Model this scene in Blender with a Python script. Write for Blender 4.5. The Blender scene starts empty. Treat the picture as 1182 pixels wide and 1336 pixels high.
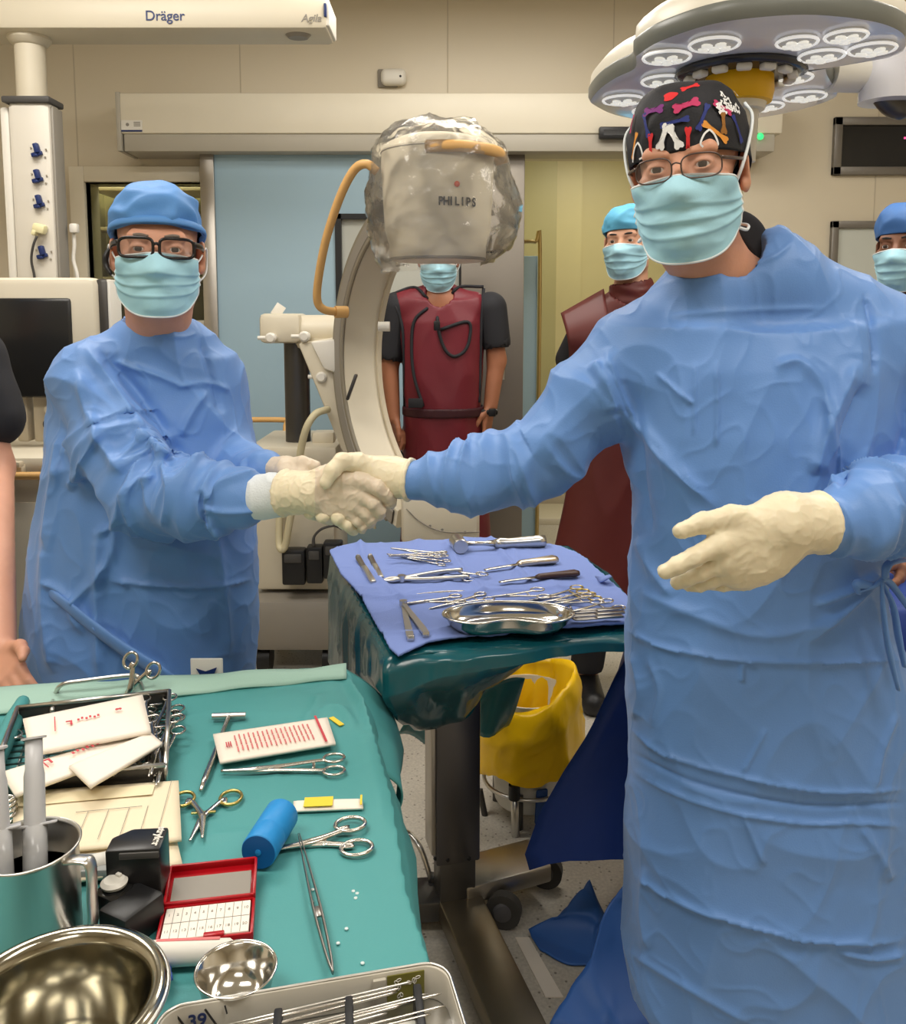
import bpy, bmesh, math, random
import numpy as np
from mathutils import Vector, Matrix, Euler
random.seed(7)
SC = bpy.context.scene
COL = SC.collection
PI = math.pi
# ------------------------------------------------------------------ camera
CAM_H, F_PX, CX0, PY0, PITCH = 1.43, 1150.0, 591.0, 535.0, math.radians(6.2)
cam_data = bpy.data.cameras.new('camera')
cam = bpy.data.objects.new('camera', cam_data)
COL.objects.link(cam)
cam.location = (0, 0, CAM_H)
cam.rotation_euler = (PI / 2 - PITCH, 0, 0)
cam_data.sensor_width = 36.0
cam_data.lens = 36.0 * F_PX / 1336.0
cam_data.shift_y = -(668.0 - PY0) / 1336.0
cam_data.clip_start = 0.02
SC.camera = cam
# ------------------------------------------------------------------ view, world, large lamps
SC.view_settings.view_transform = 'Standard'
SC.view_settings.look = 'None'
SC.view_settings.gamma = 1.0
SC.view_settings.use_curve_mapping = False
SC.view_settings.exposure = -0.12
SC.cycles.use_denoising = True
SC.cycles.max_bounces = 8
SC.cycles.transparent_max_bounces = 24
SC.cycles.caustics_reflective = False
SC.cycles.caustics_refractive = False
world = bpy.data.worlds.new('world')
SC.world = world
world.use_nodes = True
world.node_tree.nodes['Background'].inputs[0].default_value = (1.0, 0.96, 0.90, 1)
world.node_tree.nodes['Background'].inputs[1].default_value = 0.25


def area_lamp(name, loc, size, power, col, rot=(0, 0, 0), size_y=None):
    d = bpy.data.lights.new(name, 'AREA')
    d.shape = 'RECTANGLE'
    d.size = size
    d.size_y = size_y or size
    d.energy = power
    d.color = col
    o = bpy.data.objects.new(name, d)
    o.location = loc
    o.rotation_euler = rot
    COL.objects.link(o)
    return o


WARM = (1.0, 0.955, 0.89)
LAMPS = [(-1.1, 0.35, 27), (1.0, 0.35, 25), (-1.2, 2.2, 30), (1.5, 2.3, 25), (0.2, 3.2, 22), (0.0, -1.5, 11)]
for (lx, ly, p) in LAMPS:
    area_lamp('ceiling_panel_lamp', (lx, ly, 2.93), 1.16, p, WARM, size_y=0.56)
area_lamp('corridor_lamp', (1.0, 5.6, 2.6), 0.6, 15, (1.0, 0.95, 0.82))
area_lamp('store_room_fill', (-1.75, 5.0, 2.7), 0.5, 32, (1.0, 0.95, 0.82))  # added fill without a fixture, brightens the room behind window_1


# ------------------------------------------------------------------ pixel -> place
_c, _s = math.cos(PITCH), math.sin(PITCH)


def W(px, py, Y):
    """the point at depth Y (metres in front of the camera) seen at a pixel"""
    cx = (px - CX0) / F_PX
    cy = -(py - PY0) / F_PX
    dx, dy, dz = cx, cy * _s + _c, cy * _c - _s
    t = Y / dy
    return np.array([dx * t, Y, CAM_H + dz * t])


def project(P):
    """where points of the place fall in the picture"""
    q = np.asarray(P, float) - np.array([0, 0, CAM_H])
    zf = q[..., 1] * _c - q[..., 2] * _s
    yu = q[..., 1] * _s + q[..., 2] * _c
    return np.stack([CX0 + F_PX * q[..., 0] / zf, PY0 - F_PX * yu / zf], -1)


def WZ(px, py, z):
    """the point at height z seen at a pixel"""
    cx = (px - CX0) / F_PX
    cy = -(py - PY0) / F_PX
    dx, dy, dz = cx, cy * _s + _c, cy * _c - _s
    t = (z - CAM_H) / dz
    return np.array([dx * t, dy * t, z])


def rotm(rx=0, ry=0, rz=0):
    return np.array(Euler((rx, ry, rz)).to_matrix())


# ------------------------------------------------------------------ materials
def mat(name, col, rough=0.5, metal=0.0, var=0.0, vscale=8.0, bump=0.0, bscale=60.0, emit=None, es=0.0,
        trans=0.0, alpha=1.0, coat=0.0, sheen=0.0, ior=1.45, sss=0.0, spec=0.5):
    m = bpy.data.materials.new(name)
    m.use_nodes = True
    nt = m.node_tree
    b = nt.nodes['Principled BSDF']
    b.inputs['Base Color'].default_value = (*col, 1)
    b.inputs['Roughness'].default_value = rough
    b.inputs['Metallic'].default_value = metal
    b.inputs['IOR'].default_value = ior
    b.inputs['Transmission Weight'].default_value = trans
    b.inputs['Alpha'].default_value = alpha
    b.inputs['Coat Weight'].default_value = coat
    b.inputs['Sheen Weight'].default_value = sheen
    b.inputs['Specular IOR Level'].default_value = spec
    if sss:
        b.inputs['Subsurface Weight'].default_value = sss
        b.inputs['Subsurface Radius'].default_value = (0.012, 0.005, 0.003)
        b.inputs['Subsurface Scale'].default_value = 1.0
    if emit:
        b.inputs['Emission Color'].default_value = (*emit, 1)
        b.inputs['Emission Strength'].default_value = es
    tc = nt.nodes.new('ShaderNodeTexCoord')
    n = nt.nodes.new('ShaderNodeTexNoise')
    n.inputs['Scale'].default_value = vscale
    n.inputs['Detail'].default_value = 5
    nt.links.new(tc.outputs['Object'], n.inputs['Vector'])
    mx = nt.nodes.new('ShaderNodeMix')
    mx.data_type = 'RGBA'
    v = var if var else 0.03
    mx.inputs[6].default_value = (*[c * (1 - v) for c in col], 1)
    mx.inputs[7].default_value = (*[min(1, c * (1 + v)) for c in col], 1)
    nt.links.new(n.outputs['Fac'], mx.inputs[0])
    nt.links.new(mx.outputs[2], b.inputs['Base Color'])
    if bump:
        n2 = nt.nodes.new('ShaderNodeTexNoise')
        n2.inputs['Scale'].default_value = bscale
        n2.inputs['Detail'].default_value = 4
        nt.links.new(tc.outputs['Object'], n2.inputs['Vector'])
        bp = nt.nodes.new('ShaderNodeBump')
        bp.inputs['Strength'].default_value = bump
        bp.inputs['Distance'].default_value = 0.004
        nt.links.new(n2.outputs['Fac'], bp.inputs['Height'])
        nt.links.new(bp.outputs['Normal'], b.inputs['Normal'])
    return m


def film_mat(name, col=(0.95, 0.95, 0.93), haze=0.12, gloss=0.35):
    """thin clear plastic film"""
    m = bpy.data.materials.new(name)
    m.use_nodes = True
    nt = m.node_tree
    nt.nodes.clear()
    out = nt.nodes.new('ShaderNodeOutputMaterial')
    tr = nt.nodes.new('ShaderNodeBsdfTransparent')
    tr.inputs[0].default_value = (*col, 1)
    df = nt.nodes.new('ShaderNodeBsdfDiffuse')
    df.inputs[0].default_value = (0.9, 0.88, 0.84, 1)
    gl = nt.nodes.new('ShaderNodeBsdfGlossy')
    gl.inputs[0].default_value = (1, 1, 1, 1)
    gl.inputs[1].default_value = 0.08
    tc = nt.nodes.new('ShaderNodeTexCoord')
    nz = nt.nodes.new('ShaderNodeTexNoise')
    nz.inputs['Scale'].default_value = 22
    nz.inputs['Detail'].default_value = 6
    nt.links.new(tc.outputs['Object'], nz.inputs['Vector'])
    bp = nt.nodes.new('ShaderNodeBump')
    bp.inputs['Strength'].default_value = 0.5
    bp.inputs['Distance'].default_value = 0.01
    nt.links.new(nz.outputs['Fac'], bp.inputs['Height'])
    nt.links.new(bp.outputs['Normal'], gl.inputs['Normal'])
    fr = nt.nodes.new('ShaderNodeLayerWeight')
    fr.inputs[0].default_value = gloss
    nt.links.new(bp.outputs['Normal'], fr.inputs['Normal'])
    m1 = nt.nodes.new('ShaderNodeMixShader')
    m1.inputs[0].default_value = haze
    nt.links.new(tr.outputs[0], m1.inputs[1])
    nt.links.new(df.outputs[0], m1.inputs[2])
    m2 = nt.nodes.new('ShaderNodeMixShader')
    nt.links.new(fr.outputs['Fresnel'], m2.inputs[0])
    nt.links.new(m1.outputs[0], m2.inputs[1])
    nt.links.new(gl.outputs[0], m2.inputs[2])
    nt.links.new(m2.outputs[0], out.inputs[0])
    return m


M = {}


def srgb(r, g, b):
    f = lambda c: (c / 255 / 12.92) if c / 255 <= 0.04045 else ((c / 255 + 0.055) / 1.055) ** 2.4
    return (f(r), f(g), f(b))


# ------------------------------------------------------------------ objects
def obj(name, vf, mats, parent=None, smooth=True, idx=None, local=False, edges=None):
    """link verts/faces as ONE mesh object; world coordinates unless local"""
    if isinstance(vf, MB):
        v, f, idx = vf.arrays()
        if vf.sm is not None:
            smooth = vf.sm
    else:
        v, f = vf
    v = np.asarray(v, float)
    if parent is not None and not local:
        o_ = np.zeros(3)
        p = parent
        while p is not None:
            o_ += np.array(p.location)
            p = p.parent
        v = v - o_
    me = bpy.data.meshes.new(name)
    me.from_pydata(v.tolist(), [], [list(map(int, q)) for q in f] if not isinstance(f, np.ndarray) else f.tolist())
    if not isinstance(mats, (list, tuple)):
        mats = [mats]
    for m in mats:
        me.materials.append(m)
    if idx is not None:
        me.polygons.foreach_set('material_index', np.asarray(idx, np.int32))
    if smooth is True:
        me.polygons.foreach_set('use_smooth', np.ones(len(me.polygons), bool))
    me.update()
    if smooth == 'auto':
        me.polygons.foreach_set('use_smooth', np.ones(len(me.polygons), bool))
        me.set_sharp_from_angle(angle=math.radians(35))
    o = bpy.data.objects.new(name, me)
    COL.objects.link(o)
    if parent is not None:
        o.parent = parent
    return o


def tag(o, label, cat, group=None):
    o['label'] = label
    o['category'] = cat
    if group:
        o['group'] = group
    return o


def thing(name, label, cat, loc=(0, 0, 0), group=None, rot=None):
    o = bpy.data.objects.new(name, None)
    o.empty_display_size = 0.05
    COL.objects.link(o)
    o.location = tuple(float(c) for c in loc)
    if rot is not None:
        o.rotation_euler = rot
    return tag(o, label, cat, group)


def struct(name, vf, m, parent=None, smooth=False):
    o = obj(name, vf, m, parent, smooth)
    o['kind'] = 'structure'
    return o


def copy_tree(o, parent=None):
    c = o.copy()
    COL.objects.link(c)
    c.parent = parent
    for ch in list(o.children):
        copy_tree(ch, c)
    return c


# ------------------------------------------------------------------ mesh builder
def frames(path):
    path = np.asarray(path, float)
    t = np.gradient(path, axis=0)
    t /= np.linalg.norm(t, axis=1)[:, None] + 1e-12
    ref = np.array([0, 0, 1.0]) if abs(t[0][2]) < 0.9 else np.array([1.0, 0, 0])
    n = np.cross(t[0], ref)
    n /= np.linalg.norm(n)
    N, B = [], []
    for i in range(len(path)):
        n = n - t[i] * np.dot(n, t[i])
        n /= np.linalg.norm(n) + 1e-12
        N.append(n.copy())
        B.append(np.cross(t[i], n))
    return path, t, np.array(N), np.array(B)


def smooth_path(pts, n=8):
    """Catmull-Rom through the points"""
    P = [np.asarray(p, float) for p in pts]
    P = [2 * P[0] - P[1]] + P + [2 * P[-1] - P[-2]]
    out = []
    for i in range(1, len(P) - 2):
        for k in range(n):
            u = k / n
            out.append(0.5 * (2 * P[i] + (P[i + 1] - P[i - 1]) * u + (2 * P[i - 1] - 5 * P[i] + 4 * P[i + 1] - P[i + 2]) * u * u
                              + (3 * P[i] - P[i - 1] - 3 * P[i + 1] + P[i + 2]) * u ** 3))
    out.append(P[-2])
    return np.array(out)


class MB:
    def __init__(self, sm='auto'):
        self.v, self.f, self.i, self.sm = [], [], [], sm

    def add(self, v, f, mi=0):
        o = sum(len(a) for a in self.v)
        self.v.append(np.asarray(v, float).reshape(-1, 3))
        for q in f:
            self.f.append([int(k) + o for k in q])
            self.i.append(mi)
        return self

    def arrays(self):
        return (np.concatenate(self.v) if self.v else np.zeros((0, 3))), self.f, self.i

    def xf(self, R=None, t=(0, 0, 0)):
        for k in range(len(self.v)):
            a = self.v[k]
            if R is not None:
                a = a @ np.asarray(R).T
            self.v[k] = a + np.asarray(t, float)
        return self

    def box(self, c, s, bev=0.0, R=None, mi=0, seg=2):
        bm = bmesh.new()
        bmesh.ops.create_cube(bm, size=1.0)
        for q in bm.verts:
            q.co = Vector((q.co.x * s[0], q.co.y * s[1], q.co.z * s[2]))
        if bev:
            bmesh.ops.bevel(bm, geom=list(bm.edges), offset=bev, segments=seg, profile=0.5, affect='EDGES')
        v = np.array([q.co[:] for q in bm.verts])
        bm.verts.index_update()
        f = [[q.index for q in p.verts] for p in bm.faces]
        bm.free()
        if R is not None:
            v = v @ np.asarray(R).T
        return self.add(v + np.asarray(c, float), f, mi)

    def box2(self, a, b, bev=0.0, mi=0):
        a, b = np.asarray(a, float), np.asarray(b, float)
        return self.box((a + b) / 2, np.abs(b - a), bev, None, mi)

    def tube(self, path, r, n=10, mi=0, cap=True, squash=None):
        path, T, N, B = frames(path)
        m = len(path)
        r = np.ones(m) * r if np.isscalar(r) else np.interp(np.linspace(0, 1, m), np.linspace(0, 1, len(r)), r)
        sq = (1, 1) if squash is None else squash
        a = np.linspace(0, 2 * PI, n, endpoint=False)
        v = (path[:, None] + r[:, None, None] * (np.cos(a)[None, :, None] * N[:, None] * sq[0] + np.sin(a)[None, :, None] * B[:, None] * sq[1])).reshape(-1, 3)
        f = []
        for i in range(m - 1):
            for k in range(n):
                k2 = (k + 1) % n
                f.append((i * n + k, i * n + k2, (i + 1) * n + k2, (i + 1) * n + k))
        if cap:
            f.append(tuple(range(n - 1, -1, -1)))
            f.append(tuple((m - 1) * n + k for k in range(n)))
        return self.add(v, f, mi)

    def ring(self, c, rx, ry, tr, R=None, n=28, k=8, mi=0, close=True):
        """torus on an ellipse in the local XY plane"""
        a = np.linspace(0, 2 * PI, n, endpoint=False)
        b = np.linspace(0, 2 * PI, k, endpoint=False)
        v = []
        for t in a:
            p = np.array([rx * math.cos(t), ry * math.sin(t), 0])
            d = np.array([ry * math.cos(t), rx * math.sin(t), 0])
            d /= np.linalg.norm(d)
            for u in b:
                v.append(p + d * tr * math.cos(u) + np.array([0, 0, tr * math.sin(u)]))
        v = np.array(v)
        f = [(i * k + j, ((i + 1) % n) * k + j, ((i + 1) % n) * k + (j + 1) % k, i * k + (j + 1) % k) for i in range(n) for j in range(k)]
        if R is not None:
            v = v @ np.asarray(R).T
        return self.add(v + np.asarray(c, float), f, mi)

    def lathe(self, prof, n=32, c=(0, 0, 0), R=None, mi=0, sx=1.0, sy=1.0, closed=False):
        """profile [(r,z)...] turned about local Z"""
        a = np.linspace(0, 2 * PI, n, endpoint=False)
        prof = np.asarray(prof, float)
        v = np.stack([np.outer(prof[:, 0], np.cos(a)) * sx, np.outer(prof[:, 0], np.sin(a)) * sy, np.repeat(prof[:, 1:2], n, 1)], -1).reshape(-1, 3)
        m = len(prof)
        f = [(i * n + k, i * n + (k + 1) % n, (i + 1) * n + (k + 1) % n, (i + 1) * n + k) for i in range(m - 1) for k in range(n)]
        if prof[0, 0] > 1e-6:
            f.append(tuple(range(n - 1, -1, -1)))
        if prof[-1, 0] > 1e-6 and not closed:
            f.append(tuple((m - 1) * n + k for k in range(n)))
        if R is not None:
            v = v @ np.asarray(R).T
        return self.add(v + np.asarray(c, float), f, mi)

    def cyl(self, a, b, r, n=20, mi=0, r2=None):
        return self.tube([a, b], [r, r if r2 is None else r2], n, mi)

    def prism(self, poly, h, c=(0, 0, 0), R=None, mi=0, bev=0.0):
        """2-D outline in local XY, thickness h along local +Z"""
        bm = bmesh.new()
        vs = [bm.verts.new((p[0], p[1], 0)) for p in poly]
        fc = bm.faces.new(vs)
        ex = bmesh.ops.extrude_face_region(bm, geom=[fc])
        for e in ex['geom']:
            if isinstance(e, bmesh.types.BMVert):
                e.co.z += h
        bmesh.ops.recalc_face_normals(bm, faces=list(bm.faces))
        if bev:
            bmesh.ops.bevel(bm, geom=list(bm.edges), offset=bev, segments=2, profile=0.5, affect='EDGES')
        bm.verts.index_update()
        v = np.array([q.co[:] for q in bm.verts])
        f = [[q.index for q in p.verts] for p in bm.faces]
        bm.free()
        if R is not None:
            v = v @ np.asarray(R).T
        return self.add(v + np.asarray(c, float), f, mi)

    def grid(self, V, mi=0, closed_u=False):
        """V (nu, nv, 3)"""
        nu, nv = V.shape[:2]
        f = []
        for i in range(nu if closed_u else nu - 1):
            for j in range(nv - 1):
                i2 = (i + 1) % nu
                f.append((i * nv + j, i2 * nv + j, i2 * nv + j + 1, i * nv + j + 1))
        return self.add(V.reshape(-1, 3), f, mi)

    def text(self, s, c, R, size, depth=0.0008, mi=0, bold=0.0, align='CENTER', shear=0.0, sx=1.0):
        cu = bpy.data.curves.new('lettering', 'FONT')
        cu.body = s
        cu.size = size
        cu.extrude = depth
        cu.offset = bold
        cu.shear = shear
        cu.align_x = align
        cu.align_y = 'CENTER'
        o = bpy.data.objects.new('lettering', cu)
        COL.objects.link(o)
        dg = bpy.context.evaluated_depsgraph_get()
        me = bpy.data.meshes.new_from_object(o.evaluated_get(dg))
        v = np.array([q.co[:] for q in me.vertices]).reshape(-1, 3)
        f = [list(p.vertices) for p in me.polygons]
        bpy.data.objects.remove(o)
        bpy.data.meshes.remove(me)
        bpy.data.curves.remove(cu)
        if len(v):
            v[:, 0] *= sx
            self.add(v @ np.asarray(R).T + np.asarray(c, float), f, mi)
        return self


FACE_CAM = rotm(PI / 2, 0, 0)      # local XY drawing stands up and faces -Y


def solidify(V, t):
    """an (nu,nv,3) sheet -> closed shell of thickness t, returned as verts, faces"""
    nu, nv = V.shape[:2]
    du = np.gradient(V, axis=0)
    dv = np.gradient(V, axis=1)
    n = np.cross(du, dv)
    n /= np.linalg.norm(n, axis=2)[..., None] + 1e-12
    A = (V + n * t / 2).reshape(-1, 3)
    B = (V - n * t / 2).reshape(-1, 3)
    o = nu * nv
    f = []
    for i in range(nu - 1):
        for j in range(nv - 1):
            a, b, c, d = i * nv + j, (i + 1) * nv + j, (i + 1) * nv + j + 1, i * nv + j + 1
            f.append((a, b, c, d))
            f.append((d + o, c + o, b + o, a + o))
    rim = [i * nv for i in range(nu)] + [(nu - 1) * nv + j for j in range(1, nv)] + [i * nv + nv - 1 for i in range(nu - 2, -1, -1)] + [j for j in range(nv - 2, 0, -1)]
    for k in range(len(rim)):
        a, b = rim[k], rim[(k + 1) % len(rim)]
        f.append((b, a, a + o, b + o))
    return np.concatenate([A, B]), f


# ------------------------------------------------------------------ noise
def _hash(ix, iy, iz, s):
    h = (ix * 374761393 + iy * 668265263 + iz * 2147483647 + s * 974634777) & 0xFFFFFFFF
    h = ((h ^ (h >> 13)) * 1274126177) & 0xFFFFFFFF
    h = h ^ (h >> 16)
    return (h & 0xFFFF) / 32767.5 - 1.0


_NR = rotm(.7, .4, 1.1)


def vnoise(P, scale=1.0, seed=0):
    """smooth gradient noise, about -1..1; scale may be a 3-vector (cycles per metre)"""
    Q = (np.asarray(P, float) * np.asarray(scale, float)) @ _NR * .8 + 100.0
    I = np.floor(Q).astype(np.int64)
    f = Q - I
    u = f * f * f * (f * (f * 6 - 15) + 10)
    r = 0
    for dx in (0, 1):
        for dy in (0, 1):
            for dz in (0, 1):
                w = (u[..., 0] if dx else 1 - u[..., 0]) * (u[..., 1] if dy else 1 - u[..., 1]) * (u[..., 2] if dz else 1 - u[..., 2])
                ix, iy, iz = I[..., 0] + dx, I[..., 1] + dy, I[..., 2] + dz
                g = _hash(ix, iy, iz, seed) * (f[..., 0] - dx) + _hash(ix, iy, iz, seed + 57) * (f[..., 1] - dy) + _hash(ix, iy, iz, seed + 113) * (f[..., 2] - dz)
                r = r + w * g
    return r * 1.9


def ridged(P, scale, seed=0):
    """sharp crease lines: 1 on a crease falling to about 0"""
    return 1 - np.clip(np.abs(vnoise(P, scale, seed)) * 2.2, 0, 1)


# ------------------------------------------------------------------ distance fields
def smin(a, b, k):
    h = np.clip(0.5 + 0.5 * (b - a) / k, 0, 1)
    return b + (a - b) * h - k * h * (1 - h)


def smax(a, b, k):
    return -smin(-a, -b, k)


def s_cap(P, a, b, ra, rb=None):
    rb = ra if rb is None else rb
    a = np.asarray(a, np.float32)
    d = np.asarray(b, np.float32) - a
    q = P - a
    t = np.clip((q @ d) / max(float(d @ d), 1e-9), 0, 1)
    return np.sqrt(((q - t[..., None] * d) ** 2).sum(-1)) - (ra + (rb - ra) * t)


def s_chain(P, pts, rs, k=0.01):
    r = None
    for i in range(len(pts) - 1):
        d = s_cap(P, pts[i], pts[i + 1], rs[i], rs[i + 1])
        r = d if r is None else smin(r, d, k)
    return r


def s_ell(P, c, r, R=None):
    q = P - np.asarray(c, np.float32)
    if R is not None:
        q = q @ np.asarray(R, np.float32)
    r = np.asarray(r, np.float32)
    k0 = np.sqrt(((q / r) ** 2).sum(-1))
    k1 = np.sqrt(((q / (r * r)) ** 2).sum(-1)) + 1e-9
    return k0 * (k0 - 1) / k1


def s_box(P, c, h, rad, R=None):
    q = P - np.asarray(c, np.float32)
    if R is not None:
        q = q @ np.asarray(R, np.float32)
    q = np.abs(q) - (np.asarray(h, np.float32) - rad)
    return np.sqrt((np.maximum(q, 0) ** 2).sum(-1)) + np.minimum(q.max(-1), 0) - rad


def s_loft(P, rings):
    """rings (z, cx, cy, a, b) sorted by z; superelliptic body"""
    R = np.array(sorted(rings), np.float32)
    z = P[..., 2]
    cx, cy, a, b = (np.interp(z, R[:, 0], R[:, k]).astype(np.float32) for k in (1, 2, 3, 4))
    qx, qy = (P[..., 0] - cx) / a, (P[..., 1] - cy) / b
    k = (np.abs(qx) ** 2.3 + np.abs(qy) ** 2.3) ** (1 / 2.3)
    d = (k - 1) * np.minimum(a, b)
    dz = np.maximum(R[0, 0] - z, z - R[-1, 0])
    return np.maximum(d, dz)


def axes_grid(lo, hi, h, fine=None, hf=None):
    """axis coordinates; optional finer spacing hf inside the box fine=(lo,hi)"""
    out = []
    for k in range(3):
        if fine is None:
            out.append(np.arange(lo[k], hi[k] + h, h, dtype=np.float32))
        else:
            a, b = fine[0][k], fine[1][k]
            p = []
            if a > lo[k]:
                p.append(np.linspace(lo[k], a, max(2, int((a - lo[k]) / h) + 1))[:-1])
            p.append(np.linspace(a, b, int((b - a) / hf) + 1))
            if hi[k] > b:
                p.append(np.linspace(b, hi[k], max(2, int((hi[k] - b) / h) + 1))[1:])
            out.append(np.concatenate(p).astype(np.float32))
    return out


def surface(fn, ax):
    """surface nets over a rectilinear grid; fn takes (N,3) points"""
    xs, ys, zs = ax
    nx, ny, nz = len(xs), len(ys), len(zs)
    D = np.empty((nx, ny, nz), np.float32)
    step = max(1, int(400000 / (ny * nz)))
    for i in range(0, nx, step):
        X = np.stack(np.meshgrid(xs[i:i + step], ys, zs, indexing='ij'), -1)
        D[i:i + step] = fn(X.reshape(-1, 3)).reshape(X.shape[:3])
    D[0], D[-1] = np.maximum(D[0], 1e-4), np.maximum(D[-1], 1e-4)
    D[:, 0], D[:, -1] = np.maximum(D[:, 0], 1e-4), np.maximum(D[:, -1], 1e-4)
    D[:, :, 0], D[:, :, -1] = np.maximum(D[:, :, 0], 1e-4), np.maximum(D[:, :, -1], 1e-4)
    S = D < 0
    c8 = [S[i:nx - 1 + i, j:ny - 1 + j, k:nz - 1 + k] for i in (0, 1) for j in (0, 1) for k in (0, 1)]
    allin = np.logical_and.reduce(c8)
    anyin = np.logical_or.reduce(c8)
    act = anyin & ~allin
    ci, cj, ck = np.nonzero(act)
    vid = -np.ones(act.shape, np.int64)
    vid[ci, cj, ck] = np.arange(len(ci))
    acc = np.zeros((len(ci), 3))
    cnt = np.zeros(len(ci))
    corners = [(i, j, k) for i in (0, 1) for j in (0, 1) for k in (0, 1)]
    for a in corners:
        for ax_ in range(3):
            if a[ax_]:
                continue
            b = list(a)
            b[ax_] = 1
            da = D[ci + a[0], cj + a[1], ck + a[2]]
            db = D[ci + b[0], cj + b[1], ck + b[2]]
            m = (da < 0) != (db < 0)
            t = np.where(m, da / np.where(m, da - db, 1), 0)
            pa = np.stack([xs[ci + a[0]], ys[cj + a[1]], zs[ck + a[2]]], -1)
            pb = np.stack([xs[ci + b[0]], ys[cj + b[1]], zs[ck + b[2]]], -1)
            acc += np.where(m[:, None], pa + (pb - pa) * t[:, None], 0)
            cnt += m
    V = acc / cnt[:, None]
    F = []
    for ax_ in range(3):
        sl0 = [slice(None)] * 3
        sl1 = [slice(None)] * 3
        sl0[ax_] = slice(0, -1)
        sl1[ax_] = slice(1, None)
        u, w = [k for k in range(3) if k != ax_]
        for s in (sl0, sl1):
            s[u] = slice(1, -1) if s is sl0 else slice(1, -1)
            s[w] = slice(1, -1)
        A, B = S[tuple(sl0)], S[tuple(sl1)]
        for flip in (False, True):
            m = (A & ~B) if not flip else (~A & B)
            idx = list(np.nonzero(m))
            idx[u] = idx[u] + 1
            idx[w] = idx[w] + 1
            def cell(du, dw):
                q = [idx[0].copy(), idx[1].copy(), idx[2].copy()]
                q[u] = q[u] - 1 + du
                q[w] = q[w] - 1 + dw
                return vid[q[0], q[1], q[2]]
            quad = np.stack([cell(0, 0), cell(1, 0), cell(1, 1), cell(0, 1)], -1)
            if flip != (ax_ == 1):
                quad = quad[:, ::-1]
            F.append(quad)
    return V, np.concatenate(F)


def vnormals(V, F):
    F = np.asarray(F)
    a, b, c, d = V[F[:, 0]], V[F[:, 1]], V[F[:, 2]], V[F[:, 3]]
    n = np.cross(c - a, d - b)
    N = np.zeros_like(V)
    for k in range(4):
        np.add.at(N, F[:, k], n)
    return N / (np.linalg.norm(N, axis=1)[:, None] + 1e-12)


def subdivide(V, F):
    """each quad into four"""
    F = np.asarray(F)
    n = len(V)
    E = np.sort(np.concatenate([F[:, [k, (k + 1) % 4]] for k in range(4)]), axis=1)
    key = E[:, 0].astype(np.int64) * n + E[:, 1]
    u, inv = np.unique(key, return_inverse=True)
    a, b = u // n, u % n
    mid = (V[a] + V[b]) / 2
    cen = V[F].mean(1)
    m = len(F)
    e = [n + inv[k * m:(k + 1) * m] for k in range(4)]
    c = n + len(u) + np.arange(m)
    Q = [np.stack([F[:, k], e[k], c, e[(k + 3) % 4]], -1) for k in range(4)]
    return np.concatenate([V, mid, cen]), np.concatenate(Q)


def relax(V, F, it=1, lam=0.5):
    F = np.asarray(F)
    E = np.concatenate([F[:, [0, 1]], F[:, [1, 2]], F[:, [2, 3]], F[:, [3, 0]]])
    for _ in range(it):
        A = np.zeros_like(V)
        c = np.zeros(len(V))
        np.add.at(A, E[:, 0], V[E[:, 1]])
        np.add.at(c, E[:, 0], 1)
        np.add.at(A, E[:, 1], V[E[:, 0]])
        np.add.at(c, E[:, 1], 1)
        V = V + lam * (A / np.maximum(c, 1)[:, None] - V)
    return V


def poly_dist(P, line):
    """signed-ish distance of 3-D points to a 3-D polyline: (distance, across) with across measured upward"""
    line = np.asarray(line, float)
    best = np.full(len(P), 1e9)
    tt = np.zeros(len(P))
    sg = np.zeros(len(P))
    n = len(line) - 1
    for i in range(n):
        a, d = line[i], line[i + 1] - line[i]
        q = P - a
        t = np.clip((q @ d) / (d @ d + 1e-12), 0, 1)
        r = q - t[:, None] * d
        ds = np.sqrt((r ** 2).sum(1))
        m = ds < best
        best[m] = ds[m]
        tt[m] = (i + t[m]) / n
        # side: perpendicular within the picture-facing plane (x,z)
        sg[m] = np.sign(d[0] * r[m, 2] - d[2] * r[m, 0])
    return best, tt, sg


def crease(V, N, pix, Y, width, amp, step=0.0):
    """press a ridge (amp>0) or groove along a line; step makes one side overlap the other"""
    line = smooth_path([W(p[0], p[1], p[2] if len(p) > 2 else Y) for p in pix], 5)
    sel = np.nonzero(N[:, 1] < 0.45)[0]
    P = V[sel].copy()
    # bring the line to the cloth: compare in the plane facing the camera
    L = line.copy()
    Pp = P * (Y / np.maximum(P[:, 1:2], 0.2))
    Pp[:, 2] = CAM_H + (P[:, 2] - CAM_H) * (Y / np.maximum(P[:, 1], 0.2))
    Lp = L * (Y / L[:, 1:2])
    Lp[:, 2] = CAM_H + (L[:, 2] - CAM_H) * (Y / L[:, 1])
    Pp[:, 1] = Y
    Lp[:, 1] = Y
    box = (Pp[:, 0] > Lp[:, 0].min() - .06) & (Pp[:, 0] < Lp[:, 0].max() + .06) & (Pp[:, 2] > Lp[:, 2].min() - .06) & (Pp[:, 2] < Lp[:, 2].max() + .06)
    sel, Pp = sel[box], Pp[box]
    d, t, sg = poly_dist(Pp, Lp)
    fade = np.clip(np.minimum(t, 1 - t) * 8, 0, 1)
    prof = amp * (.55 * np.exp(-(d / width) ** 2) + .6 * np.exp(-d / (width * .9)))
    if step:
        prof = prof + step * np.where(sg > 0, np.exp(-d / (width * 5)), 0)
    V[sel] += N[sel] * (prof * fade)[:, None]
    return V


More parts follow.
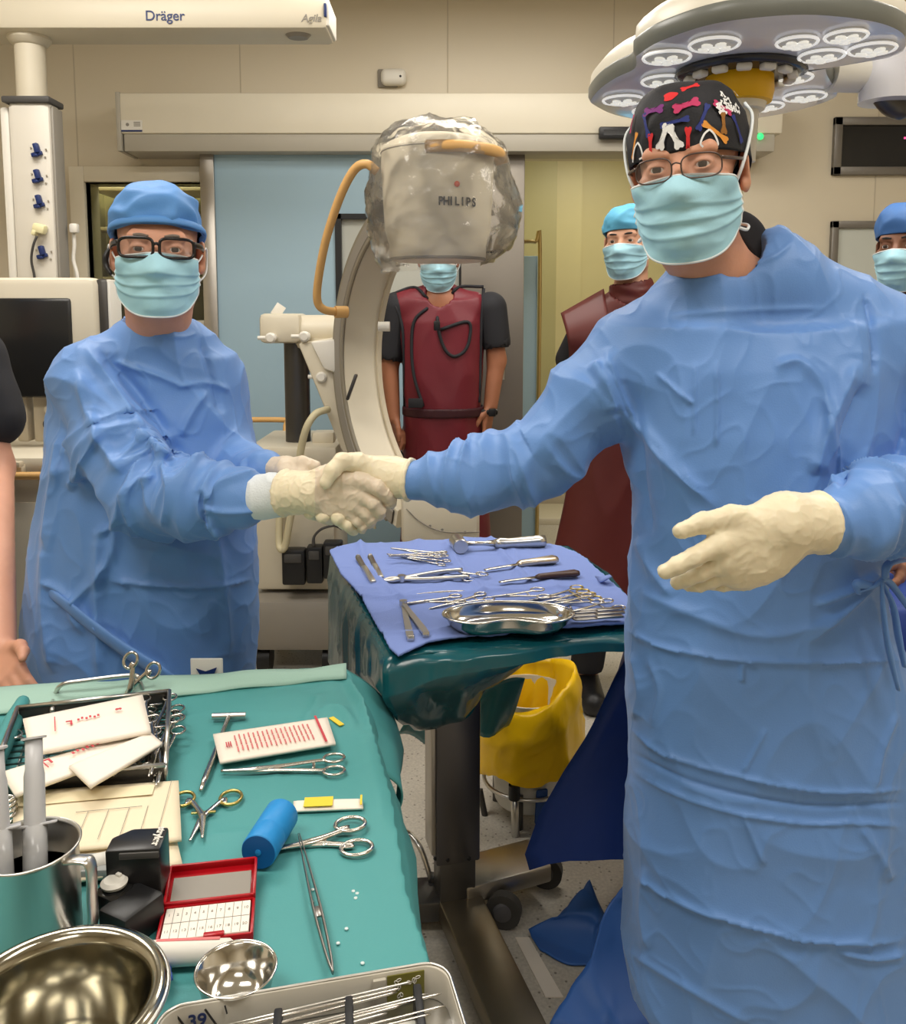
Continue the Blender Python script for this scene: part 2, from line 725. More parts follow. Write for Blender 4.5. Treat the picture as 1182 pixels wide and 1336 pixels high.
# ------------------------------------------------------------------ materials of the room
M['wall'] = mat('wall_panel_enamel', srgb(214, 203, 180), 0.35, var=0.02, vscale=1.2)
M['header'] = mat('header_enamel', srgb(226, 218, 198), 0.4)
M['header_grey'] = mat('header_grey', srgb(178, 172, 158), 0.45)
M['seam'] = mat('panel_joint', srgb(192, 181, 159), 0.6)
M['steel'] = mat('brushed_steel', (0.46, 0.43, 0.39), 0.34, 1.0, var=0.05, vscale=30)
M['steel_door'] = mat('steel_door_sheet', (0.24, 0.215, 0.185), 0.45, 0.7, var=0.06, vscale=3)
M['chrome'] = mat('polished_steel', (0.72, 0.70, 0.66), 0.13, 1.0)
M['satin'] = mat('satin_steel', (0.62, 0.60, 0.56), 0.28, 1.0, var=0.04)
M['dark_steel'] = mat('dark_steel', (0.10, 0.095, 0.09), 0.38, 0.8)
M['blue_door'] = mat('pale_blue_laminate', srgb(160, 188, 204), 0.4, var=0.02)
M['black'] = mat('black_plastic', (0.012, 0.012, 0.013), 0.4)
M['screen'] = mat('dark_screen', (0.006, 0.006, 0.007), 0.1)
M['cream'] = mat('cream_plastic', srgb(214, 205, 184), 0.42)
M['beige'] = mat('beige_plastic', srgb(196, 184, 160), 0.45)
M['white'] = mat('white_plastic', srgb(226, 222, 212), 0.4)
M['greyp'] = mat('grey_plastic', srgb(140, 134, 124), 0.45)
M['navy'] = mat('navy_ink', srgb(24, 44, 98), 0.45)
M['ink'] = mat('black_ink', (0.02, 0.02, 0.02), 0.6)
M['red'] = mat('red_plastic', srgb(176, 24, 34), 0.35)
M['redink'] = mat('red_ink', srgb(200, 70, 80), 0.6)
M['wood'] = mat('tan_handle', srgb(214, 168, 104), 0.45, var=0.05, vscale=20)
M['yellow'] = mat('yellow_plastic', srgb(240, 184, 12), 0.4)
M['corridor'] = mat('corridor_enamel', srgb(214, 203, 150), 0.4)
M['corridor_shade'] = mat('corridor_enamel_shaded', srgb(184, 176, 126), 0.45)  # corridor enamel darkened, shade of the wall faces put into the colour
M['rubber'] = mat('grey_rubber', srgb(70, 68, 66), 0.6)


def floor_material():
    m = mat('speckled_vinyl', srgb(200, 192, 178), 0.35)
    nt = m.node_tree
    b = nt.nodes['Principled BSDF']
    tc = nt.nodes['Texture Coordinate']
    vo = nt.nodes.new('ShaderNodeTexVoronoi')
    vo.inputs['Scale'].default_value = 55
    nt.links.new(tc.outputs['Object'], vo.inputs['Vector'])
    nz = nt.nodes.new('ShaderNodeTexNoise')
    nz.inputs['Scale'].default_value = 130
    nz.inputs['Detail'].default_value = 3
    nt.links.new(tc.outputs['Object'], nz.inputs['Vector'])
    r1 = nt.nodes.new('ShaderNodeValToRGB')
    r1.color_ramp.elements[0].position = 0.10
    r1.color_ramp.elements[1].position = 0.22
    r1.color_ramp.elements[0].color = (*srgb(128, 120, 108), 1)
    r1.color_ramp.elements[1].color = (*srgb(202, 195, 182), 1)
    nt.links.new(vo.outputs['Distance'], r1.inputs[0])
    r2 = nt.nodes.new('ShaderNodeValToRGB')
    r2.color_ramp.elements[0].position = 0.35
    r2.color_ramp.elements[1].position = 0.65
    r2.color_ramp.elements[0].color = (0.8, 0.8, 0.8, 1)
    r2.color_ramp.elements[1].color = (1, 1, 1, 1)
    nt.links.new(nz.outputs['Fac'], r2.inputs[0])
    mx = nt.nodes.new('ShaderNodeMix')
    mx.data_type = 'RGBA'
    mx.blend_type = 'MULTIPLY'
    mx.inputs[0].default_value = 1
    nt.links.new(r1.outputs[0], mx.inputs[6])
    nt.links.new(r2.outputs[0], mx.inputs[7])
    nt.links.new(mx.outputs[2], b.inputs['Base Color'])
    return m


M['floor'] = floor_material()

# ------------------------------------------------------------------ room shell
YB = 4.5
mb = MB(False).box2((-2.7, -2.6, -0.05), (2.8, 7.2, 0))
struct('floor', mb, M['floor'])
mb = MB(False).box2((-2.7, -2.6, 3.0), (2.8, 7.2, 3.06))
struct('ceiling', mb, mat('ceiling_white', srgb(226, 220, 206), 0.6))
panel_em = mat('ceiling_diffuser', (0.9, 0.9, 0.88), 0.5, emit=(1.0, 0.92, 0.78), es=2.0)
for k, (lx, ly, p) in enumerate(LAMPS):
    t = thing('ceiling_light', 'flush square ceiling light panel above the operating room floor', 'light', (lx, ly, 2.96), 'ceiling light panels')
    obj('frame', MB().box((lx, ly, 2.985), (1.24, 0.64, 0.026), 0.004), M['white'], t)
    obj('diffuser', MB().box((lx, ly, 2.965), (1.16, 0.56, 0.012), 0.002), panel_em, t)
t = thing('ceiling_light', 'square ceiling light panel in the yellow corridor', 'light', (1.0, 5.6, 2.96))
obj('frame', MB().box((1.0, 5.6, 2.985), (0.66, 0.66, 0.026), 0.004), M['white'], t)
obj('diffuser', MB().box((1.0, 5.6, 2.965), (0.58, 0.58, 0.012), 0.002), panel_em, t)

wl, wr = W(112, 238, YB), W(268, 418, YB)          # window opening
wx0, wx1, wz1, wz0 = wl[0], wr[0], wl[2], wr[2]
dx0, dx1, dz1 = W(640, 300, YB)[0], W(968, 300, YB)[0], W(700, 203, YB)[2]
T = 0.16
mb = MB(False)
mb.box2((-2.7, YB, 0), (wx0, YB + T, 3))
mb.box2((wx0, YB, wz1), (wx1, YB + T, 3))
mb.box2((wx0, YB, 0), (wx1, YB + T, wz0))
mb.box2((wx1, YB, 0), (dx0, YB + T, 3))
mb.box2((dx0, YB, dz1), (dx1, YB + T, 3))
mb.box2((dx1, YB, 0), (2.8, YB + T, 3))
for px in (96, 313, 584, 800, 992, 1150):           # joints between the enamel panels
    x = W(px, 80, YB)[0]
    mb.box2((x - 0.0025, YB - 0.0015, 2.28 if 250 < px < 1000 else 0.1), (x + 0.003, YB, 3.0), mi=1)
struct('wall_back', mb, [M['wall'], M['seam']])
struct('wall_left', MB(False).box2((-2.76, -2.6, 0), (-2.7, YB, 3)), M['wall'])
struct('wall_right', MB(False).box2((2.8, -2.6, 0), (2.86, 7.2, 3)), M['wall'])
struct('wall_front', MB(False).box2((-2.7, -2.66, 0), (2.8, -2.6, 3)), M['wall'])
mb = MB(False)
mb.box2((-2.7, YB - 0.02, 0), (W(283, 300, YB)[0], YB, 0.09))
mb.box2((dx1, YB - 0.02, 0), (2.8, YB, 0.09))
struct('baseboard_back', mb, M['greyp'])

# corridor beyond the sliding door
mb = MB(False)
mb.box2((0.1, 6.6, 0), (2.8, 6.7, 3))
xa, xb = W(722, 400, 6.6)[0], W(756, 400, 6.6)[0]
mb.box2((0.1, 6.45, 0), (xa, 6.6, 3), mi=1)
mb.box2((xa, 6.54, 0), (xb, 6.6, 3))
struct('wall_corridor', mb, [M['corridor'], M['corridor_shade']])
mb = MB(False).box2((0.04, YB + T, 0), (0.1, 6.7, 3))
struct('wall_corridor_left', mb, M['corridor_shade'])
mb = MB(False).box2((0.1, 6.42, 0), (2.8, 6.45, 0.1))
struct('baseboard_corridor', mb, M['beige'])
# blue swing panel with brass pull rail in the corridor
t = thing('corridor_door_panel', 'pale blue panel with a brass rail standing in the yellow corridor', 'panel', (W(700, 500, 5.4)[0], 5.4, 0))
x0 = W(672, 400, 5.4)[0]
x1 = W(701, 400, 5.4)[0]
obj('panel', MB().box2((x0, 5.4, 0.02), (x1, 5.44, W(690, 334, 5.4)[2]), 0.004), M['blue_door'], t)
zt = W(690, 316, 5.38)[2]
obj('rail', MB().tube(smooth_path([(x0, 5.38, zt), (x1 - 0.02, 5.38, zt), (x1 + 0.01, 5.38, zt - 0.05), (x1 + 0.01, 5.38, 0.4), (x1 + 0.01, 5.38, 0.02)], 6), 0.012), mat('brass', (0.55, 0.42, 0.2), 0.3, 1.0), t)
# low shelf with small things at the far side of the corridor
t = thing('corridor_bench', 'low cream bench at the far wall of the corridor', 'bench', (W(705, 690, 6.0)[0], 6.0, 0))
b0, b1 = W(664, 672, 6.0), W(830, 672, 6.0)
obj('seat', MB().box2((b0[0], 5.9, b0[2] - 0.05), (b1[0], 6.38, b0[2]), 0.01), M['cream'], t)
obj('panel', MB().box2((b0[0] + 0.02, 5.95, 0), (b1[0] - 0.02, 6.35, b0[2] - 0.05), 0.005), M['beige'], t)

# window_1 with its frame, pane and the dim room behind
wt = thing('window_1', 'x', 'x')
del wt['label'], wt['category']
wt['kind'] = 'structure'
wt.location = (wx0, YB, wz0)
fw = 0.075
mb = MB()
for a, b in (((wx0 - fw, wz0 - fw), (wx0, wz1 + fw)), ((wx1, wz0 - fw), (wx1 + 0.02, wz1 + fw)), ((wx0, wz1), (wx1, wz1 + fw)), ((wx0, wz0 - fw), (wx1, wz0))):
    mb.box2((a[0], YB - 0.025, a[1]), (b[0], YB + 0.06, b[1]), 0.004)
obj('frame', mb, M['header'], wt)
obj('pane', MB(False).box2((wx0, YB + 0.05, wz0), (wx1, YB + 0.056, wz1)), film_mat('window_glass', (0.62, 0.64, 0.55), 0.03, 0.25), wt)
mb = MB(False)
mb.box2((wx0 - 0.3, YB + 0.9, 0), (wx1 + 0.2, YB + 0.94, 3))
mb.box2((wx0 - 0.3, YB + T, 0), (wx0 - 0.26, YB + 0.9, 3))
struct('wall_store', mb, mat('store_wall', srgb(150, 142, 104), 0.5))
t = thing('storage_rack', 'dim shelving rack behind the window glass', 'rack', (wx0, YB + 0.6, 0))
for z in (1.35, 1.62, 1.9, 2.12):
    obj('shelf', MB().box2((wx0 - 0.2, YB + 0.55, z), (wx1 + 0.1, YB + 0.88, z + 0.02), 0.003), M['beige'], t)
for x in (wx0 - 0.2, wx1 + 0.08):
    obj('post', MB().box2((x, YB + 0.56, 0), (x + 0.03, YB + 0.59, 2.3)), M['greyp'], t)

# door_1: the sliding door standing open to the left of the doorway
YD = 4.38
dt = thing('door_1', 'x', 'x')
del dt['label'], dt['category']
dt['kind'] = 'structure'
dt.location = (W(283, 300, YD)[0], YD, 0)
zt = W(400, 196, YD)[2]
xl0, xl, xr, xr2 = W(264, 300, YD)[0], W(282, 300, YD)[0], W(601, 300, YD)[0], W(684, 300, YD)[0]
qa, qb = W(437, 279, YD), W(600, 460, YD)
mb = MB(False)
mb.box2((xl, YD, 0.02), (qa[0], YD + 0.05, zt))
mb.box2((qa[0], YD, qa[2]), (xr, YD + 0.05, zt))
mb.box2((qa[0], YD, 0.02), (xr, YD + 0.05, qb[2]))
obj('leaf', mb, M['blue_door'], dt)
obj('edge_frame', MB().box2((xl0, YD - 0.015, 0.0), (xl, YD + 0.07, zt), 0.004), M['steel'], dt)
obj('steel_panel', MB().box2((xr, YD - 0.005, 0.0), (xr2, YD + 0.06, zt), 0.004), M['steel_door'], dt)
f = obj('window_frame', MB().box2((qa[0], YD - 0.012, qb[2]), (qa[0] + 0.03, YD + 0.05, qa[2])).box2((qa[0], YD - 0.012, qa[2] - 0.025), (xr, YD + 0.05, qa[2])).box2((qa[0], YD - 0.012, qb[2]), (xr, YD + 0.05, qb[2] + 0.025)).box2((xr - 0.008, YD - 0.012, qb[2]), (xr, YD + 0.05, qa[2])), M['black'], dt)
obj('pane', MB(False).box2((qa[0] + 0.02, YD + 0.02, qb[2]), (xr, YD + 0.028, qa[2])), mat('lead_glass', srgb(190, 192, 184), 0.15), f)
hz = W(658, 468, YD)[2]
hx = W(655, 468, YD)[0]
mb = MB()
for s in (-0.035, 0.035):
    mb.cyl((hx, YD - 0.005, hz + s), (hx, YD - 0.05, hz + s), 0.007)
mb.tube([(hx, YD - 0.05, hz - 0.1), (hx, YD - 0.05, hz + 0.1)], 0.011)
obj('door_handle', mb, M['satin'], dt)

# track header over the door
YH = 4.28
t = thing('door_track_header', 'x', 'x')
del t['label'], t['category']
t.name = 'trim_1'
t['kind'] = 'structure'
a, b, c = W(155, 121, YH), W(1020, 174, YH), W(1020, 197, YH)
t.location = (a[0], YH, c[2])
obj('cover', MB().box2((a[0], YH, b[2]), (c[0], YB, a[2]), 0.008), M['header'], t)
obj('rail_cover', MB().box2((a[0] + 0.01, YH + 0.012, c[2]), (c[0] - 0.03, YB, b[2] + 0.004), 0.006), M['header_grey'], t)
obj('end_cap', MB().box2((a[0] - 0.018, YH - 0.004, c[2]), (a[0] + 0.004, YB, a[2] + 0.004), 0.004), M['header_grey'], t)
o = thing('maker_label', 'small grey and white maker label on the left end of the door header', 'label', W(170, 164, YH - 0.002))
q0, q1 = W(158, 157, YH), W(186, 172, YH)
obj('plate', MB(False).box2((q0[0], YH - 0.003, q1[2]), (q1[0], YH, q0[2])), M['white'], o)
mb = MB(False)
mb.box2((q0[0], YH - 0.004, q1[2]), (q1[0], YH - 0.003, q1[2] + 0.008))
obj('strip', mb, M['navy'], o)
mb = MB(False)
mb.lathe([(0, 0), (0.008, 0), (0.008, 0.001), (0, 0.001)], 12, (q0[0] + 0.03, YH - 0.003, q0[2] - 0.02), FACE_CAM)
for k in range(3):
    mb.box2((q0[0] + 0.06, YH - 0.004, q0[2] - 0.012 - k * 0.008), (q1[0] - 0.008, YH - 0.003, q0[2] - 0.008 - k * 0.008))
obj('print', mb, M['greyp'], o)
s0, s1 = W(782, 165, YH - 0.03), W(828, 181, YH - 0.03)
o = thing('motion_sensor', 'black bar shaped motion sensor on the door header', 'sensor', (s0[0], YH, s1[2]))
obj('housing', MB().box2((s0[0], YH - 0.035, s1[2]), (s1[0], YH, s0[2]), 0.008), M['black'], o)
obj('window', MB().box2((s0[0] + 0.02, YH - 0.037, s1[2] + 0.015), (s1[0] - 0.02, YH - 0.034, s0[2] - 0.015), 0.0), M['screen'], o)
g = W(992, 178, YH)
o = tag(obj('status_light', MB().lathe([(0, 0), (0.016, 0), (0.013, 0.008), (0, 0.011)], 16, g, FACE_CAM), mat('green_led', (0.02, 0.5, 0.1), 0.3, emit=(0.05, 1, 0.25), es=1.2)), 'small round green light on the right end of the door header', 'light')

# detector on the wall
d0 = W(514, 103, YB)
o = thing('wall_detector', 'small white pill shaped detector high on the cream wall', 'detector', d0)
mb = MB()
mb.box((d0[0], YB - 0.03, d0[2]), (0.125, 0.06, 0.08), 0.028, seg=5)
obj('housing', mb, M['white'], o)
obj('mount', MB().box((d0[0] - 0.03, YB - 0.008, d0[2]), (0.1, 0.016, 0.088), 0.007), M['greyp'], o)
obj('lens', MB().lathe([(0, 0), (0.006, 0), (0.005, 0.003), (0, 0.004)], 12, (d0[0] + 0.035, YB - 0.059, d0[2] - 0.002), FACE_CAM), M['ink'], o)

# wall monitor and pass-through board on the right
def framed(name, label, cat, x0, y0, x1, y1, fpx, mscreen, Y=YB):
    p, q = W(x0, y0, Y), W(x1, y1, Y)
    fwid = fpx / F_PX * Y
    o = thing(name, label, cat, (p[0], Y, q[2]))
    mb = MB()
    mb.box2((p[0], Y - 0.03, q[2]), (p[0] + fwid, Y, p[2]), 0.003)
    mb.box2((q[0] - fwid, Y - 0.03, q[2]), (q[0], Y, p[2]), 0.003)
    mb.box2((p[0], Y - 0.03, p[2] - fwid), (q[0], Y, p[2]), 0.003)
    mb.box2((p[0], Y - 0.03, q[2]), (q[0], Y, q[2] + fwid), 0.003)
    obj('frame', mb, M['steel_frame'], o)
    obj('screen', MB(False).box2((p[0] + fwid, Y - 0.012, q[2] + fwid), (q[0] - fwid, Y - 0.002, p[2] - fwid)), mscreen, o)
    return o, p, q


M['steel_frame'] = mat('grey_steel_frame', (0.2, 0.185, 0.165), 0.4, 0.6)
o, p, q = framed('wall_monitor', 'black flush wall monitor in a grey steel frame', 'monitor', 1087, 154, 1262, 229, 10, M['screen'])
r0 = W(1182, 180, YB - 0.014)
obj('indicator', MB(False).box((r0[0], YB - 0.013, r0[2]), (0.02, 0.003, 0.01)), mat('pink_led', (0.8, 0.1, 0.3), 0.4, emit=(1, 0.1, 0.35), es=1.0), o)
framed('wall_panel', 'pale grey wall panel in a steel frame behind the blue capped person', 'panel', 1083, 289, 1262, 470, 9, mat('pale_panel', srgb(196, 200, 192), 0.25))


# ------------------------------------------------------------------ ceiling boom with its service column
YA = 3.3
a, b = W(-120, 8, YA), W(432, 50, YA)
t = thing('ceiling_boom', 'long pale ceiling boom arm with dark blue lettering, at the top left', 'boom', (W(38, 46, YA)[0], YA, 2.3))
zt, zb = W(300, 8, YA)[2], W(300, 49, YA)[2]
mb = MB()
mb.box2((a[0], YA - .10, zb), (b[0], YA + .10, zt), .018)
arm = obj('arm', mb, M['cream'], t)
obj('arm_cover', MB().box2((W(345, 6, YA)[0], YA - .08, zt - .004), (W(420, 6, YA)[0], YA + .08, zt + .035), .01), M['greyp'], t)
obj('end_cap', MB().box2((b[0] - .012, YA - .092, zb + .012), (b[0] + .008, YA + .092, zt - .008), .006), M['white'], arm)
obj('end_marker', MB().box2((b[0] - .011, YA - .104, W(430, 34, YA)[2]), (b[0] - .002, YA - .06, W(430, 17, YA)[2]), .002), M['navy'], arm)
mb = MB()
mb.lathe([(0, -.012), (.035, -.012), (.046, 0), (.046, .006)], 24, (W(391, 49, YA)[0], YA - .03, zb), sx=1.0, sy=.8)
obj('arm_vent', mb, M['greyp'], arm)
obj('lettering', MB(False).text('Dräger', W(215, 21, YA - .101) - (0, 0, .0), FACE_CAM, .048, .0012, bold=.0003), M['navy'], arm)
obj('lettering', MB(False).text('Agila', W(406, 24, YA - .101), FACE_CAM, .036, .0012, shear=.25, bold=.0002), M['greyp'], arm)
# vertical tube from the arm to the column
c = W(38, 45, YA)
zc = W(45, 138, YA)[2]
mb = MB().cyl((c[0], YA, zc - .01), (c[0], YA, zb), .052, 28)
mb.lathe([(0, .0), (.074, 0), (.074, -.012), (.060, -.030), (.052, -.034)][::-1], 28, (c[0], YA, zb + .002))
obj('drop_tube', mb, M['cream'], t)
# column
k0, k1 = W(8, 141, YA - .14), W(86, 600, YA - .14)
col = obj('service_column', MB().box2((k0[0], YA - .14, .95), (k1[0], YA - .04, zc - .012), .022).box2((k0[0] - .02, YA - .06, .95), (k1[0] - .10, YA + .12, zc - .02), .015), mat('column_enamel', srgb(212, 206, 194), 0.4), t)
obj('top_trim', MB().box2((k0[0] - .012, YA - .152, zc - .022), (k1[0] + .006, YA - .03, zc), .006).box2((k0[0] - .03, YA - .05, zc - .022), (k1[0] - .09, YA + .13, zc - .001), .006), M['rubber'], col)
obj('side_rail', MB().box2((k0[0] - .035, YA - .12, .95), (k0[0] - .002, YA + .10, zc - .03), .01), M['white'], col)
obj('edge_strip', MB().box2((k1[0] - .002, YA - .128, .96), (k1[0] + .008, YA - .05, zc - .03), .004), M['greyp'], col)
YF = YA - .142
for (sx_, sy_) in ((49, 199), (50, 233), (52, 266), (56, 332)):
    p = W(sx_, sy_, YF)
    mb = MB()
    Rr = rotm(0, math.radians(-14), 0)
    mb.box(p + (0, -.006, -.006), (.038, .014, .014), .003, Rr)
    mb.box(p + Rr @ np.array([.005, -.010, .012]), (.017, .022, .034), .004, Rr)
    mb.box(p + Rr @ np.array([-.004, -.012, -.011]), (.016, .018, .010), .003, Rr)
    so = obj('gas_outlet', mb, M['navy'], col)
    so['label'] = 'dark blue gas outlet on the column'
    mb = MB()
    for q in ((-.022, .016), (.030, .010), (.026, -.016)):
        mb.cyl(p + (q[0], .002, q[1]), p + (q[0], -.002, q[1]), .003, 8)
    obj('screw', mb, M['satin'], so)
p = W(55, 299, YF)
pl = obj('plug', MB().box(p + (0, -.018, 0), (.045, .036, .034), .010, rotm(0, .25, 0)).box(p + (-.016, -.022, -.014), (.016, .03, .02), .005, rotm(0, .4, 0)), mat('ivory_plug', srgb(234, 226, 180), .4), col)
pts = [W(48, 308, YF - .03), W(43, 322, YF - .03), W(41, 340, YF - .02), W(45, 362, YF - .01), W(46, 392, YF)]
obj('plug_cord', MB(True).tube(smooth_path(pts, 8), .0045, 8), M['rubber'], pl)
p = W(97, 298, YA - .06)
hs = obj('handset_hook', MB().box(p, (.03, .03, .035), .008), M['white'], col)
pts = [W(96, 304, YA - .05), W(97, 320, YA - .05), W(96, 340, YA - .05), W(101, 362, YA - .05), W(100, 400, YA - .05)]
obj('white_cord', MB(True).tube(smooth_path(pts, 8), .007, 8), M['white'], col)

# ------------------------------------------------------------------ anaesthesia machine and its monitor at the left edge
YM = 2.55
t = thing('monitor', 'large beige cased monitor with a dark screen at the left edge', 'monitor', (W(30, 500, YM)[0], YM, W(30, 578, YM)[2]))
p, q = W(-95, 362, YM), W(129, 521, YM)
obj('case', MB().box2((p[0], YM, q[2] + .01), (q[0], YM + .09, p[2]), .02), M['cream'], t)
p2, q2 = W(-80, 388, YM - .006), W(98, 519, YM - .006)
obj('screen', MB().box2((p2[0], YM - .008, q2[2]), (q2[0], YM + .02, p2[2]), .012), mat('monitor_glass', (.018, .018, .018), .22), t)
p3 = W(143, 364, YM + .05)
obj('rear_cover', MB().box2((q[0] - .01, YM + .03, q[2] + .06), (p3[0], YM + .13, p3[2]), .01), M['dark_steel'], t)
obj('case_edge', MB().box2((p3[0] - .005, YM + .035, q[2] + .07), (p3[0] + .006, YM + .12, p3[2] - .002), .003), M['white'], t)
zb2 = W(40, 579, YM)[2]
mb = MB()
for x0, x1 in ((-40, 8), (22, 40), (44, 70)):
    u, v = W(x0, 519, YM + .05), W(x1, 579, YM + .05)
    mb.box2((u[0], YM + .04, zb2 - .0), (v[0], YM + .09, u[2] + .01), .006)
obj('stand', mb, M['beige'], t)
p = W(66, 534, YM + .035)
o = obj('knob', MB().lathe([(0, 0), (.014, 0), (.014, .012), (.008, .016), (0, .016)], 16, p, FACE_CAM), M['satin'], t)
p = W(66, 553, YM + .035)
obj('knob', MB().lathe([(0, 0), (.017, 0), (.017, .014), (.010, .02), (0, .02)], 16, p, FACE_CAM), M['black'], t)

YN = 2.42
t = thing('anaesthesia_machine', 'beige anaesthesia machine with a wooden handrail under the left monitor', 'machine', (W(0, 640, YN)[0], YN + .25, 0))
zt = W(30, 579, YM + .10)[2]
x0, x1 = W(-130, 640, YN)[0], W(66, 640, YN)[0]
obj('worktop', MB().box2((x0, YN - .02, zt - .05), (W(74, 600, YN)[0], YN + .5, zt), .015), M['cream'], t)
bd = obj('body', MB().box2((x0, YN, .12), (x1, YN + .48, zt - .05), .015), M['beige'], t)
obj('panel', MB().box2((x0 + .02, YN - .006, .2), (x1 - .03, YN + .01, W(30, 655, YN)[2]), .006), M['cream'], bd)
obj('base', MB().box2((x0, YN - .04, .06), (x1 + .02, YN + .5, .12), .02), M['greyp'], t)
for xx in (x0 + .06, x1 - .05):
    for yy in (YN + .03, YN + .42):
        obj('caster', MB().cyl((xx - .015, yy, .035), (xx + .015, yy, .035), .034).box((xx, yy, .066), (.022, .03, .02), .004), M['rubber'], t)
zr = W(30, 620, YN - .05)[2]
mb = MB(True).tube(smooth_path([(x0, YN - .06, zr), (x1 - .02, YN - .06, zr), (x1 + .03, YN - .05, zr + .003), (x1 + .045, YN - .01, zr + .012), (x1 + .04, YN + .1, zr + .02)], 6), .011, 12)
obj('handrail', mb, M['wood'], t)
p = W(12, 606, YN - .04)
obj('bracket', MB().box(p, (.07, .03, .018), .005).box(p + (.02, .02, -.014), (.03, .05, .02), .004), M['beige'], t)

# ------------------------------------------------------------------ C-arm X-ray machine
YC = 2.92
CZ = W(572, 262, YC)
ctr = np.array([W(572, 400, YC)[0], YC, 1.262])
dvec = np.array([-.57, .82, 0.0])
dvec /= np.linalg.norm(dvec)
nvec = np.array([dvec[1], -dvec[0], 0.0])          # axis of the ring; -nvec faces the camera's left
t = thing('c_arm_machine', 'beige C-arm X-ray machine with a tan handle, standing before the pale blue door', 'machine', (W(390, 700, 3.55)[0], 3.6, 0))


def ring_band(r0, r1, w0, w1, a0, a1, n=64, bev=.006):
    an = np.linspace(a0, a1, n)
    sec = [(r0 + bev, w0), (r1 - bev, w0), (r1, w0 + bev), (r1, w1 - bev), (r1 - bev, w1), (r0 + bev, w1), (r0, w1 - bev), (r0, w0 + bev)]
    V = []
    for a_ in an:
        e = dvec * math.sin(a_) + np.array([0, 0, 1.0]) * math.cos(a_)
        V.append([ctr + e * r + nvec * w for r, w in sec])
    V = np.array(V)
    k = len(sec)
    f = [(i * k + j, i * k + (j + 1) % k, (i + 1) * k + (j + 1) % k, (i + 1) * k + j) for i in range(n - 1) for j in range(k)]
    f += [tuple(range(k - 1, -1, -1)), tuple((n - 1) * k + j for j in range(k))]
    return V.reshape(-1, 3), f


arc = obj('c_arc', ring_band(.515, .585, -.085, .085, math.radians(16), math.radians(166)), M['cream'], t, smooth='auto')
obj('arc_track', ring_band(.525, .578, -.094, -.086, math.radians(18), math.radians(164)), M['greyp'], arc, smooth='auto')
obj('arc_rail', ring_band(.512, .590, -.092, -.080, math.radians(20), math.radians(160), bev=.004), mat('arc_rail_taupe', srgb(132, 124, 108), .4), arc, smooth='auto')  # grey-brown rail edging the track
obj('arc_lip', ring_band(.50, .517, .055, .075, math.radians(25), math.radians(150), bev=.003), M['beige'], arc, smooth='auto')
# image intensifier drum in its clear bag
ii = thing('image_intensifier', 'x', 'x')
del ii['label'], ii['category']
ii.parent = t
ztop, zbot = W(572, 186, YC)[2], W(572, 341, YC)[2]
xi = W(571, 300, YC)[0]
prof = [(0, zbot - .0), (.15, zbot), (.158, zbot + .012), (.158, zbot + .05), (.172, zbot + .10), (.182, ztop - .09), (.182, ztop - .03), (.165, ztop - .008), (.12, ztop + .012), (0, ztop + .016)]
ii.location = np.array([0, 0, 0]) - np.array(t.location)
drum = obj('housing', MB().lathe(prof, 48, (xi, YC, 0)), M['cream'], ii)
zs = W(572, 201, YC)[2]
obj('seam', MB(True).ring((xi, YC, zs), .1828, .1828, .0015, n=60, k=6), M['greyp'], ii)
obj('rim', MB(True).ring((xi, YC, zbot + .006), .152, .152, .006, n=60, k=8), M['greyp'], ii)
an = np.linspace(math.radians(-110), math.radians(20), 24)
zh = W(588, 190, YC - .19)[2]
mb = MB(True).tube([(xi + .03 + .178 * math.cos(q), YC + .192 * math.sin(q), zh) for q in an], .019, 12, squash=(.7, 1.0))
obj('handle', mb, M['wood'], ii)
# maker's lettering wraps round the drum
mb = MB(False)
txt = 'PHILIPS'
for k, ch in enumerate(txt):
    px_ = 575 + k * 7.4 + (0 if k < 2 else -1.2)
    al = math.asin(max(-.98, min(.98, (W(px_, 263, YC - .17)[0] - xi) / .180)))
    c = np.array([xi + .1815 * math.sin(al), YC - .1815 * math.cos(al), W(px_, 263, YC - .17)[2]])
    mb.text(ch, c, rotm(0, 0, al) @ FACE_CAM, .036, .001, bold=.0009, sx=.82)
obj('lettering', mb, M['ink'], ii)
al = math.asin((W(596, 240, YC - .17)[0] - xi) / .18)
mb = MB(True).lathe([(0, 0), (.009, 0), (.009, .002), (0, .002)], 16, (xi + .181 * math.sin(al), YC - .181 * math.cos(al), W(596, 240, YC - .17)[2]), rotm(0, 0, al) @ FACE_CAM)
obj('red_dot', mb, mat('red_mark', srgb(214, 90, 60), .5), ii)
# neck joining drum and arc
e1 = ctr + dvec * .55 * math.sin(.42) + np.array([0, 0, .55 * math.cos(.42)])
obj('drum_bracket', MB().box((np.array([xi, YC, e1[2]]) + e1) / 2, (.26, .12, .10), .02, rotm(0, 0, math.atan2(dvec[1], dvec[0]))), M['cream'], ii)
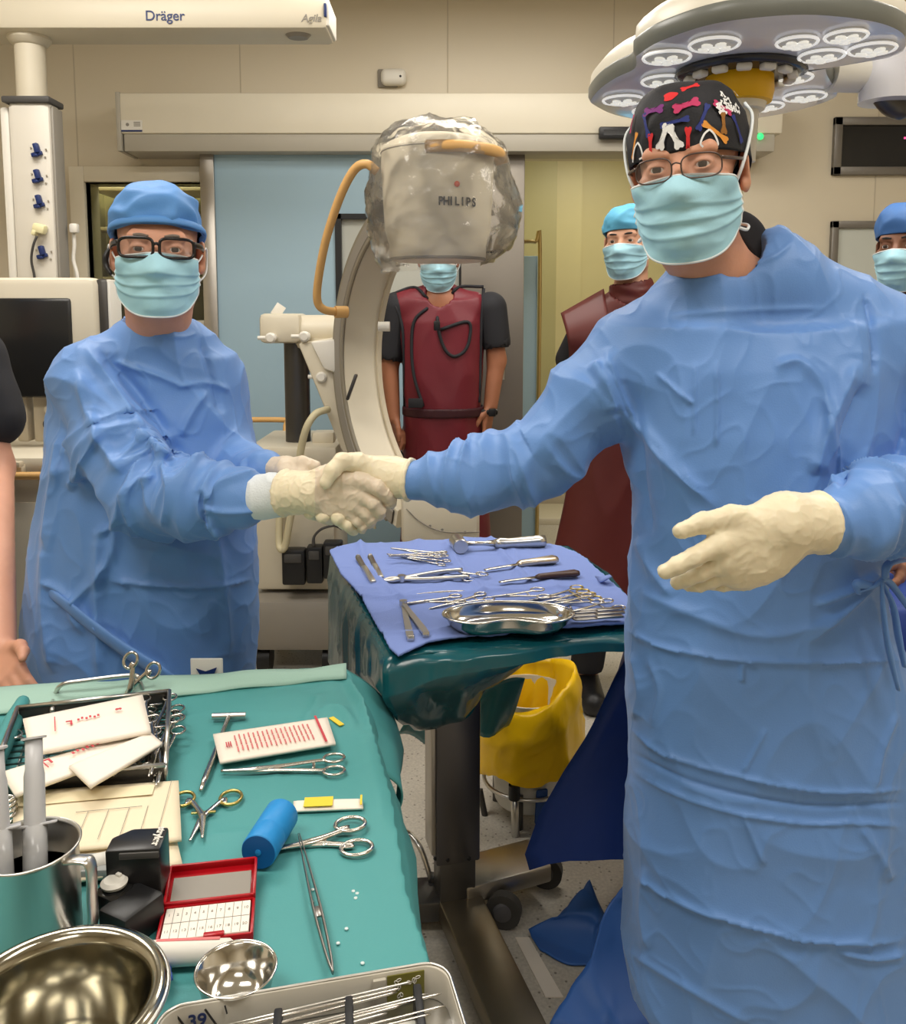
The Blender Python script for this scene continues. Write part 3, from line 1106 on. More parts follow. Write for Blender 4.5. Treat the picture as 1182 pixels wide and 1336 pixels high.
# collapsed clear bag
def bag_pts():
    nu, nv = 88, 44
    V = np.zeros((nu, nv, 3))
    zb_, zt_ = zbot - .02, W(572, 156, YC)[2]
    for i in range(nu):
        a_ = 2 * PI * i / nu
        for j in range(nv):
            v = j / (nv - 1)
            r = .190 + .024 * math.sin(PI * v)
            tp = max(0, (v - .80) / .20)
            r *= math.sqrt(max(0.0, 1 - tp ** 2.2))
            # the bag hangs in a loose pocket to the right
            pk = max(0, math.cos(a_ + .12)) ** 2.2 * math.exp(-((v - .34) / .26) ** 2)
            r += .052 * pk
            lf = max(0, -math.cos(a_)) ** 2 * math.exp(-((v - .45) / .4) ** 2)
            r += .012 * lf
            z = zb_ + (zt_ - zb_) * v
            if v < .08:
                r *= .90 + v * 1.2
            V[i, j] = (xi + r * math.cos(a_), YC + r * math.sin(a_) * .98, z + (.02 * math.cos(a_ - .6) if v < .1 else 0))
    P = V.reshape(-1, 3)
    c_ = np.array([xi, YC, (zb_ + zt_) / 2])
    n = P - c_
    n[:, 2] *= .3
    n /= np.linalg.norm(n, axis=1)[:, None] + 1e-9
    w = (ridged(P, (7, 7, 6), 91) ** 2 - .3) * .016 + (ridged(P, (17, 17, 13), 92) ** 2) * .008 + ridged(P, (36, 36, 30), 93) ** 3 * .005
    P = P + n * w[:, None]
    q = np.hypot(P[:, 0] - xi, P[:, 1] - YC)
    lim = np.where(P[:, 2] < ztop - .04, .186, 0)
    k_ = np.maximum(1, lim / np.maximum(q, 1e-6))
    P[:, 0] = xi + (P[:, 0] - xi) * k_
    P[:, 1] = YC + (P[:, 1] - YC) * k_
    return P.reshape(nu, nv, 3)


M['film'] = film_mat('clear_bag_film', (.98, .97, .95), .09, .26)
bag = tag(obj('plastic_bag', MB(True).grid(bag_pts(), closed_u=True), M['film']), 'crumpled clear plastic bag wrapped over the drum at the top of the C-arm', 'bag')
# tan tubular hand rail beside the drum
pts = [W(492, 224, 2.86), W(478, 214, 2.86), W(462, 222, 2.88), W(444, 256, 2.92), (W(426, 310, 2.98)), W(416, 360, 3.04), W(414, 392, 3.08), W(423, 404, 3.10), W(441, 407, 3.14)]
obj('tan_handle', MB(True).tube(smooth_path(pts, 8), .0145, 12), M['wood'], t)
pt = W(441, 407, 3.13)
obj('handle_socket', MB().cyl(pt - (.01, .0, 0), pt + (.03, .02, 0), .021, 16), M['wood'], t)
p = W(497, 426, 3.18)
obj('arc_stop', MB().cyl(p - (.01, 0, 0), p + (.032, 0, 0), .018, 14), M['white'], t)
p = W(459, 505, 3.22)
obj('track_latch', MB().box(p, (.012, .03, .10), .004, rotm(0, .35, 0)), M['dark_steel'], arc)
# tube tank under the arc
p, q = W(524, 640, 2.9), W(625, 712, 2.9)
tk = obj('tube_tank', MB().box2((p[0], 2.84, q[2]), (q[0], 3.16, p[2] + .02), .03), M['cream'], t)
obj('tank_seam', MB(True).tube(smooth_path([W(530, 664, 2.836), W(550, 682, 2.836), W(580, 694, 2.836), W(626, 694, 2.836)], 6), .002, 6), M['greyp'], tk)
obj('tank_base', MB().box2((p[0] + .015, 2.86, q[2] - .03), (q[0] - .01, 3.14, q[2] + .01), .01), M['beige'], tk)
for sx_, sy_ in ((561, 686), (577, 691), (607, 694), (586, 705)):
    obj('screw', MB().lathe([(0, 0), (.006, 0), (.004, .003), (0, .003)], 10, W(sx_, sy_, 2.842), FACE_CAM), M['greyp'], tk)
e2 = ctr + dvec * .55 * math.sin(2.7) + np.array([0, 0, .55 * math.cos(2.7)])
obj('tank_bracket', MB().box((e2 + np.array([(p[0] + q[0]) / 2, 3.0, (p[2] + q[2]) / 2])) / 2, (.22, .12, .14), .02, rotm(0, 0, math.atan2(dvec[1], dvec[0]))), M['cream'], t)
# horizontal carriage, column and swing plate
YK = 3.42
p, q = W(337, 409, YK), W(392, 452, YK)
car = obj('carriage', MB().box2((p[0], YK, q[2] + .012), (q[0], YK + .2, p[2]), .02), M['cream'], t)
p, q = W(384, 412, YK - .02), W(440, 452, YK - .02)
obj('carriage_hub', MB().cyl(((p[0] + q[0]) / 2 - .09, YK + .08, (p[2] + q[2]) / 2), ((p[0] + q[0]) / 2 + .09, YK + .08, (p[2] + q[2]) / 2), .062, 28).box(((p[0] + q[0]) / 2, YK + .1, (p[2] + q[2]) / 2 - .03), (.17, .15, .08), .015), M['cream'], t)
mb = MB()
for sx_, sy_, dx_ in ((352, 441, 0), (396, 439, 0), (418, 492, 0)):
    p = W(sx_, sy_, YK - .06)
    kn = MB().cyl(p, p + (0, .07, 0), .017, 16)
    kn.tube([p + (-.05, .02, .0), p + (.01, .02, .0)], .008, 10)
    kn.lathe([(0, 0), (.02, 0), (.021, .02), (.014, .028), (0, .028)], 16, p + (.004, .012, 0), FACE_CAM)
    obj('brake_knob', kn, M['white'], car)
p = W(363, 405, YK + .1)
obj('tape_flag', MB().box(p, (.04, .004, .05), .001, rotm(0, .6, .3)), M['white'], car)
# swing plate hanging to the arc
def plate(pix, Y, th, bev=.012):
    P = np.array([W(x, y, Y) for x, y in pix])
    poly = [(q_[0], q_[2]) for q_ in P]
    return MB().prism(poly, th, (0, Y + th, 0), rotm(PI / 2, 0, 0), bev=bev)


obj('swing_arm', plate([(388, 448), (437, 440), (446, 488), (462, 545), (484, 604), (470, 612), (450, 600), (418, 520)], 3.36, .10), M['cream'], t)
obj('swing_cover', plate([(404, 446), (440, 442), (447, 470), (441, 488), (422, 482)], 3.33, .05), M['white'], t)
c0, c1 = W(387, 455, 3.52), W(387, 584, 3.52)
obj('lift_column', MB().cyl((c0[0], 3.52, c1[2] - .02), (c0[0], 3.52, c0[2] + .03), .050, 32), M['dark_steel'], t)
# cart
p, q = W(324, 586, 3.40), W(441, 600, 3.40)
obj('cart_top', MB().box2((p[0], 3.36, q[2] - .02), (q[0], 3.86, p[2] + .015), .015), M['cream'], t)
p2, q2 = W(330, 600, 3.42), W(438, 764, 3.42)
obj('cart_body', MB().box2((p2[0], 3.42, q2[2] - .02), (q2[0], 3.84, p2[2]), .015), M['cream'], t)
p = W(423, 570, 3.5)
obj('cable_box', MB().box(p, (.09, .08, .05), .012), M['cream'], t)
p2, q2 = W(318, 764, 3.34), W(446, 822, 3.34)
obj('base_cover', MB().box2((p2[0], 3.34, .10), (q2[0], 3.9, q2[2] + .12), .05), M['greyp'], t)
for xx, yy in ((p2[0] + .06, 3.42), (q2[0] - .06, 3.42), (p2[0] + .06, 3.8), (q2[0] - .06, 3.8)):
    obj('caster', MB().cyl((xx - .025, yy, .055), (xx + .025, yy, .055), .054, 24).box((xx, yy, .105), (.04, .05, .03), .006), M['black'], t)
p2 = W(320, 548, 3.9)
q2 = W(372, 548, 3.9)
obj('push_rail', MB(True).tube(smooth_path([(p2[0] - .12, 3.9, p2[2]), (q2[0], 3.9, p2[2]), (q2[0] + .01, 3.86, p2[2] - .02), (q2[0] + .01, 3.8, p2[2] - .14)], 6), .012, 12), M['wood'], t)
# cables
M['hose'] = mat('cable_beige', srgb(204, 194, 160), .5)
pts = [W(428, 534, 3.34), W(412, 540, 3.28), (W(400, 558, 3.26)), W(392, 590, 3.28), W(386, 640, 3.32), W(378, 680, 3.33), W(372, 712, 3.34), W(366, 716, 3.34), W(364, 700, 3.36), W(366, 640, 3.38)]
obj('hose', MB(True).tube(smooth_path(pts, 10), .014, 12), M['hose'], t)
pts = [W(489, 690, 3.2), W(485, 650, 3.25), W(470, 640, 3.3), W(452, 655, 3.36), W(440, 668, 3.4)]
obj('thin_cable', MB(True).tube(smooth_path(pts, 8), .005, 8), M['hose'], t)
mb = MB(True).ring(W(425, 606, 3.41), .03, .03, .004, FACE_CAM, n=30)
obj('coiled_cable', mb, M['greyp'], t)
# black power adaptors on the cart side
for k, (x0_, x1_, y0_, y1_) in enumerate(((367, 398, 718, 764), (399, 421, 714, 762), (421, 446, 708, 756))):
    p, q = W(x0_, y0_, 3.34), W(x1_, y1_, 3.34)
    o = thing('power_adaptor', ['leftmost black power adaptor on the side of the C-arm cart', 'middle black power adaptor of three, with a cord rising from it', 'rightmost black power adaptor, next to the blue draped table'][k], 'adaptor', (p[0], 3.36, q[2]), 'black power adaptors on the cart')
    obj('case', MB().box2((p[0], 3.34, q[2]), (q[0], 3.40, p[2]), .008), M['black'], o)
    obj('plug', MB().box2((p[0] + .01, 3.335, p[2] - .05), (q[0] - .012, 3.36, p[2] - .015), .004), M['rubber'], o)
    if k == 1:
        pts = [W(409, 712, 3.345), W(410, 700, 3.345), W(420, 690, 3.345), W(436, 686, 3.36), W(446, 690, 3.38)]
        obj('cord', MB(True).tube(smooth_path(pts, 8), [.008, .005, .005, .005, .005], 8), M['rubber'], o)


# ------------------------------------------------------------------ people
M['skin_a'] = mat('skin_ruddy', srgb(208, 152, 124), 0.5, var=0.10, vscale=28, bump=0.12, bscale=160, sss=0.12)
M['skin_b'] = mat('skin_tan', srgb(170, 112, 82), 0.5, var=0.08, vscale=28, bump=0.1, bscale=160, sss=0.1)
M['skin_c'] = mat('skin_olive', srgb(206, 156, 128), 0.5, var=0.08, vscale=28, sss=0.1)
M['skin_d'] = mat('skin_brown', srgb(128, 86, 64), 0.5, var=0.08, vscale=28, sss=0.1)
M['skin_e'] = mat('skin_rosy', srgb(206, 150, 124), 0.5, var=0.08, vscale=28, sss=0.1)
M['eyewhite'] = mat('eye_white', srgb(214, 204, 196), 0.15)
M['iris'] = mat('dark_iris', (0.05, 0.03, 0.02), 0.1)
M['hair_dark'] = mat('dark_hair', (0.02, 0.016, 0.014), 0.6, bump=0.5, bscale=300)
M['hair_grey'] = mat('grey_hair', srgb(120, 108, 98), 0.6, bump=0.5, bscale=300)
M['gown'] = mat('blue_gown_cloth', srgb(100, 144, 208), 0.48, var=0.05, vscale=5, bump=0.10, bscale=420, sheen=0.15)
M['mask'] = mat('mask_cloth', srgb(168, 216, 232), 0.7, var=0.03, bump=0.08, bscale=500)
M['mask_edge'] = mat('mask_white_edge', srgb(226, 232, 234), 0.7)
M['glove'] = mat('latex_glove', srgb(232, 220, 190), 0.42, var=0.04, vscale=40, bump=0.10, bscale=90, sss=0.08)
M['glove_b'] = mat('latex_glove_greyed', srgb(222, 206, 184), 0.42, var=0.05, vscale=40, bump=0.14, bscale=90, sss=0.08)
M['knit'] = mat('knit_cuff', srgb(222, 228, 232), 0.8, bump=0.3, bscale=300)
M['capblue'] = mat('blue_cap_cloth', srgb(84, 140, 204), 0.6, var=0.05, bump=0.1, bscale=300)
M['caplight'] = mat('light_blue_cap_cloth', srgb(92, 172, 208), 0.6, var=0.05, bump=0.1, bscale=300)
M['capblack'] = mat('black_cap_cloth', (0.012, 0.012, 0.016), 0.7, bump=0.15, bscale=300)
M['maroon'] = mat('maroon_lead_apron', srgb(112, 30, 42), 0.5, var=0.06, vscale=14, bump=0.08, bscale=200)
M['maroon_b'] = mat('brown_maroon_apron', srgb(92, 34, 30), 0.5, var=0.06, vscale=14)
M['black_cloth'] = mat('black_scrub_cloth', (0.018, 0.018, 0.022), 0.8)
M['lens'] = film_mat('spectacle_lens', (0.93, 0.93, 0.93), 0.03, 0.12)


def head_sdf(Q, bulk=1.0):
    """face towards -y, eye level at z = 0"""
    d = s_ell(Q, (0, .014, .042), (.074, .094, .080))
    d = smin(d, s_ell(Q, (0, -.028, -.03), (.063, .066, .088)), .03)
    d = smin(d, s_ell(Q, (0, -.046, -.088), (.047, .044, .032)), .025)
    d = smin(d, s_ell(Q, (0, -.086, -.104), (.020, .014, .015)), .02)
    for s in (-1, 1):
        d = smin(d, s_ell(Q, (s * .045, -.066, -.024), (.022, .020, .018)), .02)
        d = smin(d, s_ell(Q, (s * .055, .0, -.07), (.016, .035, .03)), .03)
    d = smin(d, s_cap(Q, (-.040, -.078, .024), (.040, -.078, .024), .011), .014)
    for s in (-1, 1):
        d = smax(d, -s_ell(Q, (s * .032, -.104, .002), (.022, .020, .014)), .014)
        lid = s_ell(Q, (s * .032, -.0775, .0), (.0165, .0150, .0140))
        lid = smax(lid, -s_ell(Q, (s * .032, -.096, -.0005), (.0140, .014, .0044)), .002)
        d = smin(d, lid, .005)
        d = smin(d, s_cap(Q, (s * .018, -.090, .019), (s * .048, -.080, .020), .0045), .008)
    nose = s_chain(Q, [(0, -.086, .012), (0, -.101, -.012), (0, -.113, -.036)], [.0075, .0085, .0125], .01)
    for s in (-1, 1):
        nose = smin(nose, s_ell(Q, (s * .013, -.098, -.041), (.009, .010, .008)), .008)
    d = smin(d, nose, .014)
    d = smin(d, s_ell(Q, (0, -.091, -.066), (.024, .010, .005)), .008)
    d = smin(d, s_ell(Q, (0, -.091, -.075), (.020, .009, .005)), .006)
    for s in (-1, 1):
        Re = rotm(0.15, 0, s * 0.35)
        ear = s_ell(Q, (s * .081, .014, -.008), (.008, .020, .033), Re)
        ear = smax(ear, -s_ell(Q, (s * .089, .008, -.004), (.006, .012, .021), Re), .004)
        ear = smin(ear, s_ell(Q, (s * .079, .002, -.030), (.006, .008, .010)), .006)
        d = smin(d, ear, .008)
    return d


class Head:
    def __init__(self, c, yaw=0, roll=0, pitch=0, s=1.0):
        self.c, self.s = np.asarray(c, float), s
        self.R = rotm(0, roll, 0) @ rotm(0, 0, yaw) @ rotm(pitch, 0, 0)

    def local(self, P):
        return ((P - self.c.astype(np.float32)) @ self.R.astype(np.float32)) / self.s

    def world(self, q):
        return np.asarray(q, float) * self.s @ self.R.T + self.c

    def sdf(self, P):
        return head_sdf(self.local(P)) * self.s

    def neck(self, P, base, r=.056):
        return s_chain(P, [self.world((0, .02, -.05)), self.world((0, .032, -.10)), base], [r * .95, r * .96, r * 1.08], .02)

    def wrap(self, az, zz, off):
        """distance from the vertical head axis at azimuth az (0 = nose) and local height zz, pushed out by off"""
        az, zz = np.broadcast_arrays(az, zz)
        d = np.stack([np.sin(az), -np.cos(az), np.zeros_like(az)], -1)
        r = np.full(az.shape, .17)
        for _ in range(40):
            Q = (d * r[..., None] + np.stack([np.zeros_like(az), np.zeros_like(az), zz], -1)).reshape(-1, 3)
            s = head_sdf(Q.astype(np.float32)).reshape(az.shape)
            r = r - np.clip(s - off, -.02, .05) * 0.7
            r = np.clip(r, .03, .2)
        return r, d


def eyes(h, body, iris=None):
    for s in (-1, 1):
        mb = MB(True)
        c = h.world((s * .032, -.0775, 0))
        Rl = h.R @ rotm(PI / 2, 0, 0)
        r = .0128 * h.s
        prof = [(r * math.sin(t), r * math.cos(t)) for t in np.linspace(0, PI, 25)]
        for k in range(24):
            pr = prof[k:k + 2]
            mb.lathe(pr, 20, c, Rl, mi=1 if k < 4 else 0, closed=True)
        # keep only rings (drop the small end caps between bands)
        keep = [(f, i) for f, i in zip(mb.f, mb.i) if len(f) <= 4]
        mb.f, mb.i = [k[0] for k in keep], [k[1] for k in keep]
        obj('eye', mb, [M['eyewhite'], M['iris']], body)


def brows(h, body, m):
    for s in (-1, 1):
        pts = [h.world(p) for p in ((s * .014, -.0945, .0225), (s * .028, -.0925, .0245), (s * .043, -.083, .0235), (s * .052, -.072, .018))]
        obj('eyebrow', MB(True).tube(smooth_path(pts, 5), [.0026, .0045, .004, .0015], 8, squash=(1, .8)), m, body)


def face_mask(h, body, zt=(-.010, -.030), zb=(-.134, -.088), wid=1.12, straps='ear', seed=0, m=None, Rk=1.0):
    nu, nv = 61, 57
    az = np.linspace(-wid, wid, nu)[:, None] * np.ones((1, nv))
    u = np.linspace(-1, 1, nu)[:, None]
    v = np.linspace(0, 1, nv)[None, :]
    top = zt[0] + (zt[1] - zt[0]) * np.abs(u) ** 1.3
    bot = zb[0] + (zb[1] - zb[0]) * np.abs(u) ** 2.4
    zz = top + (bot - top) * v
    r, d = h.wrap(az, zz, .005)
    r = np.maximum(r, .085 - .012 * np.abs(u) ** 2)
    # tented over the nose and chin
    for _ in range(60):
        a = r.copy()
        a[1:-1, 1:-1] = (r[2:, 1:-1] + r[:-2, 1:-1] + r[1:-1, 2:] + r[1:-1, :-2]) / 4
        a[1:-1, 0] = (r[2:, 0] + r[:-2, 0]) / 2
        a[1:-1, -1] = (r[2:, -1] + r[:-2, -1] + r[1:-1, -2]) / 3
        r = np.maximum(a, np.minimum(r, a + .0004))
    r = r + .008 * np.exp(-(u / .5) ** 2) * np.sin(PI * np.clip(v, 0, 1)) * Rk
    pl = 0
    for k, (c0, am) in enumerate(((.30, .0045), (.50, .0055), (.70, .0045))):
        cc = c0 + .05 * np.abs(u) * (1 if k < 1 else -1 if k > 1 else 0) + .02 * np.sin(u * 3 + seed + k)
        q = (v - cc) * 16
        pl = pl + am * np.where(q < 0, np.exp(q * .8), np.exp(-q * 3.0)) * (1 - .35 * np.abs(u) ** 2)
    r = r + pl
    V = d * r[..., None]
    V[..., 2] = zz
    Vn = V.reshape(-1, 3)
    r2 = vnoise(Vn, (40, 40, 70), 5 + seed) * .0012 + ridged(Vn, (22, 22, 30), 9 + seed) * .0016
    V = V + d * r2.reshape(nu, nv)[..., None]
    v3, f3 = solidify(h.world(V.reshape(-1, 3)).reshape(nu, nv, 3), .0016)
    mo = obj('face_mask', (v3, f3), m or M['mask'], body)
    mb = MB(True)
    P = h.world(V.reshape(-1, 3)).reshape(nu, nv, 3)
    mb.tube(P[:, 0], .0019, 6)
    mb.tube(P[:, -1], .0019, 6)
    mb.tube(P[0, :], .0022, 6)
    mb.tube(P[-1, :], .0022, 6)
    obj('binding', mb, M['mask_edge'], mo)
    for s, e in ((-1, 0), (1, -1)):
        a, b = V[e, 0], V[e, -1]
        if straps == 'ear':
            pts = [a, (s * .079, -.012, a[2] + .012), (s * .090, .022, .012), (s * .092, .038, -.012), (s * .088, .022, -.04), (s * .07, -.01, b[2] + .02), b]
            obj('ear_loop', MB(True).tube(smooth_path([h.world(p) for p in pts], 6), .0018, 6), M['mask_edge'], mo)
        else:
            pts = [a, (s * .082, -.035, a[2] + .024), (s * .091, -.012, .034), (s * .094, .02, .07), (s * .082, .06, .095)]
            obj('tie', MB(True).tube(smooth_path([h.world(p) for p in pts], 6), .0026, 6, squash=(1, 1)), M['mask_edge'], mo)
            pts = [b, (s * .080, -.01, b[2] - .004), (s * .078, .03, b[2] + .004), (s * .05, .085, b[2] + .01), (0, .098, b[2] + .012)]
            obj('tie', MB(True).tube(smooth_path([h.world(p) for p in pts], 6), .0024, 6), M['mask_edge'], mo)
    return mo


def cap_point(az, t, pr):
    """az azimuth (0 = front), t 0..1 brim to crown"""
    zb = pr['front'] + (pr['side'] - pr['front']) * np.sin(az / 2 * np.ones_like(t)) ** 2 * 1.0
    zb = zb + (pr['back'] - pr['side']) * np.clip(-np.cos(az), 0, 1)
    an = t * PI / 2
    rr = np.cos(an) ** pr.get('box', .5)
    bul = 1 + pr.get('bulge', .05) * np.sin(np.clip(t * 1.6, 0, 1) * PI)
    z = zb + (pr['top'] - zb) * np.sin(an) ** 1.0
    x = pr['rx'] * rr * bul * np.sin(az)
    y = .012 - pr['ry'] * rr * bul * np.cos(az)
    return np.stack([x, y, z + np.zeros_like(x)], -1)


def surgical_cap(h, body, pr, m, seed=0, name='cap', amp=.0035):
    na, nt = 96, 40
    az = np.linspace(-PI, PI, na, endpoint=False)[:, None]
    t = np.linspace(0, .995, nt)[None, :]
    V = cap_point(az + 0 * t, t + 0 * az, pr)
    Vn = V.reshape(-1, 3)
    c = np.array([0, .012, .03])
    n = (Vn - c) / np.linalg.norm(Vn - c, axis=1)[:, None]
    w = (ridged(Vn, (14, 14, 22), 3 + seed) - .4) * amp + vnoise(Vn, (40, 40, 50), 5 + seed) * amp * .3
    Vn = Vn + n * w[:, None]
    V = Vn.reshape(na, nt, 3)
    # brim turned inwards so the shell has an edge
    inn = V[:, 0] * np.array([.93, .93, 1]) + np.array([0, .0008, .006])
    V = np.concatenate([inn[:, None], V], 1)
    P = h.world(V.reshape(-1, 3)).reshape(V.shape)
    mb = MB(True).grid(P, closed_u=True)
    o = sum(len(a) for a in mb.v)
    mb.add([P[:, -1].mean(0)], [])
    L = P.shape[1]
    for i in range(na):
        mb.f.append([i * L + L - 1, ((i + 1) % na) * L + L - 1, o])
        mb.i.append(0)
    co = obj(name, mb, m, body)
    bp = cap_point(az + np.zeros((1, 1)), np.full((1, 1), .05) + 0 * az, pr)[:, 0]
    b2 = cap_point(az + np.zeros((1, 1)), np.full((1, 1), .17) + 0 * az, pr)[:, 0]
    return co


def glasses(h, body, mframe, w=.026, hh=.017, tr=.0022, full=True, dz=-.001, y0=-.112, gap=.033, sq=3.2, mlens=None):
    t = thing('eyeglasses', 'x', 'x', (0, 0, 0))
    del t['label'], t['category']
    t.parent = body
    t.location = -np.array(body.location)
    mb = MB(True)
    an = np.linspace(0, 2 * PI, 41)[:-1]
    for s in (-1, 1):
        ex = np.sign(np.cos(an)) * np.abs(np.cos(an)) ** (2 / sq) * w
        ez = np.sign(np.sin(an)) * np.abs(np.sin(an)) ** (2 / sq) * hh
        yy = y0 + ((ex + s * gap) ** 2) * 5.0
        pts = np.stack([ex + s * gap, yy, ez + dz], -1)
        Wp = h.world(pts)
        m_ = len(Wp)
        sel = list(range(m_)) + [0]
        if full:
            mb.tube(Wp[sel], tr, 8, cap=False)
        else:
            mb.tube(Wp[[k for k in range(0, 21)]], tr, 8)
        ins = np.stack([ex * .97 + s * gap, yy, ez * .97 + dz], -1)
        cl = np.array([[s * gap, y0 + (gap ** 2) * 5.0, dz]])
        Lv = h.world(np.concatenate([ins, cl]))
        lb = MB(True).add(Lv, [(k, (k + 1) % m_, m_) for k in range(m_)])
        bk = MB(True).add(np.concatenate([Lv, Lv + h.R @ np.array([0, .0012, 0])]), [(k, (k + 1) % m_, m_) for k in range(m_)] + [((k + 1) % m_ + m_ + 1, k + m_ + 1, 2 * m_ + 1) for k in range(m_)])
        obj('lens', bk, mlens or M['lens'], t)
        pts = [(s * (gap + w), y0 + (gap + w) ** 2 * 5, dz + hh * .5), (s * .078, -.06, dz + hh * .45), (s * .084, -.005, .006), (s * .084, .02, .0)]
        ob = MB(True).tube(smooth_path([h.world(p) for p in pts], 5), [tr * 1.2, tr * 1.2, tr, tr], 8, squash=(1, 1.7) if full else (1, 1))
        obj('temple_arm', ob, mframe, t)
    pts = [(-(gap - w), y0 + .001, dz + hh * .3), (0, y0 - .003, dz + hh * .42), ((gap - w), y0 + .001, dz + hh * .3)]
    mb.tube(smooth_path([h.world(p) for p in pts], 5), tr, 8)
    obj('frame', mb, mframe, t)
    return t


def axis_multi(lo, hi, h, fine):
    cuts = sorted({lo, hi, *[min(max(a, lo), hi) for a, b, f in fine], *[min(max(b, lo), hi) for a, b, f in fine]})
    out = []
    for a, b in zip(cuts[:-1], cuts[1:]):
        hh = min([f for (x, y, f) in fine if x <= a + 1e-6 and y >= b - 1e-6] + [h])
        out.append(np.linspace(a, b, max(1, int(math.ceil((b - a) / hh))) + 1)[:-1])
    out.append([hi])
    return np.concatenate(out).astype(np.float32)


def body_mesh(name, fn, lo, hi, h, fine, m, label, cat='person', group=None, loc=None):
    ax = [axis_multi(lo[k], hi[k], h, [(a[k], b[k], f) for a, b, f in fine]) for k in range(3)]
    V, F = surface(fn, ax)
    V = relax(V, F, 1, .4)
    loc = np.array([(lo[0] + hi[0]) / 2, (lo[1] + hi[1]) / 2, 0]) if loc is None else np.asarray(loc)
    o = obj(name, (V - loc, F), m)
    o.location = loc
    if label:
        tag(o, label, cat, group)
    return o


def legs_sdf(P, hipL, hipR, footL, footR, r=(.082, .055, .042)):
    d = None
    for hp, ft in ((hipL, footL), (hipR, footR)):
        kn = (np.array(hp) + np.array(ft)) / 2 + np.array([0, -.02, .02])
        c = s_chain(P, [hp, kn, (ft[0], ft[1] + .02, ft[2] + .08)], list(r), .03)
        c = smin(c, s_chain(P, [(ft[0], ft[1] + .03, .04), (ft[0], ft[1] - .15, .032)], [.042, .035]), .03)
        d = c if d is None else np.minimum(d, c)
    return d


def bare_hand(P, w, f, t, curl=0.35, s=1.0):
    """relaxed hand: wrist w, finger direction f, thumb side t; fingers curl towards the palm"""
    w, f, t = np.asarray(w, float), np.asarray(f, float), np.asarray(t, float)
    f /= np.linalg.norm(f)
    t = t - f * np.dot(t, f)
    t /= np.linalg.norm(t)
    p = np.cross(f, t)
    d = None
    for k, (o, L) in enumerate(((.028, .92), (.010, 1.0), (-.008, .95), (-.026, .76))):
        kn = w + (f * (.088 - abs(o) * .25) + t * o) * s
        c = s_cap(P, w + t * o * .6 * s, kn, .014 * s, .0115 * s)
        d = c if d is None else smin(d, c, .012)
        pts, a, q = [kn], curl * .5, kn
        for L2 in (.043, .027, .021):
            q = q + (f * math.cos(a) + p * math.sin(a)) * L2 * L * s
            a += curl
            pts.append(q)
        d = smin(d, s_chain(P, pts, [.0105 * s, .0092 * s, .0085 * s, .0072 * s], .004), .004)
    b = w + (f * .022 + t * .026) * s
    pts = [b, b + (f * .030 + t * .022 + p * .012) * s, b + (f * .060 + t * .028 + p * .02) * s, b + (f * .083 + t * .026 + p * .026) * s]
    d = smin(d, s_chain(P, pts, [.015 * s, .0125 * s, .011 * s, .008 * s], .006), .010)
    return d


def px_rings(rows, Y, ydep=None):
    out = []
    for (py, L, R, b) in rows:
        a, c = W(L, py, Y), W(R, py, Y)
        out.append((a[2], (a[0] + c[0]) / 2, Y, (c[0] - a[0]) / 2, b))
    return out


def gown_folds(V, N, seed, sc=1.0, amt=1.0, ends=()):
    """soft crumple of a stiff non-woven gown"""
    P = V
    warp = np.stack([vnoise(P, 3.0, seed + 1), vnoise(P, 3.0, seed + 2), vnoise(P, 3.0, seed + 3)], -1) * .045
    Q = P + warp
    damp = np.ones(len(P))
    for c in ends:
        damp = np.minimum(damp, np.clip((np.linalg.norm(P - np.asarray(c), axis=1) - .035) / .06, 0.05, 1))
    amt = amt * damp
    a = (ridged(Q, np.array([5.5, 5.5, 4.0]) * sc, seed + 4) ** 2 - .2) * .0085
    b = (ridged(Q, np.array([10, 10, 8.0]) * sc, seed + 5) ** 2 - .1) * .0034
    c = vnoise(P, np.array([4, 4, 1.6]) * sc, seed + 6) * .0075
    d = (ridged(Q, np.array([21, 21, 18.0]) * sc, seed + 7) ** 3) * .0015
    return V + N * ((a + b + c + d) * amt)[:, None]


# ------------------------------------------------------------------ surgeon on the right
Y1 = 1.44
hR = Head(W(898, 224, 1.365), yaw=math.radians(-23), roll=math.radians(-5), pitch=math.radians(2))
SLp, NLp, NRp, SRp = W(838, 458, Y1), W(919, 395, Y1), W(1003, 372, Y1), W(1145, 442, Y1)
rowsR = [(430, 806, 1176, .11), (480, 806, 1176, .135), (560, 810, 1160, .155), (640, 824, 1142, .16), (720, 827, 1136, .155), (780, 821, 1143, .16),
         (830, 817, 1165, .17), (900, 818, 1192, .175), (1000, 822, 1207, .18), (1150, 822, 1226, .19), (1270, 819, 1238, .195), (1316, 820, 1238, .195)]
ringsR = px_rings(rowsR, Y1)
armR = [SLp, W(772, 520, Y1), W(706, 598, 1.45), W(620, 618, 1.46), W(541, 627, 1.47)]
armL = [SRp, W(1222, 560, 1.40), W(1226, 645, 1.33), W(1150, 662, 1.21), W(1112, 676, 1.175), W(1076, 687, 1.15)]


def gownR_sdf(P):
    d = s_loft(P, ringsR)
    d = smin(d, s_chain(P, [SLp, NLp, NRp, SRp], [.072, .080, .080, .080], .03), .05)
    a1 = s_chain(P, armR, [.074, .070, .065, .056, .034], .02)
    a2 = s_chain(P, armL, [.078, .072, .070, .060, .053, .033], .012)
    d = smin(d, a1, .022)
    d = smin(d, a2, .008)
    # collar: open round the neck, standing up behind on one side
    d = smin(d, s_chain(P, [W(1000, 340, 1.46), W(1022, 306, 1.47)], [.03, .008], .01), .03)
    hole = s_cap(P, W(934, 330, 1.425), W(925, 220, 1.40), .071, .080)
    return smax(d, -hole, .006)


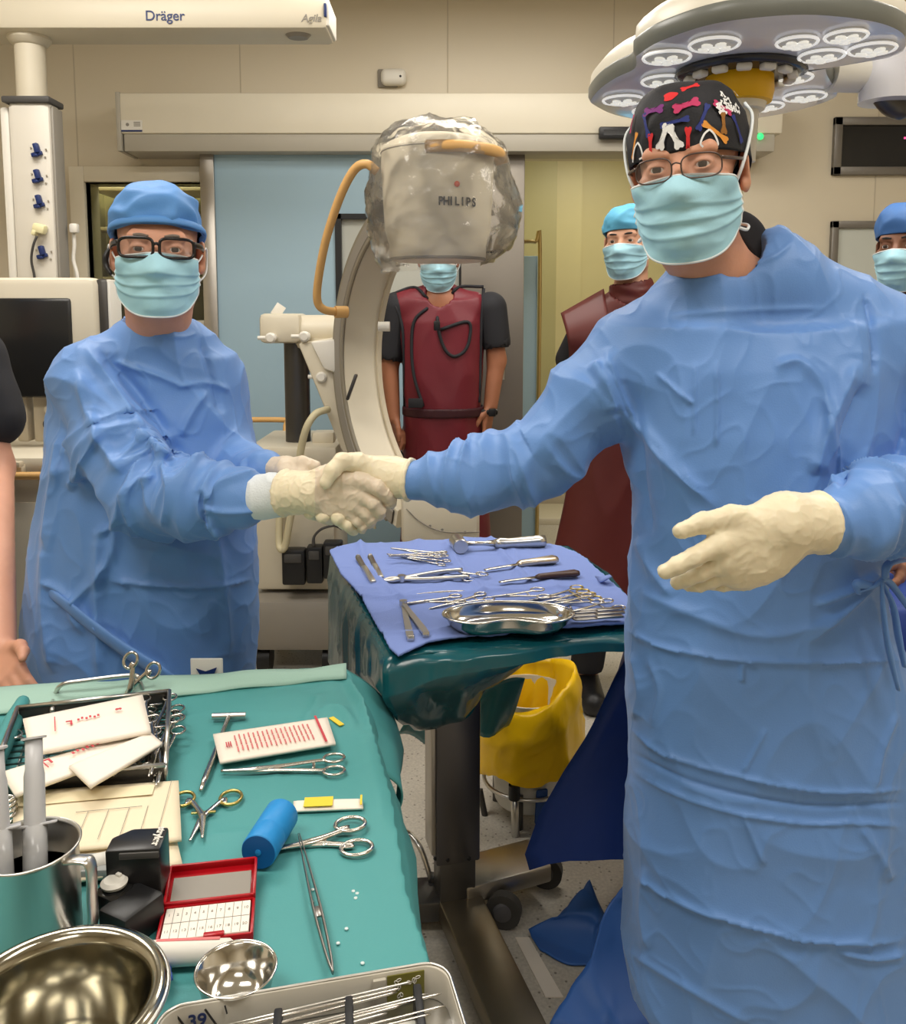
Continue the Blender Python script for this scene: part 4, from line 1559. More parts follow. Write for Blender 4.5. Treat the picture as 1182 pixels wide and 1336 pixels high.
def bodyR_sdf(P):
    d = hR.sdf(P)
    d = smin(d, hR.neck(P, W(940, 372, 1.44), .060), .02)
    ch = s_ell(P, W(985, 560, 1.46), (.16, .10, .26))
    for a, b in ((NLp, SLp), (NRp, SRp)):
        ch = smin(ch, s_cap(P, (np.array(a) * .5 + np.array(W(960, 400, 1.45)) * .5), b, .05, .045), .04)
    ch = smin(ch, s_ell(P, (.52, 1.46, .98), (.15, .10, .16)), .05)
    d = smin(d, ch, .03)
    d = smin(d, s_chain(P, [SLp, armR[2], armR[4]], [.045, .038, .026], .02), .02)
    d = smin(d, s_chain(P, armL, [.045, .04, .038, .032, .027, .024], .02), .02)
    d = smin(d, legs_sdf(P, (.44, 1.46, .88), (.62, 1.46, .88), (.43, 1.47, 0), (.66, 1.47, 0)), .04)
    return np.maximum(d, .004 - P[..., 2])


surg_r = body_mesh('person', bodyR_sdf, (-.12, 1.02, 0.0), (1.0, 1.75, 1.84), .016,
                   [((.26, 1.2, 1.42), (.50, 1.55, 1.82), .0022)], M['skin_a'],
                   'tall surgeon in a blue gown and bone print black cap reaching out a handshake')
eyes(hR, surg_r)
capR = dict(front=.0195, side=.000, back=-.045, top=.125, rx=.0885, ry=.108, box=.42, bulge=.03)
cap_r = surgical_cap(hR, surg_r, capR, M['capblack'], 1)


# the printed bones lie on the cap surface as cloth patches
def bone_outline(L, w, k=.9):
    s = []
    for t in np.linspace(0, 1, 7)[1:-1]:
        s.append((-L / 2 + L * t, w * (.5 + .12 * abs(2 * t - 1))))
    e1 = [(L / 2 + w * (.1 + .75 * math.sin(q)), w * .62 + w * .55 * -math.cos(q)) for q in np.linspace(0.3, 2.6, 6)]
    top = s + [(L / 2 + .2 * w, w * 1.15 * k), (L / 2 + .8 * w, w * 1.0 * k), (L / 2 + 1.0 * w, w * .5), (L / 2 + .7 * w, 0)]
    bot = [(x, -y) for x, y in reversed(top[:-1])]
    right = [p for p in top + bot if True]
    half = top[len(s):] + [(x, -y) for x, y in reversed(top[len(s):-1])]
    left = [(-x, -y) for x, y in half]
    up = [(x, y) for x, y in s]
    dn = [(x, -y) for x, y in reversed(s)]
    return up + half + dn + left


def cap_patch(poly, az, t, rot, pr, h, sc=1.0, lift=.0026):
    """2-D outline (metres) laid on the cap about (az, t)"""
    c, s_ = math.cos(rot), math.sin(rot)
    P0 = cap_point(np.array([[az]]), np.array([[t]]), pr)[0, 0]
    Pa = cap_point(np.array([[az + .01]]), np.array([[t]]), pr)[0, 0]
    Pt = cap_point(np.array([[az]]), np.array([[t + .01]]), pr)[0, 0]
    ka, kt = np.linalg.norm(Pa - P0) / .01, np.linalg.norm(Pt - P0) / .01
    ctr = np.array([[0.0, 0.0]])
    pts = np.array(poly) * sc
    mid = pts * .5
    allp = np.concatenate([pts, mid, ctr])
    rx = allp[:, 0] * c - allp[:, 1] * s_
    ry = allp[:, 0] * s_ + allp[:, 1] * c
    A = az + rx / ka
    Tt = np.clip(t + ry / kt, .02, .97)
    V = cap_point(A[:, None], Tt[:, None], pr)[:, 0]
    n = V - np.array([0, .012, .03])
    n /= np.linalg.norm(n, axis=1)[:, None]
    V = V + n * lift
    k = len(pts)
    f = [(i, (i + 1) % k, k + (i + 1) % k, k + i) for i in range(k)] + [(k + i, k + (i + 1) % k, 2 * k) for i in range(k)]
    return h.world(V), f


inks = {'red': srgb(214, 40, 44), 'white': srgb(236, 236, 236), 'orange': srgb(226, 150, 60), 'purple': srgb(120, 40, 120), 'pink': srgb(190, 50, 100), 'navy': srgb(36, 48, 120), 'brown': srgb(150, 100, 40)}
cap_inks = {k: mat('print_' + k, v, .7) for k, v in inks.items()}
prints = []
bone = bone_outline(.030, .0075)
long_bone = bone_outline(.036, .0050)
big = bone_outline(.030, .0095)
rib = [(.012 * math.cos(a) + .0, .022 * math.sin(a)) for a in np.linspace(0, 2 * PI, 20, endpoint=False)]


def arch(w, hgt, th):
    o = [(w * math.cos(a), hgt * math.sin(a)) for a in np.linspace(0, PI, 12)]
    i = [((w - th) * math.cos(a), (hgt - th * 1.6) * math.sin(a)) for a in np.linspace(PI, 0, 12)]
    return o + i


def cap_strip(line, th, col, pr, h, lift=.0028):
    """a narrow printed line given as (az, t) points"""
    ln = smooth_path([(a, t, 0) for a, t in line], 5)[:, :2]
    V = cap_point(ln[:, :1], ln[:, 1:2], pr)[:, 0]
    n = V - np.array([0, .012, .03])
    n /= np.linalg.norm(n, axis=1)[:, None]
    tg = np.gradient(V, axis=0)
    tg /= np.linalg.norm(tg, axis=1)[:, None] + 1e-9
    sd = np.cross(n, tg)
    A, B = V + n * lift + sd * th / 2, V + n * lift - sd * th / 2
    k = len(V)
    prints.append((col, MB(True).add(h.world(np.concatenate([A, B])), [(i, i + 1, k + i + 1, k + i) for i in range(k - 1)])))


_ag = np.linspace(-1.6, 1.6, 260)
_tg = np.linspace(.02, .97, 150)
_cg = cap_point(_ag[:, None] + 0 * _tg[None], _tg[None] + 0 * _ag[:, None], capR)
_cw = hR.world(_cg.reshape(-1, 3))
_cp = project(_cw).reshape(260, 150, 2)
_front = ((hR.world(_cg.reshape(-1, 3) * 1.01) - _cw) @ np.array([-.26, -.95, -.15]) > 0).reshape(260, 150)


def on_cap(px, py):
    d = ((_cp - np.array([px, py])) ** 2).sum(-1) + np.where(_front, 0, 1e6)
    i, j = np.unravel_index(np.argmin(d), d.shape)
    return _ag[i], _tg[j]


def stamp(col, poly, az, t, rot, sc=1.0):
    v, f = cap_patch(poly, az, t, rot, capR, hR, sc)
    prints.append((col, MB(True).add(v, f)))


def stamp_px(col, poly, px, py, rot, sc=1.0):
    stamp(col, poly, *on_cap(px, py), rot, sc)


stamp_px('purple', big, 853, 145, -.05, .72)
stamp_px('pink', big, 896, 138, .25, .78)
stamp_px('red', [(.014 * math.cos(a) * (1 + .25 * math.cos(3 * a)), .011 * math.sin(a)) for a in np.linspace(0, 2 * PI, 18, endpoint=False)], 874, 127, .2, .7)
stamp_px('red', bone, 900, 115, .3, .6)
stamp_px('pink', bone, 942, 141, -.5, .75)
stamp_px('navy', long_bone, 917, 153, 1.1, .9)
stamp_px('navy', long_bone, 880, 160, .1, .9)
stamp_px('navy', long_bone, 843, 163, 1.9, .85)
stamp_px('navy', long_bone, 961, 168, 2.0, .9)
stamp_px('orange', long_bone, 933, 172, -.6, 1.0)
stamp_px('brown', bone, 943, 160, 1.5, .75)
stamp_px('orange', long_bone, 829, 190, 1.1, .85)
stamp_px('pink', long_bone, 826, 162, 1.5, .6)
stamp_px('red', long_bone, 850, 195, 1.5, .95)
stamp_px('red', long_bone, 898, 187, 1.5, .95)
for s in (-1, 1):                                   # white pair of bones meeting at the top
    stamp_px('white', bone_outline(.026, .0075), 873 + s * 7, 179, 1.57 + s * .42, .9)
for cx, cy, hw in ((925, 184, 11), (834, 201, 6)):  # white pointed loops near the brim
    for s in (-1, 1):
        cap_strip([on_cap(cx + s * hw * q, cy + dy) for q, dy in ((.75, 14), (1, 3), (.6, -8), (0, -15))], .0028, 'white', capR, hR)
hand_from = len(prints)
for k in range(26):                                 # scatter of white hand bones high on the side
    rng = random.Random(k)
    stamp_px('white', bone_outline(.008, .003), 951 + rng.uniform(-18, 12), 134 + rng.uniform(-13, 14), rng.uniform(0, 3), .75)
hand = MB(True)
for k, (col, mb) in enumerate(prints):
    if k < hand_from:
        obj('bone_print', mb, cap_inks[col], cap_r)['label'] = col + ' bone printed on the black cap'
    else:
        v_, f_, _ = mb.arrays()
        hand.add(v_, f_)
hp = obj('hand_bone_print', hand, cap_inks['white'], cap_r)
hp['label'] = 'cluster of small white hand bones printed on the cap'
hp['kind'] = 'stuff'
glasses(hR, surg_r, mat('fine_wire_frame', (0.12, 0.09, 0.08), 0.3, 0.7), w=.0265, hh=.0165, tr=.0012, full=True, dz=-.004, y0=-.118, sq=3.0)
face_mask(hR, surg_r, zt=(-.014, -.026), zb=(-.136, -.092), wid=1.16, straps='tie', seed=1)
# cropped hair below the cap
hair = MB(True)

def hair_sdf(P):
    Q = hR.local(P)
    d = head_sdf(Q)
    sh = np.abs(d - .001) - .0025
    sh = smax(sh, Q[..., 2] - .015, .004)
    sh = smax(sh, -(Q[..., 2] + .055), .004)
    return smax(sh, -(Q[..., 1] - .035), .004)


obj('hair', surface(hair_sdf, axes_grid(hR.c - .11, hR.c + .11, .0035)), M['hair_grey'], surg_r)
# dark undershirt collar at the nape
def shirt_sdf(P):
    d = s_cap(P, W(962, 358, 1.455), W(952, 322, 1.45), .068, .060)
    d = np.maximum(d, -(s_cap(P, W(940, 372, 1.44), hR.world((0, .032, -.09)), .0625, .060)))
    d = smax(d, -(P[..., 1] - 1.425), .005)
    return d


obj('undershirt', surface(shirt_sdf, axes_grid((.28, 1.3, 1.42), (.62, 1.56, 1.60), .005)), M['black_cloth'], surg_r)

V, F = surface(gownR_sdf, axes_grid((-.10, 1.02, .26), (1.02, 1.72, 1.62), .0060))
V, F = subdivide(relax(V, F, 2, .5), F)
V = relax(V, F, 2, .5)
N = vnormals(V, F)
V = gown_folds(V, N, 11, 1.0, 1.0, (armR[-1], armL[-1]))
N = vnormals(V, F)
# ring-like bunching on the sleeves
for arm, rr, fr, sd in ((armR, .085, 26, 3), (armL, .085, 26, 8)):
    dd, tt, _ = poly_dist(V, np.array(arm))
    m = np.clip((.095 - dd) / .02, 0, 1) * np.clip((tt - .12) * 6, 0, 1) * np.clip((1.02 - tt) * 9, 0, 1)
    w = ridged(np.stack([tt * 2.0 + vnoise(V, 9, sd) * .10, V[:, 0] * .9, V[:, 2] * .9 + V[:, 1]], -1), (5.5, 3.2, 3.2), sd) ** 2
    V += N * ((w - .25) * .012 * m)[:, None]
N = vnormals(V, F)
# pressed fold lines and drag folds seen on the cloth
for pix, wd, am, st in [
        ([(815, 822), (870, 846), (960, 862), (1060, 866), (1182, 862)], .006, .0055, .004),
        ([(820, 950), (870, 985), (960, 1012), (1050, 1030), (1125, 1033), (1182, 1030)], .005, .0055, .003),
        ([(822, 980), (880, 1012), (965, 1037), (1060, 1052), (1130, 1050), (1182, 1048)], .004, -.0050, 0),
        ([(824, 1006), (890, 1038), (970, 1062), (1060, 1074), (1120, 1072), (1182, 1078)], .005, .0050, -.003),
        ([(826, 1140), (880, 1172), (950, 1200), (1030, 1222), (1100, 1230), (1182, 1228)], .006, .0065, .004),
        ([(1090, 1240), (1140, 1250), (1182, 1244)], .006, .007, 0),
        ([(1140, 1032), (1150, 980), (1170, 930)], .006, .006, 0),
        ([(1118, 1074), (1150, 1120), (1162, 1150)], .007, .006, 0),
        ([(968, 1060), (985, 1100), (998, 1130)], .004, .004, 0),
        ([(968, 1010), (985, 980), (1000, 950)], .004, .004, 0),
        ([(968, 866), (968, 890)], .004, .005, 0),
        ([(818, 1240), (900, 1290), (980, 1336)], .007, .005, 0),
        ([(792, 452), (812, 520), (860, 590), (935, 664)], .011, .013, 0),
        ([(800, 470), (830, 560), (838, 640), (850, 700)], .010, -.009, 0),
        ([(776, 470), (790, 500), (800, 540)], .010, .012, 0),
        ([(855, 486), (885, 512), (905, 528)], .004, .005, 0),
        ([(935, 470), (936, 540), (934, 585)], .003, .0045, 0),
        ([(908, 470), (906, 530), (905, 570)], .003, .0035, 0),
        ([(870, 414), (930, 408), (1000, 404), (1080, 402)], .005, .003, 0),
        ([(1062, 620), (1080, 560), (1120, 470)], .012, .012, 0),
        ([(1095, 640), (1100, 570), (1130, 500)], .010, -.011, 0),
        ([(1078, 520), (1090, 590), (1092, 640)], .007, .008, 0),
        ([(1128, 380), (1140, 440), (1142, 490)], .005, -.006, .002),
        ([(1010, 480), (1040, 472), (1070, 500), (1080, 540)], .009, .008, 0),
        ([(832, 700), (850, 740), (880, 780)], .010, .008, 0),
        ([(830, 770), (900, 800), (1000, 830), (1120, 800)], .010, .006, 0),
        ([(1060, 790), (1110, 770), (1150, 745)], .006, .010, 0),
        ([(1050, 840), (1100, 800), (1150, 752)], .006, .008, 0),
        ([(825, 850), (835, 900), (828, 940)], .007, .006, 0),
        ([(845, 855), (860, 900), (850, 950)], .006, .004, 0),
        ([(846, 1240), (838, 1190), (842, 1130)], .007, .006, 0),
        ([(1040, 310), (1000, 340), (905, 366), (866, 352)], .004, .003, 0)]:
    V = crease(V, N, pix, 1.27 if pix[0][1] > 600 else 1.32, wd, am, st)
gown_r = obj('surgical_gown', (V, F), M['gown'], surg_r)
# waist ties at the hip
mb = MB(True)
for pts in ([(1118, 772, 1.285), (1140, 765, 1.275), (1158, 758, 1.28), (1190, 800, 1.30)], [(1150, 758, 1.275), (1165, 790, 1.28), (1172, 830, 1.28), (1180, 870, 1.28)],
            [(1153, 756, 1.27), (1160, 735, 1.28), (1185, 730, 1.32)], [(1150, 758, 1.27), (1153, 800, 1.265), (1160, 850, 1.26), (1172, 900, 1.26)], [(1120, 775, 1.285), (1118, 762, 1.28), (1140, 764, 1.275)]):
    mb.tube(smooth_path([W(*p) for p in pts], 6), [.004, .007, .008, .005], 8, squash=(1, .5))
obj('waist_tie', mb, M['gown'], gown_r)


def dress_legs(body, hips, feet, m, mc=None):
    def tr(P):
        d = legs_sdf(P, hips[0], hips[1], feet[0], feet[1], (.092, .070, .062))
        return smax(d, .09 - P[..., 2], .004)

    def sh(P, k):
        ft = feet[k]
        d = s_chain(P, [(ft[0], ft[1] + .035, .048), (ft[0], ft[1] - .16, .036)], [.052, .046], .02)
        return smax(smax(d, .003 - P[..., 2], .004), P[..., 2] - .088, .01)
    h = np.array([hips[0], hips[1], feet[0], feet[1]])
    lo, hi = h.min(0), h.max(0)
    obj('scrub_trousers', surface(tr, axes_grid((lo[0] - .13, lo[1] - .16, .04), (hi[0] + .13, hi[1] + .16, hi[2] + .1), .014)), m, body)
    for k in (0, 1):
        f = np.array(feet[k])
        obj('clog', surface(lambda P: sh(P, k), axes_grid(f - (.08, .24, .03), f + (.08, .12, .12), .009)), mc or M['white'], body)


M['scrubs'] = mat('navy_scrub_cloth', srgb(44, 66, 120), 0.8)
dress_legs(surg_r, ((.44, 1.46, .80), (.62, 1.46, .80)), ((.43, 1.47, 0), (.66, 1.47, 0)), M['scrubs'])


# gloves
def wrinkle_glove(V, F, seed, amt=1.0):
    N = vnormals(V, F)
    w = (ridged(V, (45, 45, 45), seed) ** 3) * .0011 + (ridged(V, (90, 90, 90), seed + 1) ** 4) * .0006 + vnoise(V, 25, seed + 2) * .0006
    return V + N * (w * amt)[:, None]


def cuff_sdf(P, a, b, ra, rb, rim=.0035):
    d = s_cap(P, a, b, ra, rb)
    ax = (np.array(b) - np.array(a)) / np.linalg.norm(np.array(b) - np.array(a))
    e = (P - np.array(b, np.float32)) @ ax.astype(np.float32)
    d = smax(d, e, .003)
    tor = np.sqrt((np.sqrt(np.maximum(((P - np.array(b, np.float32)) ** 2).sum(-1) - e ** 2, 0)) - rb) ** 2 + (e + .003) ** 2) - rim
    return smin(d, tor, .003)


YG = 1.115
thumbL = [W(1010, 682, YG + .01), W(955, 674, YG - .005), W(916, 682, YG - .008), W(888, 693, YG - .008)]
fingL = [([W(940, 710, YG - .012), W(905, 727, YG - .018), W(884, 738, YG - .016), W(868, 746, YG - .012)], [.0135, .0122, .0112, .0098]),
         ([W(946, 732, YG - .006), W(914, 747, YG - .004), W(896, 755, YG + .002), W(884, 760, YG + .008)], [.013, .0118, .0108, .0096]),
         ([W(954, 746, YG + .004), W(926, 757, YG + .010), W(910, 763, YG + .018), W(899, 767, YG + .026)], [.0125, .0112, .0104, .0092]),
         ([W(966, 755, YG + .014), W(942, 763, YG + .022), W(928, 766, YG + .028), W(918, 768, YG + .034)], [.0115, .010, .009, .008])]
wristL = W(1050, 682, 1.135)


def gloveL_sdf(P):
    d = cuff_sdf(P, W(1020, 684, 1.125), W(1071, 682, 1.148), .040, .039)
    for (pts, rs), w0 in zip(fingL, ((1030, 668), (1030, 684), (1028, 700), (1022, 712))):
        d = smin(d, s_chain(P, [W(*w0, 1.125), pts[0]], [.021, .0145], .01), .016)
    d = smin(d, s_ell(P, W(985, 718, 1.122), (.052, .022, .044)), .02)
    fs = None
    for pts, rs in fingL:
        f = s_chain(P, pts, rs, .003)
        fs = f if fs is None else smin(fs, f, .0028)
    d = smin(d, fs, .006)
    d = smin(d, s_chain(P, thumbL, [.020, .0145, .0125, .0100], .006), .013)
    return d


lo, hi = W(855, 775, 1.06) - .02, W(1080, 640, 1.2) + .02
V, F = surface(gloveL_sdf, axes_grid((lo[0], 1.05, lo[2]), (hi[0], 1.21, hi[2]), .0022))
V = wrinkle_glove(relax(V, F, 1, .4), F, 31)
obj('glove', (V, F), M['glove'], surg_r)
# the hand in the handshake (palm towards the camera, thumb over the top)
YS = 1.475
RfT = [W(492, 617, YS + .01), W(466, 605, YS - .002), W(446, 602, YS - .020), W(434, 614, YS - .032), W(425, 630, YS - .038)]
RfF = [([W(466, 640, YS + .045), W(448, 662, YS + .040), W(431, 675, YS + .018), W(421, 673, YS - .012)], [.0135, .0125, .0122, .0116]),
       ([W(476, 645, YS + .042), W(464, 670, YS + .036), W(449, 681, YS + .014), W(441, 676, YS - .014)], [.0135, .0125, .0122, .0116]),
       ([W(486, 650, YS + .038), W(474, 675, YS + .032), W(461, 690, YS + .012), W(453, 685, YS - .010)], [.0125, .0115, .0110, .0098]),
       ([W(458, 634, YS + .047), W(432, 655, YS + .045), W(413, 671, YS + .026), W(404, 670, YS + .002)], [.013, .0120, .0110, .0100])]


def gloveRh_sdf(P):
    d = cuff_sdf(P, W(500, 622, YS + .014), W(537, 626, 1.472), .031, .0335)
    d = smin(d, s_chain(P, [W(508, 622, YS + .016), W(480, 622, YS + .034), W(460, 632, YS + .045)], [.031, .028, .022], .02), .02)
    for pts, rs in RfF:
        d = smin(d, s_chain(P, pts, rs, .004), .006)
    d = smin(d, s_chain(P, RfT, [.024, .0175, .0135, .0122, .0105], .008), .014)
    return d


lo, hi = W(395, 705, YS) - .015, W(540, 590, YS) + .015
V, F = surface(gloveRh_sdf, axes_grid((lo[0], 1.40, lo[2]), (hi[0], 1.57, hi[2]), .0020))
V = wrinkle_glove(relax(V, F, 1, .4), F, 41)
obj('glove', (V, F), M['glove'], surg_r)


# ------------------------------------------------------------------ surgeon on the left
Y2 = 1.80
hL = Head(W(206, 329, 1.70), yaw=math.radians(17), roll=math.radians(1), pitch=math.radians(0), s=.985)
LN1, LS1, LN2, LS2 = W(186, 462, Y2), W(122, 492, 1.745), W(236, 470, Y2 + .02), W(264, 501, 1.86)
rowsL = [(470, 96, 296, .10), (500, 80, 306, .125), (540, 74, 315, .145), (600, 70, 322, .16), (660, 62, 328, .165), (720, 52, 333, .17), (790, 42, 333, .172),
         (860, 34, 328, .172), (900, 30, 325, .172), (1000, 24, 330, .175), (1150, 16, 335, .18)]
ringsL = px_rings(rowsL, Y2 + .02)
armLR = [LS1, W(150, 575, 1.69), W(197, 643, 1.62), W(262, 651, 1.56), W(313, 650, 1.535)]
armLL = [LS2, W(288, 590, 1.80), W(318, 622, 1.72), W(344, 615, 1.64)]


def gownL_sdf(P):
    d = s_loft(P, ringsL)
    d = smin(d, s_chain(P, [LS1, LN1, LN2, LS2], [.078, .076, .076, .078], .03), .05)
    d = smin(d, s_cap(P, W(205, 478, 1.79), W(207, 446, 1.775), .094, .080), .03)
    d = smin(d, s_chain(P, armLR, [.080, .078, .074, .064, .055], .02), .012)
    d = smin(d, s_chain(P, armLL, [.072, .056, .048, .042], .02), .02)
    hole = s_cap(P, W(206, 402, 1.775), W(206, 310, 1.73), .066, .074)
    return smax(d, -hole, .006)


def bodyL_sdf(P):
    d = hL.sdf(P)
    d = smin(d, hL.neck(P, W(206, 452, 1.79), .061), .02)
    ch = s_ell(P, W(195, 590, Y2 + .03), (.155, .10, .26))
    for a, b in ((LN1, LS1), (LN2, LS2)):
        ch = smin(ch, s_cap(P, np.array(a) * .5 + np.array(W(208, 470, 1.8)) * .5, b, .05, .045), .04)
    ch = smin(ch, s_ell(P, W(190, 740, Y2 + .03), (.15, .10, .2)), .05)
    d = smin(d, ch, .03)
    d = smin(d, s_chain(P, [LS1, armLR[2], armLR[4]], [.045, .038, .026], .02), .02)
    d = smin(d, s_cap(P, armLR[4], W(385, 645, 1.49), .026, .024), .02)
    d = smin(d, s_chain(P, armLL, [.045, .034, .026, .020], .02), .02)
    x = W(185, 700, Y2)[0]
    d = smin(d, legs_sdf(P, (x - .09, 1.83, .9), (x + .09, 1.83, .9), (x - .10, 1.86, 0), (x + .10, 1.86, 0)), .04)
    return np.maximum(d, .004 - P[..., 2])


surg_l = body_mesh('person', bodyL_sdf, (-.95, 1.44, 0.0), (-.28, 2.05, 1.72), .016,
                   [((-.70, 1.56, 1.30), (-.46, 1.86, 1.72), .0026)], M['skin_a'],
                   'surgeon in a blue gown, plain blue cap and black framed glasses shaking hands')
xl_ = W(185, 700, Y2)[0]
dress_legs(surg_l, ((xl_ - .09, 1.84, .80), (xl_ + .09, 1.84, .80)), ((xl_ - .10, 1.86, 0), (xl_ + .10, 1.86, 0)), M['scrubs'])
eyes(hL, surg_l)
brows(hL, surg_l, M['hair_grey'])
capL = dict(front=.044, side=.016, back=-.02, top=.130, rx=.083, ry=.103, box=.62, bulge=.06)
cl = surgical_cap(hL, surg_l, capL, M['capblue'], 4, amp=.009)
mb = MB(True)
azs = np.linspace(-PI, PI, 60)
bp = cap_point(azs[:, None], np.full((60, 1), .07), capL)[:, 0]
mb.tube(hL.world(bp * np.array([1.02, 1.02, 1])), .0045, 8, squash=(1, 1.9))
obj('cap_band', mb, M['capblue'], cl)
M['black_frame'] = mat('black_spectacle_frame', (0.012, 0.01, 0.01), 0.25)
glasses(hL, surg_l, M['black_frame'], w=.0300, hh=.0175, tr=.0028, full=True, dz=.001, y0=-.116, gap=.0355, sq=4.0)
face_mask(hL, surg_l, zt=(-.008, -.022), zb=(-.124, -.082), wid=1.12, straps='ear', seed=2)
# black ear piece and cord
mb = MB(True)
mb.tube(smooth_path([hL.world(p) for p in ((-.086, .0, .004), (-.094, -.004, -.012), (-.093, -.006, -.03), (-.084, -.02, -.045))], 6), [.004, .006, .006, .003], 8)
obj('ear_piece', mb, M['black'], surg_l)


def hairL_sdf(P):
    Q = hL.local(P)
    sh = np.abs(head_sdf(Q) - .001) - .0025
    sh = smax(sh, Q[..., 2] - .03, .004)
    sh = smax(sh, -(Q[..., 2] + .06), .004)
    return smax(sh, -(Q[..., 1] - .030), .004)


obj('hair', surface(hairL_sdf, axes_grid(hL.c - .11, hL.c + .11, .004)), M['hair_grey'], surg_l)
V, F = surface(gownL_sdf, axes_grid((-.98, 1.44, .26), (-.26, 2.06, 1.46), .0062))
V, F = subdivide(relax(V, F, 2, .5), F)
V = relax(V, F, 2, .5)
N = vnormals(V, F)
V = gown_folds(V, N, 57, 1.0, 1.15, (armLR[-1], armLL[-1]))
N = vnormals(V, F)
dd, tt, _ = poly_dist(V, np.array(armLR))
m = np.clip((.105 - dd) / .02, 0, 1) * np.clip((tt - .1) * 6, 0, 1) * np.clip((1.02 - tt) * 9, 0, 1)
w = ridged(np.stack([tt * 2.0 + vnoise(V, 8, 2) * .12, V[:, 0], V[:, 2] + V[:, 1]], -1), (5.0, 3.2, 3.2), 23) ** 2
V += N * ((w - .25) * .014 * m)[:, None]
N = vnormals(V, F)
for pix, wd, am, st, yy in [
        ([(110, 450), (150, 510), (185, 560), (230, 600)], .012, .013, 0, 1.66),
        ([(128, 452), (175, 505), (215, 560), (236, 600)], .010, -.011, 0, 1.66),
        ([(140, 470), (200, 488), (240, 505)], .008, .008, 0, 1.66),
        ([(100, 480), (125, 560), (160, 620)], .012, .012, 0, 1.64),
        ([(210, 600), (222, 640), (212, 690)], .008, .011, 0, 1.56),
        ([(172, 560), (205, 585), (218, 600)], .010, .014, 0, 1.58),
        ([(150, 690), (165, 640), (205, 620)], .009, .010, 0, 1.56),
        ([(262, 655), (290, 630), (335, 615)], .007, .009, 0, 1.52),
        ([(262, 664), (300, 668), (340, 665)], .006, .007, 0, 1.52),
        ([(260, 640), (268, 690)], .006, -.008, 0, 1.52),
        ([(140, 758), (200, 764), (270, 766), (330, 756)], .006, .006, .003, 1.65),
        ([(280, 690), (290, 760), (298, 860)], .010, .011, 0, 1.65),
        ([(120, 700), (150, 690), (140, 740), (96, 790), (110, 830)], .010, .011, 0, 1.66),
        ([(130, 690), (128, 780), (130, 890)], .012, .012, 0, 1.66),
        ([(60, 700), (58, 800), (70, 880)], .012, .010, 0, 1.72),
        ([(82, 560), (70, 640), (60, 720)], .012, .012, 0, 1.74),
        ([(90, 640), (110, 600), (128, 560)], .010, .012, 0, 1.70),
        ([(262, 440), (275, 490), (290, 540)], .008, -.007, 0, 1.70),
        ([(230, 505), (270, 500), (300, 510)], .006, .006, 0, 1.70),
        ([(235, 570), (250, 540), (270, 510)], .008, .008, 0, 1.66),
        ([(160, 414), (190, 432), (235, 440), (258, 434)], .004, .003, 0, 1.70),
        ([(50, 760), (80, 770), (120, 815), (180, 858), (225, 880)], .009, .010, 0, 1.66)]:
    V = crease(V, N, pix, yy, wd, am, st)
gown_l = obj('surgical_gown', (V, F), M['gown'], surg_l)
mb = MB(True)
pts = [W(50, 764, 1.72), W(75, 780, 1.655), W(118, 815, 1.635), W(160, 846, 1.625), W(205, 874, 1.62), W(230, 892, 1.63)]
mb.tube(smooth_path(pts, 6), [.008, .014, .016, .014], 10, squash=(.35, 1.0))
obj('waist_tie', mb, M['gown'], gown_l)
# white transfer tag hanging at the front of the gown
a, b = W(247, 862, 1.615), W(290, 884, 1.615)
mb = MB()
mb.box(((a[0] + b[0]) / 2, 1.622, a[2] - .028), (b[0] - a[0], .004, .06), .0018)
mb2 = mb
wt_ = obj('gown_tag', mb, M['white'], gown_l)
wt_['label'] = 'white card tag with a dark blue emblem'
mb = MB(False)
c0 = W(270, 880, 1.612)
mb.prism([(-.022, -.014), (-.015, -.002), (-.022, .010), (-.004, .004), (.018, .012), (.013, .0), (.020, -.014)], .0012, c0 + np.array([0, .0055, 0]), FACE_CAM)
obj('emblem', mb, M['navy'], wt_)

# right glove: back of the hand to the camera, fingers round the other hand
YL = 1.465
LF = [([W(470, 627, YL - .006), W(493, 636, YL - .014), W(504, 646, YL - .006), W(509, 655, YL + .006)], [.0140, .0128, .0118, .0108]),
      ([W(470, 645, YL - .004), W(487, 656, YL - .010), W(494, 666, YL - .004), W(494, 672, YL + .008)], [.0138, .0120, .0112, .0102]),
      ([W(464, 658, YL + .0), W(478, 670, YL - .004), W(484, 678, YL + .002), W(483, 683, YL + .012)], [.0128, .0112, .0104, .0096]),
      ([W(455, 667, YL + .006), W(467, 679, YL + .002), W(473, 686, YL + .006), W(472, 690, YL + .014)], [.0118, .0100, .0092, .0084])]


def gloveLr_sdf(P):
    d = cuff_sdf(P, W(409, 643, 1.478), W(370, 643, 1.500), .0365, .0385)
    for (pts, rs), w0 in zip(LF, ((420, 626), (420, 638), (420, 650), (420, 660))):
        d = smin(d, s_chain(P, [W(*w0, YL + .008), pts[0]], [.019, .0145], .01), .010)
    fs = None
    for pts, rs in LF:
        f = s_chain(P, pts, rs, .003)
        fs = f if fs is None else smin(fs, f, .0028)
    d = smin(d, fs, .006)
    d = smin(d, s_chain(P, [W(424, 622, YL + .01), W(448, 612, YL + .012), W(470, 610, YL + .02)], [.018, .0135, .0115], .008), .01)
    return d


lo, hi = W(362, 705, YL) - .015, W(520, 590, YL) + .015
V, F = surface(gloveLr_sdf, axes_grid((lo[0], 1.40, lo[2]), (hi[0], 1.56, hi[2]), .0020))
V = wrinkle_glove(relax(V, F, 1, .4), F, 61, 1.5)
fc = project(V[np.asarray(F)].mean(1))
obj('glove', (V, F), [M['glove_b'], M['glove']], surg_l, idx=(fc[:, 0] < 411).astype(int))


